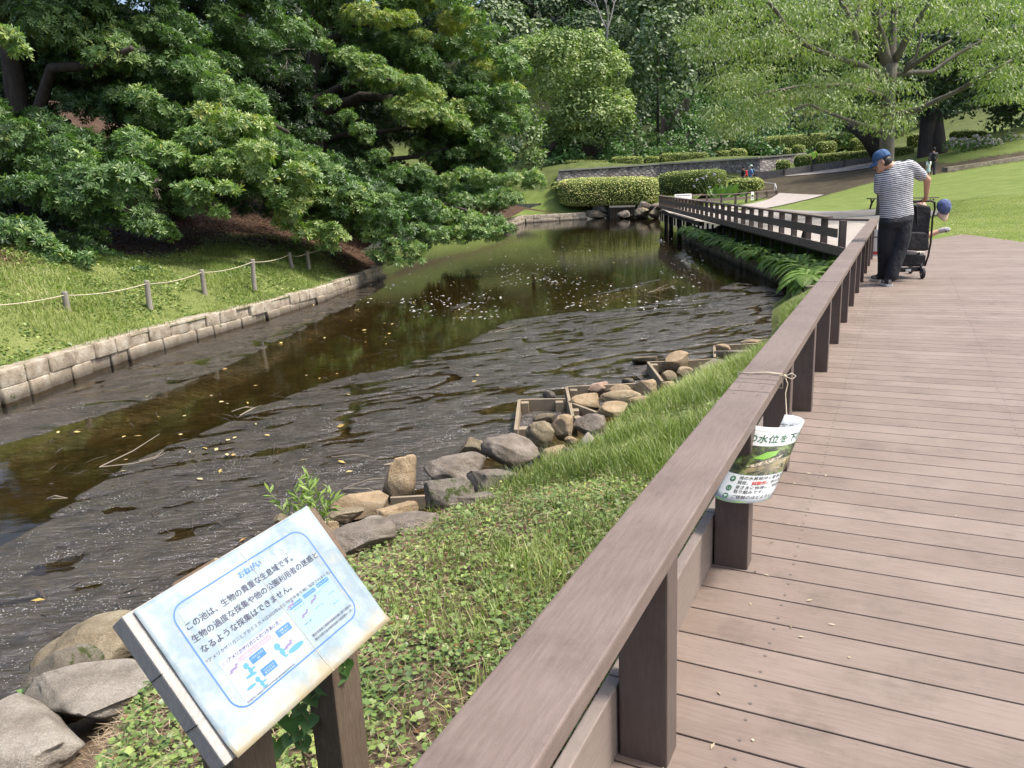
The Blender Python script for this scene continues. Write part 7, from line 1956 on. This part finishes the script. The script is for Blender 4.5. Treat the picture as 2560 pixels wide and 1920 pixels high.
def cap_mesh(name, c, f, s, u, k, m1, m2, parent=None):
    """baseball cap: crown dome, brim, adjuster gap and button"""
    b = MB(); rings = []
    for i in range(9):
        t = i / 8 * math.pi / 2; r = math.cos(t) ** .72 if i < 8 else 0.02
        rings.append(np.array([c + f * .108 * k * r * math.cos(a) + s * .090 * k * r * math.sin(a) + u * (.118 * k * math.sin(t)) for a in np.linspace(0, 2 * math.pi, 26, endpoint=False)]))
    b.loft(rings); b.ell(c + u * .118 * k, (.009, .009, .006), f, s, u, 8, 5)
    o = b.build(name, m1, parent, smooth=True)
    b = MB(); vs = []; na, nr_ = 13, 6
    for j in range(nr_):
        for i in range(na):
            a = math.radians(-62 + 124 * i / (na - 1)); q = j / (nr_ - 1)
            rr = 1 + q * .70 * math.cos(a * .85)
            vs.append(c + f * .107 * k * rr * math.cos(a) + s * .089 * k * math.sin(a) * (1 + .06 * q) + u * k * (.006 - .035 * q - .030 * (math.sin(a) ** 2) * q))
    b.add(vs, [(j * na + i, j * na + i + 1, (j + 1) * na + i + 1, (j + 1) * na + i) for j in range(nr_ - 1) for i in range(na - 1)])
    br = b.build("brim", m2, o, smooth=True); sm = br.modifiers.new("t", 'SOLIDIFY'); sm.thickness = .004
    return o
cp = cap_mesh("cap", hc + hu * .030 - fw * .006, fw, hs, hu, 1.0, M_cap, M_cap, man)
b = MB(); b.ell(hc + hu * .040 - fw * .107, (.006, .016, .011), fw, hs, hu); b.build("adjuster_gap", M_hair, cp, smooth=True)
b = MB()
for i in range(6):
    a = i / 6 * 2 * math.pi
    b.tube([hc + hu * .03 - fw * .006 + fw * .109 * math.cos(a) * math.cos(t) ** .72 + hs * .091 * math.sin(a) * math.cos(t) ** .72 + hu * .1185 * math.sin(t) for t in np.linspace(0, 1.5, 8)], .0016, 4)
b.build("seam", mat_plain("cap_seam", (.025, .06, .14), .9), cp)

# stroller
st = empty("stroller", at(2050 + 850 / 3.607, 280 + 1490 / 3.607, 0), "black folding stroller seen from behind, with rear pouch and under-basket", "stroller")
M_blk = mat_plain("black_frame", (.012, .012, .013), .35, .5); M_fab = mat_noise("black_fabric", [(.3, (.012, .012, .014)), (.7, (.028, .028, .032))], 14, .85, .7, .03); M_tyre = mat_plain("rubber_tyre", (.03, .03, .03), .8); M_hub = mat_plain("grey_hub", (.30, .30, .30), .5)
dxL = -.40
def side(pts, nm="frame_tube", r_=.013):
    b = MB(); b.tube(pts, r_, 8); b.build(nm, M_blk, st, smooth=True)
R_side = [mp(1000, 800, .30), mp(1032, 815, .32), mp(1036, 870, .36), mp(1015, 960, .42), mp(998, 1180, .50), mp(975, 1300, .55), mp(945, 1390, .55)]
L_side = [p + np.array([dxL, 0, 0]) for p in R_side]
side(R_side); side(L_side)
b = MB(); b.tube([HB[0] + np.array([-.20, 0, 0])] + HB, .017, 10); b.build("handle_bar", mat_plain("handle_foam", (.03, .028, .027), .8), st, smooth=True)
side([L_side[0], HB[0] + np.array([-.20, 0, 0])])
def slab(nm, poly, d0, d1, mt, bev=.02, vox=.014):
    b = MB(); n_ = len(poly)
    A = [mp(x, y, d0) for x, y in poly]; B2 = [mp(x, y, d0) + np.array([0, d1 - d0, 0]) for x, y in poly]
    b.add(A + B2, [tuple(range(n_ - 1, -1, -1)), tuple(range(n_, 2 * n_))] + [(i, (i + 1) % n_, n_ + (i + 1) % n_, n_ + i) for i in range(n_)])
    return remeshed(nm, b, mt, vox, st, 5)
slab("seat_back", [(715, 850), (850, 835), (900, 830), (1000, 850), (1008, 900), (985, 1090), (800, 1110), (715, 1100)], .36, .44, M_fab)
slab("rear_pouch", [(770, 1105), (800, 1085), (960, 1085), (985, 1120), (985, 1245), (950, 1255), (790, 1250)], .24, .40, M_fab)
slab("side_panel", [(965, 1010), (992, 1060), (985, 1170), (968, 1240), (955, 1100)], .46, .95, M_fab)
slab("seat", [(740, 1120), (980, 1120), (975, 1180), (740, 1180)], .50, .95, M_fab)
slab("basket", [(720, 1300), (740, 1290), (960, 1290), (955, 1360), (935, 1395), (730, 1395)], .52, 1.0, M_fab)
slab("bag", [(780, 1285), (800, 1268), (950, 1258), (955, 1300), (785, 1312)], .62, .85, mat_plain("pale_cloth", (.50, .44, .38), .9))
b = MB(); b.capsule(mp(897, 1340, .56), mp(897, 1285, .60), .035, .033); b.build("bottle", mat_plain("dark_bottle", (.02, .03, .035), .3), st, smooth=True)
b = MB(); b.cbox((mp(720, 1420, .55) + mp(900, 1420, .55)) / 2, (180 * K, .05, .06), b=.01); b.build("rear_axle", M_blk, st)
b = MB(); b.cbox(mp(795, 1428, .51), (52 * K, .006, .035), b=.002); b.build("label_plate", mat_plain("grey_label", (.55, .55, .55), .5), st)
def wheel(c, r_):
    b = MB(); ax = np.array([.98, -.2, 0.]); rr = []
    c = np.array([c[0], c[1], r_ + .002])
    rg = []
    for w_, q in ((-.017, .72), (-.017, .95), (-.010, 1.0), (.010, 1.0), (.017, .95), (.017, .72)):
        e = nrm(np.cross(ax, [0, 0, 1.])); rg.append(np.array([c + ax * w_ + (e * math.cos(a) + np.array([0, 0, 1.]) * math.sin(a)) * r_ * q for a in np.linspace(0, 2 * math.pi, 22, endpoint=False)]))
    b.loft(rg, cap=True); w = b.build("wheel", M_tyre, st, smooth=False)
    b = MB(); b.tube([c - ax * .02, c + ax * .02], r_ * .55, 16); b.build("hub", M_hub, w)
g = at(2050 + 922 / 3.607, 280 + 1503 / 3.607, 0)
wheel(g, .072); wheel(g + np.array([dxL + .02, .03, 0]), .072); g2 = g + np.array([.16, .62, 0]); wheel(g2, .06); wheel(g2 + np.array([dxL, .03, 0]), .06)
for q in (g, g + np.array([dxL + .02, .03, 0])):
    b = MB(); b.tube([np.array([q[0] - .03, q[1], .075]), np.array([q[0] - .02, q[1] + .02, .17]), np.array([q[0] + .02, q[1] + .08, .26])], .016, 8); b.build("wheel_fork", M_blk, st)
b = MB(); b.tube([mp(870, 850, .35), mp(872, 960, .36), mp(876, 1090, .39)], .016, 6); b.build("strap", M_fab, st)
# cap hung on the handle
cc = mp(1108, 890, .32)
hcap = cap_mesh("hanging_cap", cc, nrm([.04, -.45, -.9]), np.array([1.0, .05, .02]), nrm([-.03, -.9, .45]), .98, mat_noise("faded_blue_cap", [(.3, (.07, .10, .22)), (.7, (.12, .16, .30))], 30, .9, .3), mat_plain("beige_brim", (.56, .42, .31), .8))
b = MB(); f_, s_, u_ = nrm([.04, -.45, -.9]), np.array([1.0, .05, .02]), nrm([-.03, -.9, .45])
for i in range(6):
    a = i / 6 * 2 * math.pi + .4
    b.tube([cc + (f_ * .108 * math.cos(a) + s_ * .0905 * math.sin(a)) * .985 * math.cos(t) ** .72 + u_ * .1165 * math.sin(t) for t in np.linspace(0, 1.5, 8)], .0022, 4)
b.build("seam", mat_plain("faded_seam", (.045, .06, .13), .9), hcap)
hcap.location = (0, 0, 0.04); tag(hcap, "faded blue cap with beige brim hanging from the stroller handle", "cap")
# the child in the seat, one leg out at the side
ch = empty("person", mp(900, 1130, .75), "small child in the stroller, only one bare leg stretched out beside it", "person")
b = MB(); hp = mp(880, 1110, .72); b.capsule(hp, hp + [0, -.03, .22], .085, .08); b.ell(hp + [0, -.02, .37], (.075, .08, .09)); b.capsule(hp + [0, -.02, .25], hp + [0, -.02, .33], .04, .04)
kn = mp(985, 1108, .75); an = mp(1086, 1070, .72); b.capsule(hp + [.05, 0, 0], kn, .058, .046); b.capsule(kn, an, .044, .030); b.capsule(an, mp(1130, 1062, .70), .03, .028)
b.capsule(hp + [-.05, .02, 0], hp + [-.06, .22, .02], .058, .045); b.capsule(hp + [-.06, .22, .02], hp + [-.06, .27, -.2], .043, .03); b.capsule(hp + [.08, 0, .2], hp + [.12, .1, .05], .03, .024); b.capsule(hp + [-.08, 0, .2], hp + [-.12, .1, .05], .03, .024)
remeshed("body", b, M_skin, .008, ch, 4)
b = MB(); b.capsule(hp + [0, 0, .02], hp + [0, -.03, .2], .10, .094); remeshed("shirt", b, mat_plain("child_shirt", (.30, .34, .42), .9), .014, ch, 3)
b = MB(); b.capsule(mp(1080, 1073, .72), mp(1105, 1064, .71), .036, .036); b.build("sock", mat_plain("grey_sock", (.34, .33, .32), .9), ch, smooth=True)
b = MB(); b.capsule(mp(1105, 1068, .71), mp(1148, 1056, .69), .036, .032); b.ell(mp(1140, 1062, .69), (.055, .04, .036)); remeshed("shoe", b, mat_noise("striped_trainer", [(.42, (.05, .05, .055)), (.5, (.5, .5, .5)), (.6, (.3, .3, .3))], 22, .7, 0), .008, ch, 3)

# distant walkers
def walker(label, foot, H, heading, shirt, legs, hair, pack=None, capc=None, stride=.16, skirt=None, shoec=(.05, .05, .05), longhair=False, vox=.022):
    p0 = np.asarray(foot, float); f = nrm([math.sin(heading), math.cos(heading), 0]); s = np.array([f[1], -f[0], 0]); z = np.array([0, 0, 1.])
    r = empty("person", p0, label, "person")
    def q(a, b_, c): return p0 + f * a * H + s * b_ * H + z * c * H
    b = MB()
    b.ell(q(.01, 0, .935), (.056 * H, .045 * H, .065 * H), f, s, z); b.ell(q(.04, 0, .915), (.03 * H, .03 * H, .03 * H)); b.capsule(q(0, 0, .82), q(.005, 0, .90), .034 * H, .03 * H)
    b.capsule(q(0, 0, .54), q(0, 0, .76), .075 * H, .085 * H)
    feet = []
    for sg, st_ in ((-1, stride), (1, -stride)):
        b.capsule(q(0, sg * .05, .52), q(st_ * .45 + .02, sg * .05, .28), .055 * H, .04 * H); b.capsule(q(st_ * .45 + .02, sg * .05, .28), q(st_ * .8, sg * .05, .05), .04 * H, .024 * H); b.capsule(q(st_ * .8, sg * .05, .025), q(st_ * .8 + .09, sg * .05, .022), .024 * H, .02 * H); feet.append(st_ * .8)
        b.capsule(q(0, sg * .10, .80), q(-st_ * .45, sg * .125, .63), .03 * H, .025 * H); b.capsule(q(-st_ * .45, sg * .125, .63), q(-st_ * .6 + .08, sg * .12, .50), .024 * H, .018 * H)
        for k in range(5): b.capsule(q(-st_ * .6 + .08, sg * .12, .50), q(-st_ * .6 + .085 + .008 * (k - 2), sg * .12, .445 + .004 * abs(k - 2)), .009 * H, .007 * H, 6, 2)
    remeshed("body", b, M_skin, vox * .55, r, 2)
    mk = lambda nm, c: mat_plain(nm, c, .85)
    b = MB(); b.capsule(q(0, 0, .55), q(0, 0, .765), .085 * H, .088 * H)
    for sg, st_ in ((-1, stride), (1, -stride)): b.capsule(q(0, sg * .095, .80), q(-st_ * .35, sg * .122, .67), .042 * H, .035 * H)
    b.capsule(q(0, -.09, .79), q(0, .09, .79), .045 * H, .045 * H); remeshed("shirt", b, mk("shirt", shirt), vox, r, 2)
    b = MB()
    if skirt:
        b.tube([q(0, 0, .58), q(0, 0, .45), q(0, 0, .28)], [.075 * H, .095 * H, .12 * H], 14); remeshed("skirt", b, mk("skirt", skirt), vox, r, 2)
    else:
        b.capsule(q(0, -.03, .53), q(0, .03, .53), .07 * H, .07 * H)
        for sg, st_ in ((-1, stride), (1, -stride)): b.capsule(q(0, sg * .05, .52), q(st_ * .45 + .02, sg * .05, .28), .062 * H, .05 * H); b.capsule(q(st_ * .45 + .02, sg * .05, .28), q(st_ * .8, sg * .05, .07), .05 * H, .036 * H)
        remeshed("trousers", b, mk("trousers", legs), vox, r, 2)
    for ft, sg in zip(feet, (-1, 1)):
        b = MB(); b.capsule(q(ft - .01, sg * .05, .025), q(ft + .10, sg * .05, .022), .032 * H, .027 * H, 8, 3); b.build("shoe", mk("shoe_colour", shoec), r, smooth=True)
    b = MB(); b.ell(q(-.008, 0, .95), (.060 * H, .052 * H, .060 * H), f, s, z)
    if longhair: b.capsule(q(-.04, 0, .93), q(-.075, 0, .72), .045 * H, .03 * H)
    b.build("hair", mk("hair_colour", hair), r, smooth=True)
    if capc:
        cap_mesh("cap", q(0, 0, .955), f, s, z, .62 * H / 1.0 * .98, mk("cap_colour", capc), mk("cap_brim", capc), r)
    if pack:
        b = MB(); b.capsule(q(-.115, 0, .60), q(-.115, 0, .76), .062 * H, .066 * H); b.ell(q(-.15, 0, .62), (.05 * H, .06 * H, .07 * H)); remeshed("backpack", b, mk("pack", pack), vox, r, 2)
    return r
walker("walker in black with dark cap and bright red backpack", aty(1857, 474, 54), 1.56, math.radians(-80), (.015, .014, .016), (.10, .09, .08), (.02, .02, .02), (.50, .03, .03), (.02, .022, .04))
walker("walker in blue shirt with pale green cap and dark backpack", aty(1876, 475, 54.6), 1.66, math.radians(-80), (.10, .21, .42), (.16, .22, .36), (.03, .025, .02), (.03, .045, .06), (.42, .55, .45))
walker("jogger in a lime yellow top and black leggings on the climbing path", aty(2034, 427, 58.5), 1.62, math.radians(60), (.52, .80, .10), (.014, .014, .016), (.015, .013, .012), None, (.02, .02, .022), .22)
walker("girl with long dark hair, white top and pale teal skirt walking away", aty(2319, 444, 44.8), 1.06, math.radians(12), (.66, .72, .72), (.2, .3, .3), (.012, .010, .010), None, None, .12, (.42, .58, .56), (.4, .4, .4), True)
walker("person in dark clothes with a big black backpack beside the twin trunk", aty(2329, 446, 46), 1.74, math.radians(15), (.07, .065, .07), (.03, .03, .035), (.012, .012, .012), (.012, .013, .016), None, .12)
# small tan dog at the jogger's side
dg_ = empty("dog", aty(2040, 430, 58.2), "small orange-tan dog trotting beside the jogger in lime", "dog")
p0 = aty(2041, 430, 58.2); f = nrm([.9, .4, 0]); s = np.array([f[1], -f[0], 0])
def dq(a, b_, c): return p0 + f * a + s * b_ + np.array([0, 0, c])
b = MB(); b.capsule(dq(.14, 0, .30), dq(-.02, 0, .29), .085, .075); b.capsule(dq(-.02, 0, .29), dq(-.16, 0, .30), .07, .07); b.capsule(dq(.17, 0, .34), dq(.25, 0, .44), .06, .05); b.ell(dq(.27, 0, .46), (.07, .055, .06), f, s); b.capsule(dq(.31, 0, .45), dq(.37, 0, .43), .034, .02)
for sg in (-1, 1):
    b.capsule(dq(.26, sg * .035, .50), dq(.255, sg * .04, .56), .02, .006)
    b.capsule(dq(.14, sg * .05, .27), dq(.13 + .03 * sg, sg * .05, .14), .034, .022); b.capsule(dq(.13 + .03 * sg, sg * .05, .14), dq(.14 + .05 * sg, sg * .05, .02), .020, .020)
    b.capsule(dq(-.16, sg * .05, .28), dq(-.12 - .03 * sg, sg * .05, .18), .048, .03); b.capsule(dq(-.12 - .03 * sg, sg * .05, .18), dq(-.19 - .03 * sg, sg * .05, .11), .025, .018); b.capsule(dq(-.19 - .03 * sg, sg * .05, .11), dq(-.17 - .03 * sg, sg * .05, .02), .018, .02)
b.capsule(dq(-.21, 0, .36), dq(-.24, 0, .46), .028, .03); b.capsule(dq(-.24, 0, .46), dq(-.18, 0, .50), .03, .02)
remeshed("body", b, mat_noise("tan_fur", [(.4, (.50, .19, .05)), (.6, (.62, .30, .12))], 6, .9, .2), .012, dg_, 2)
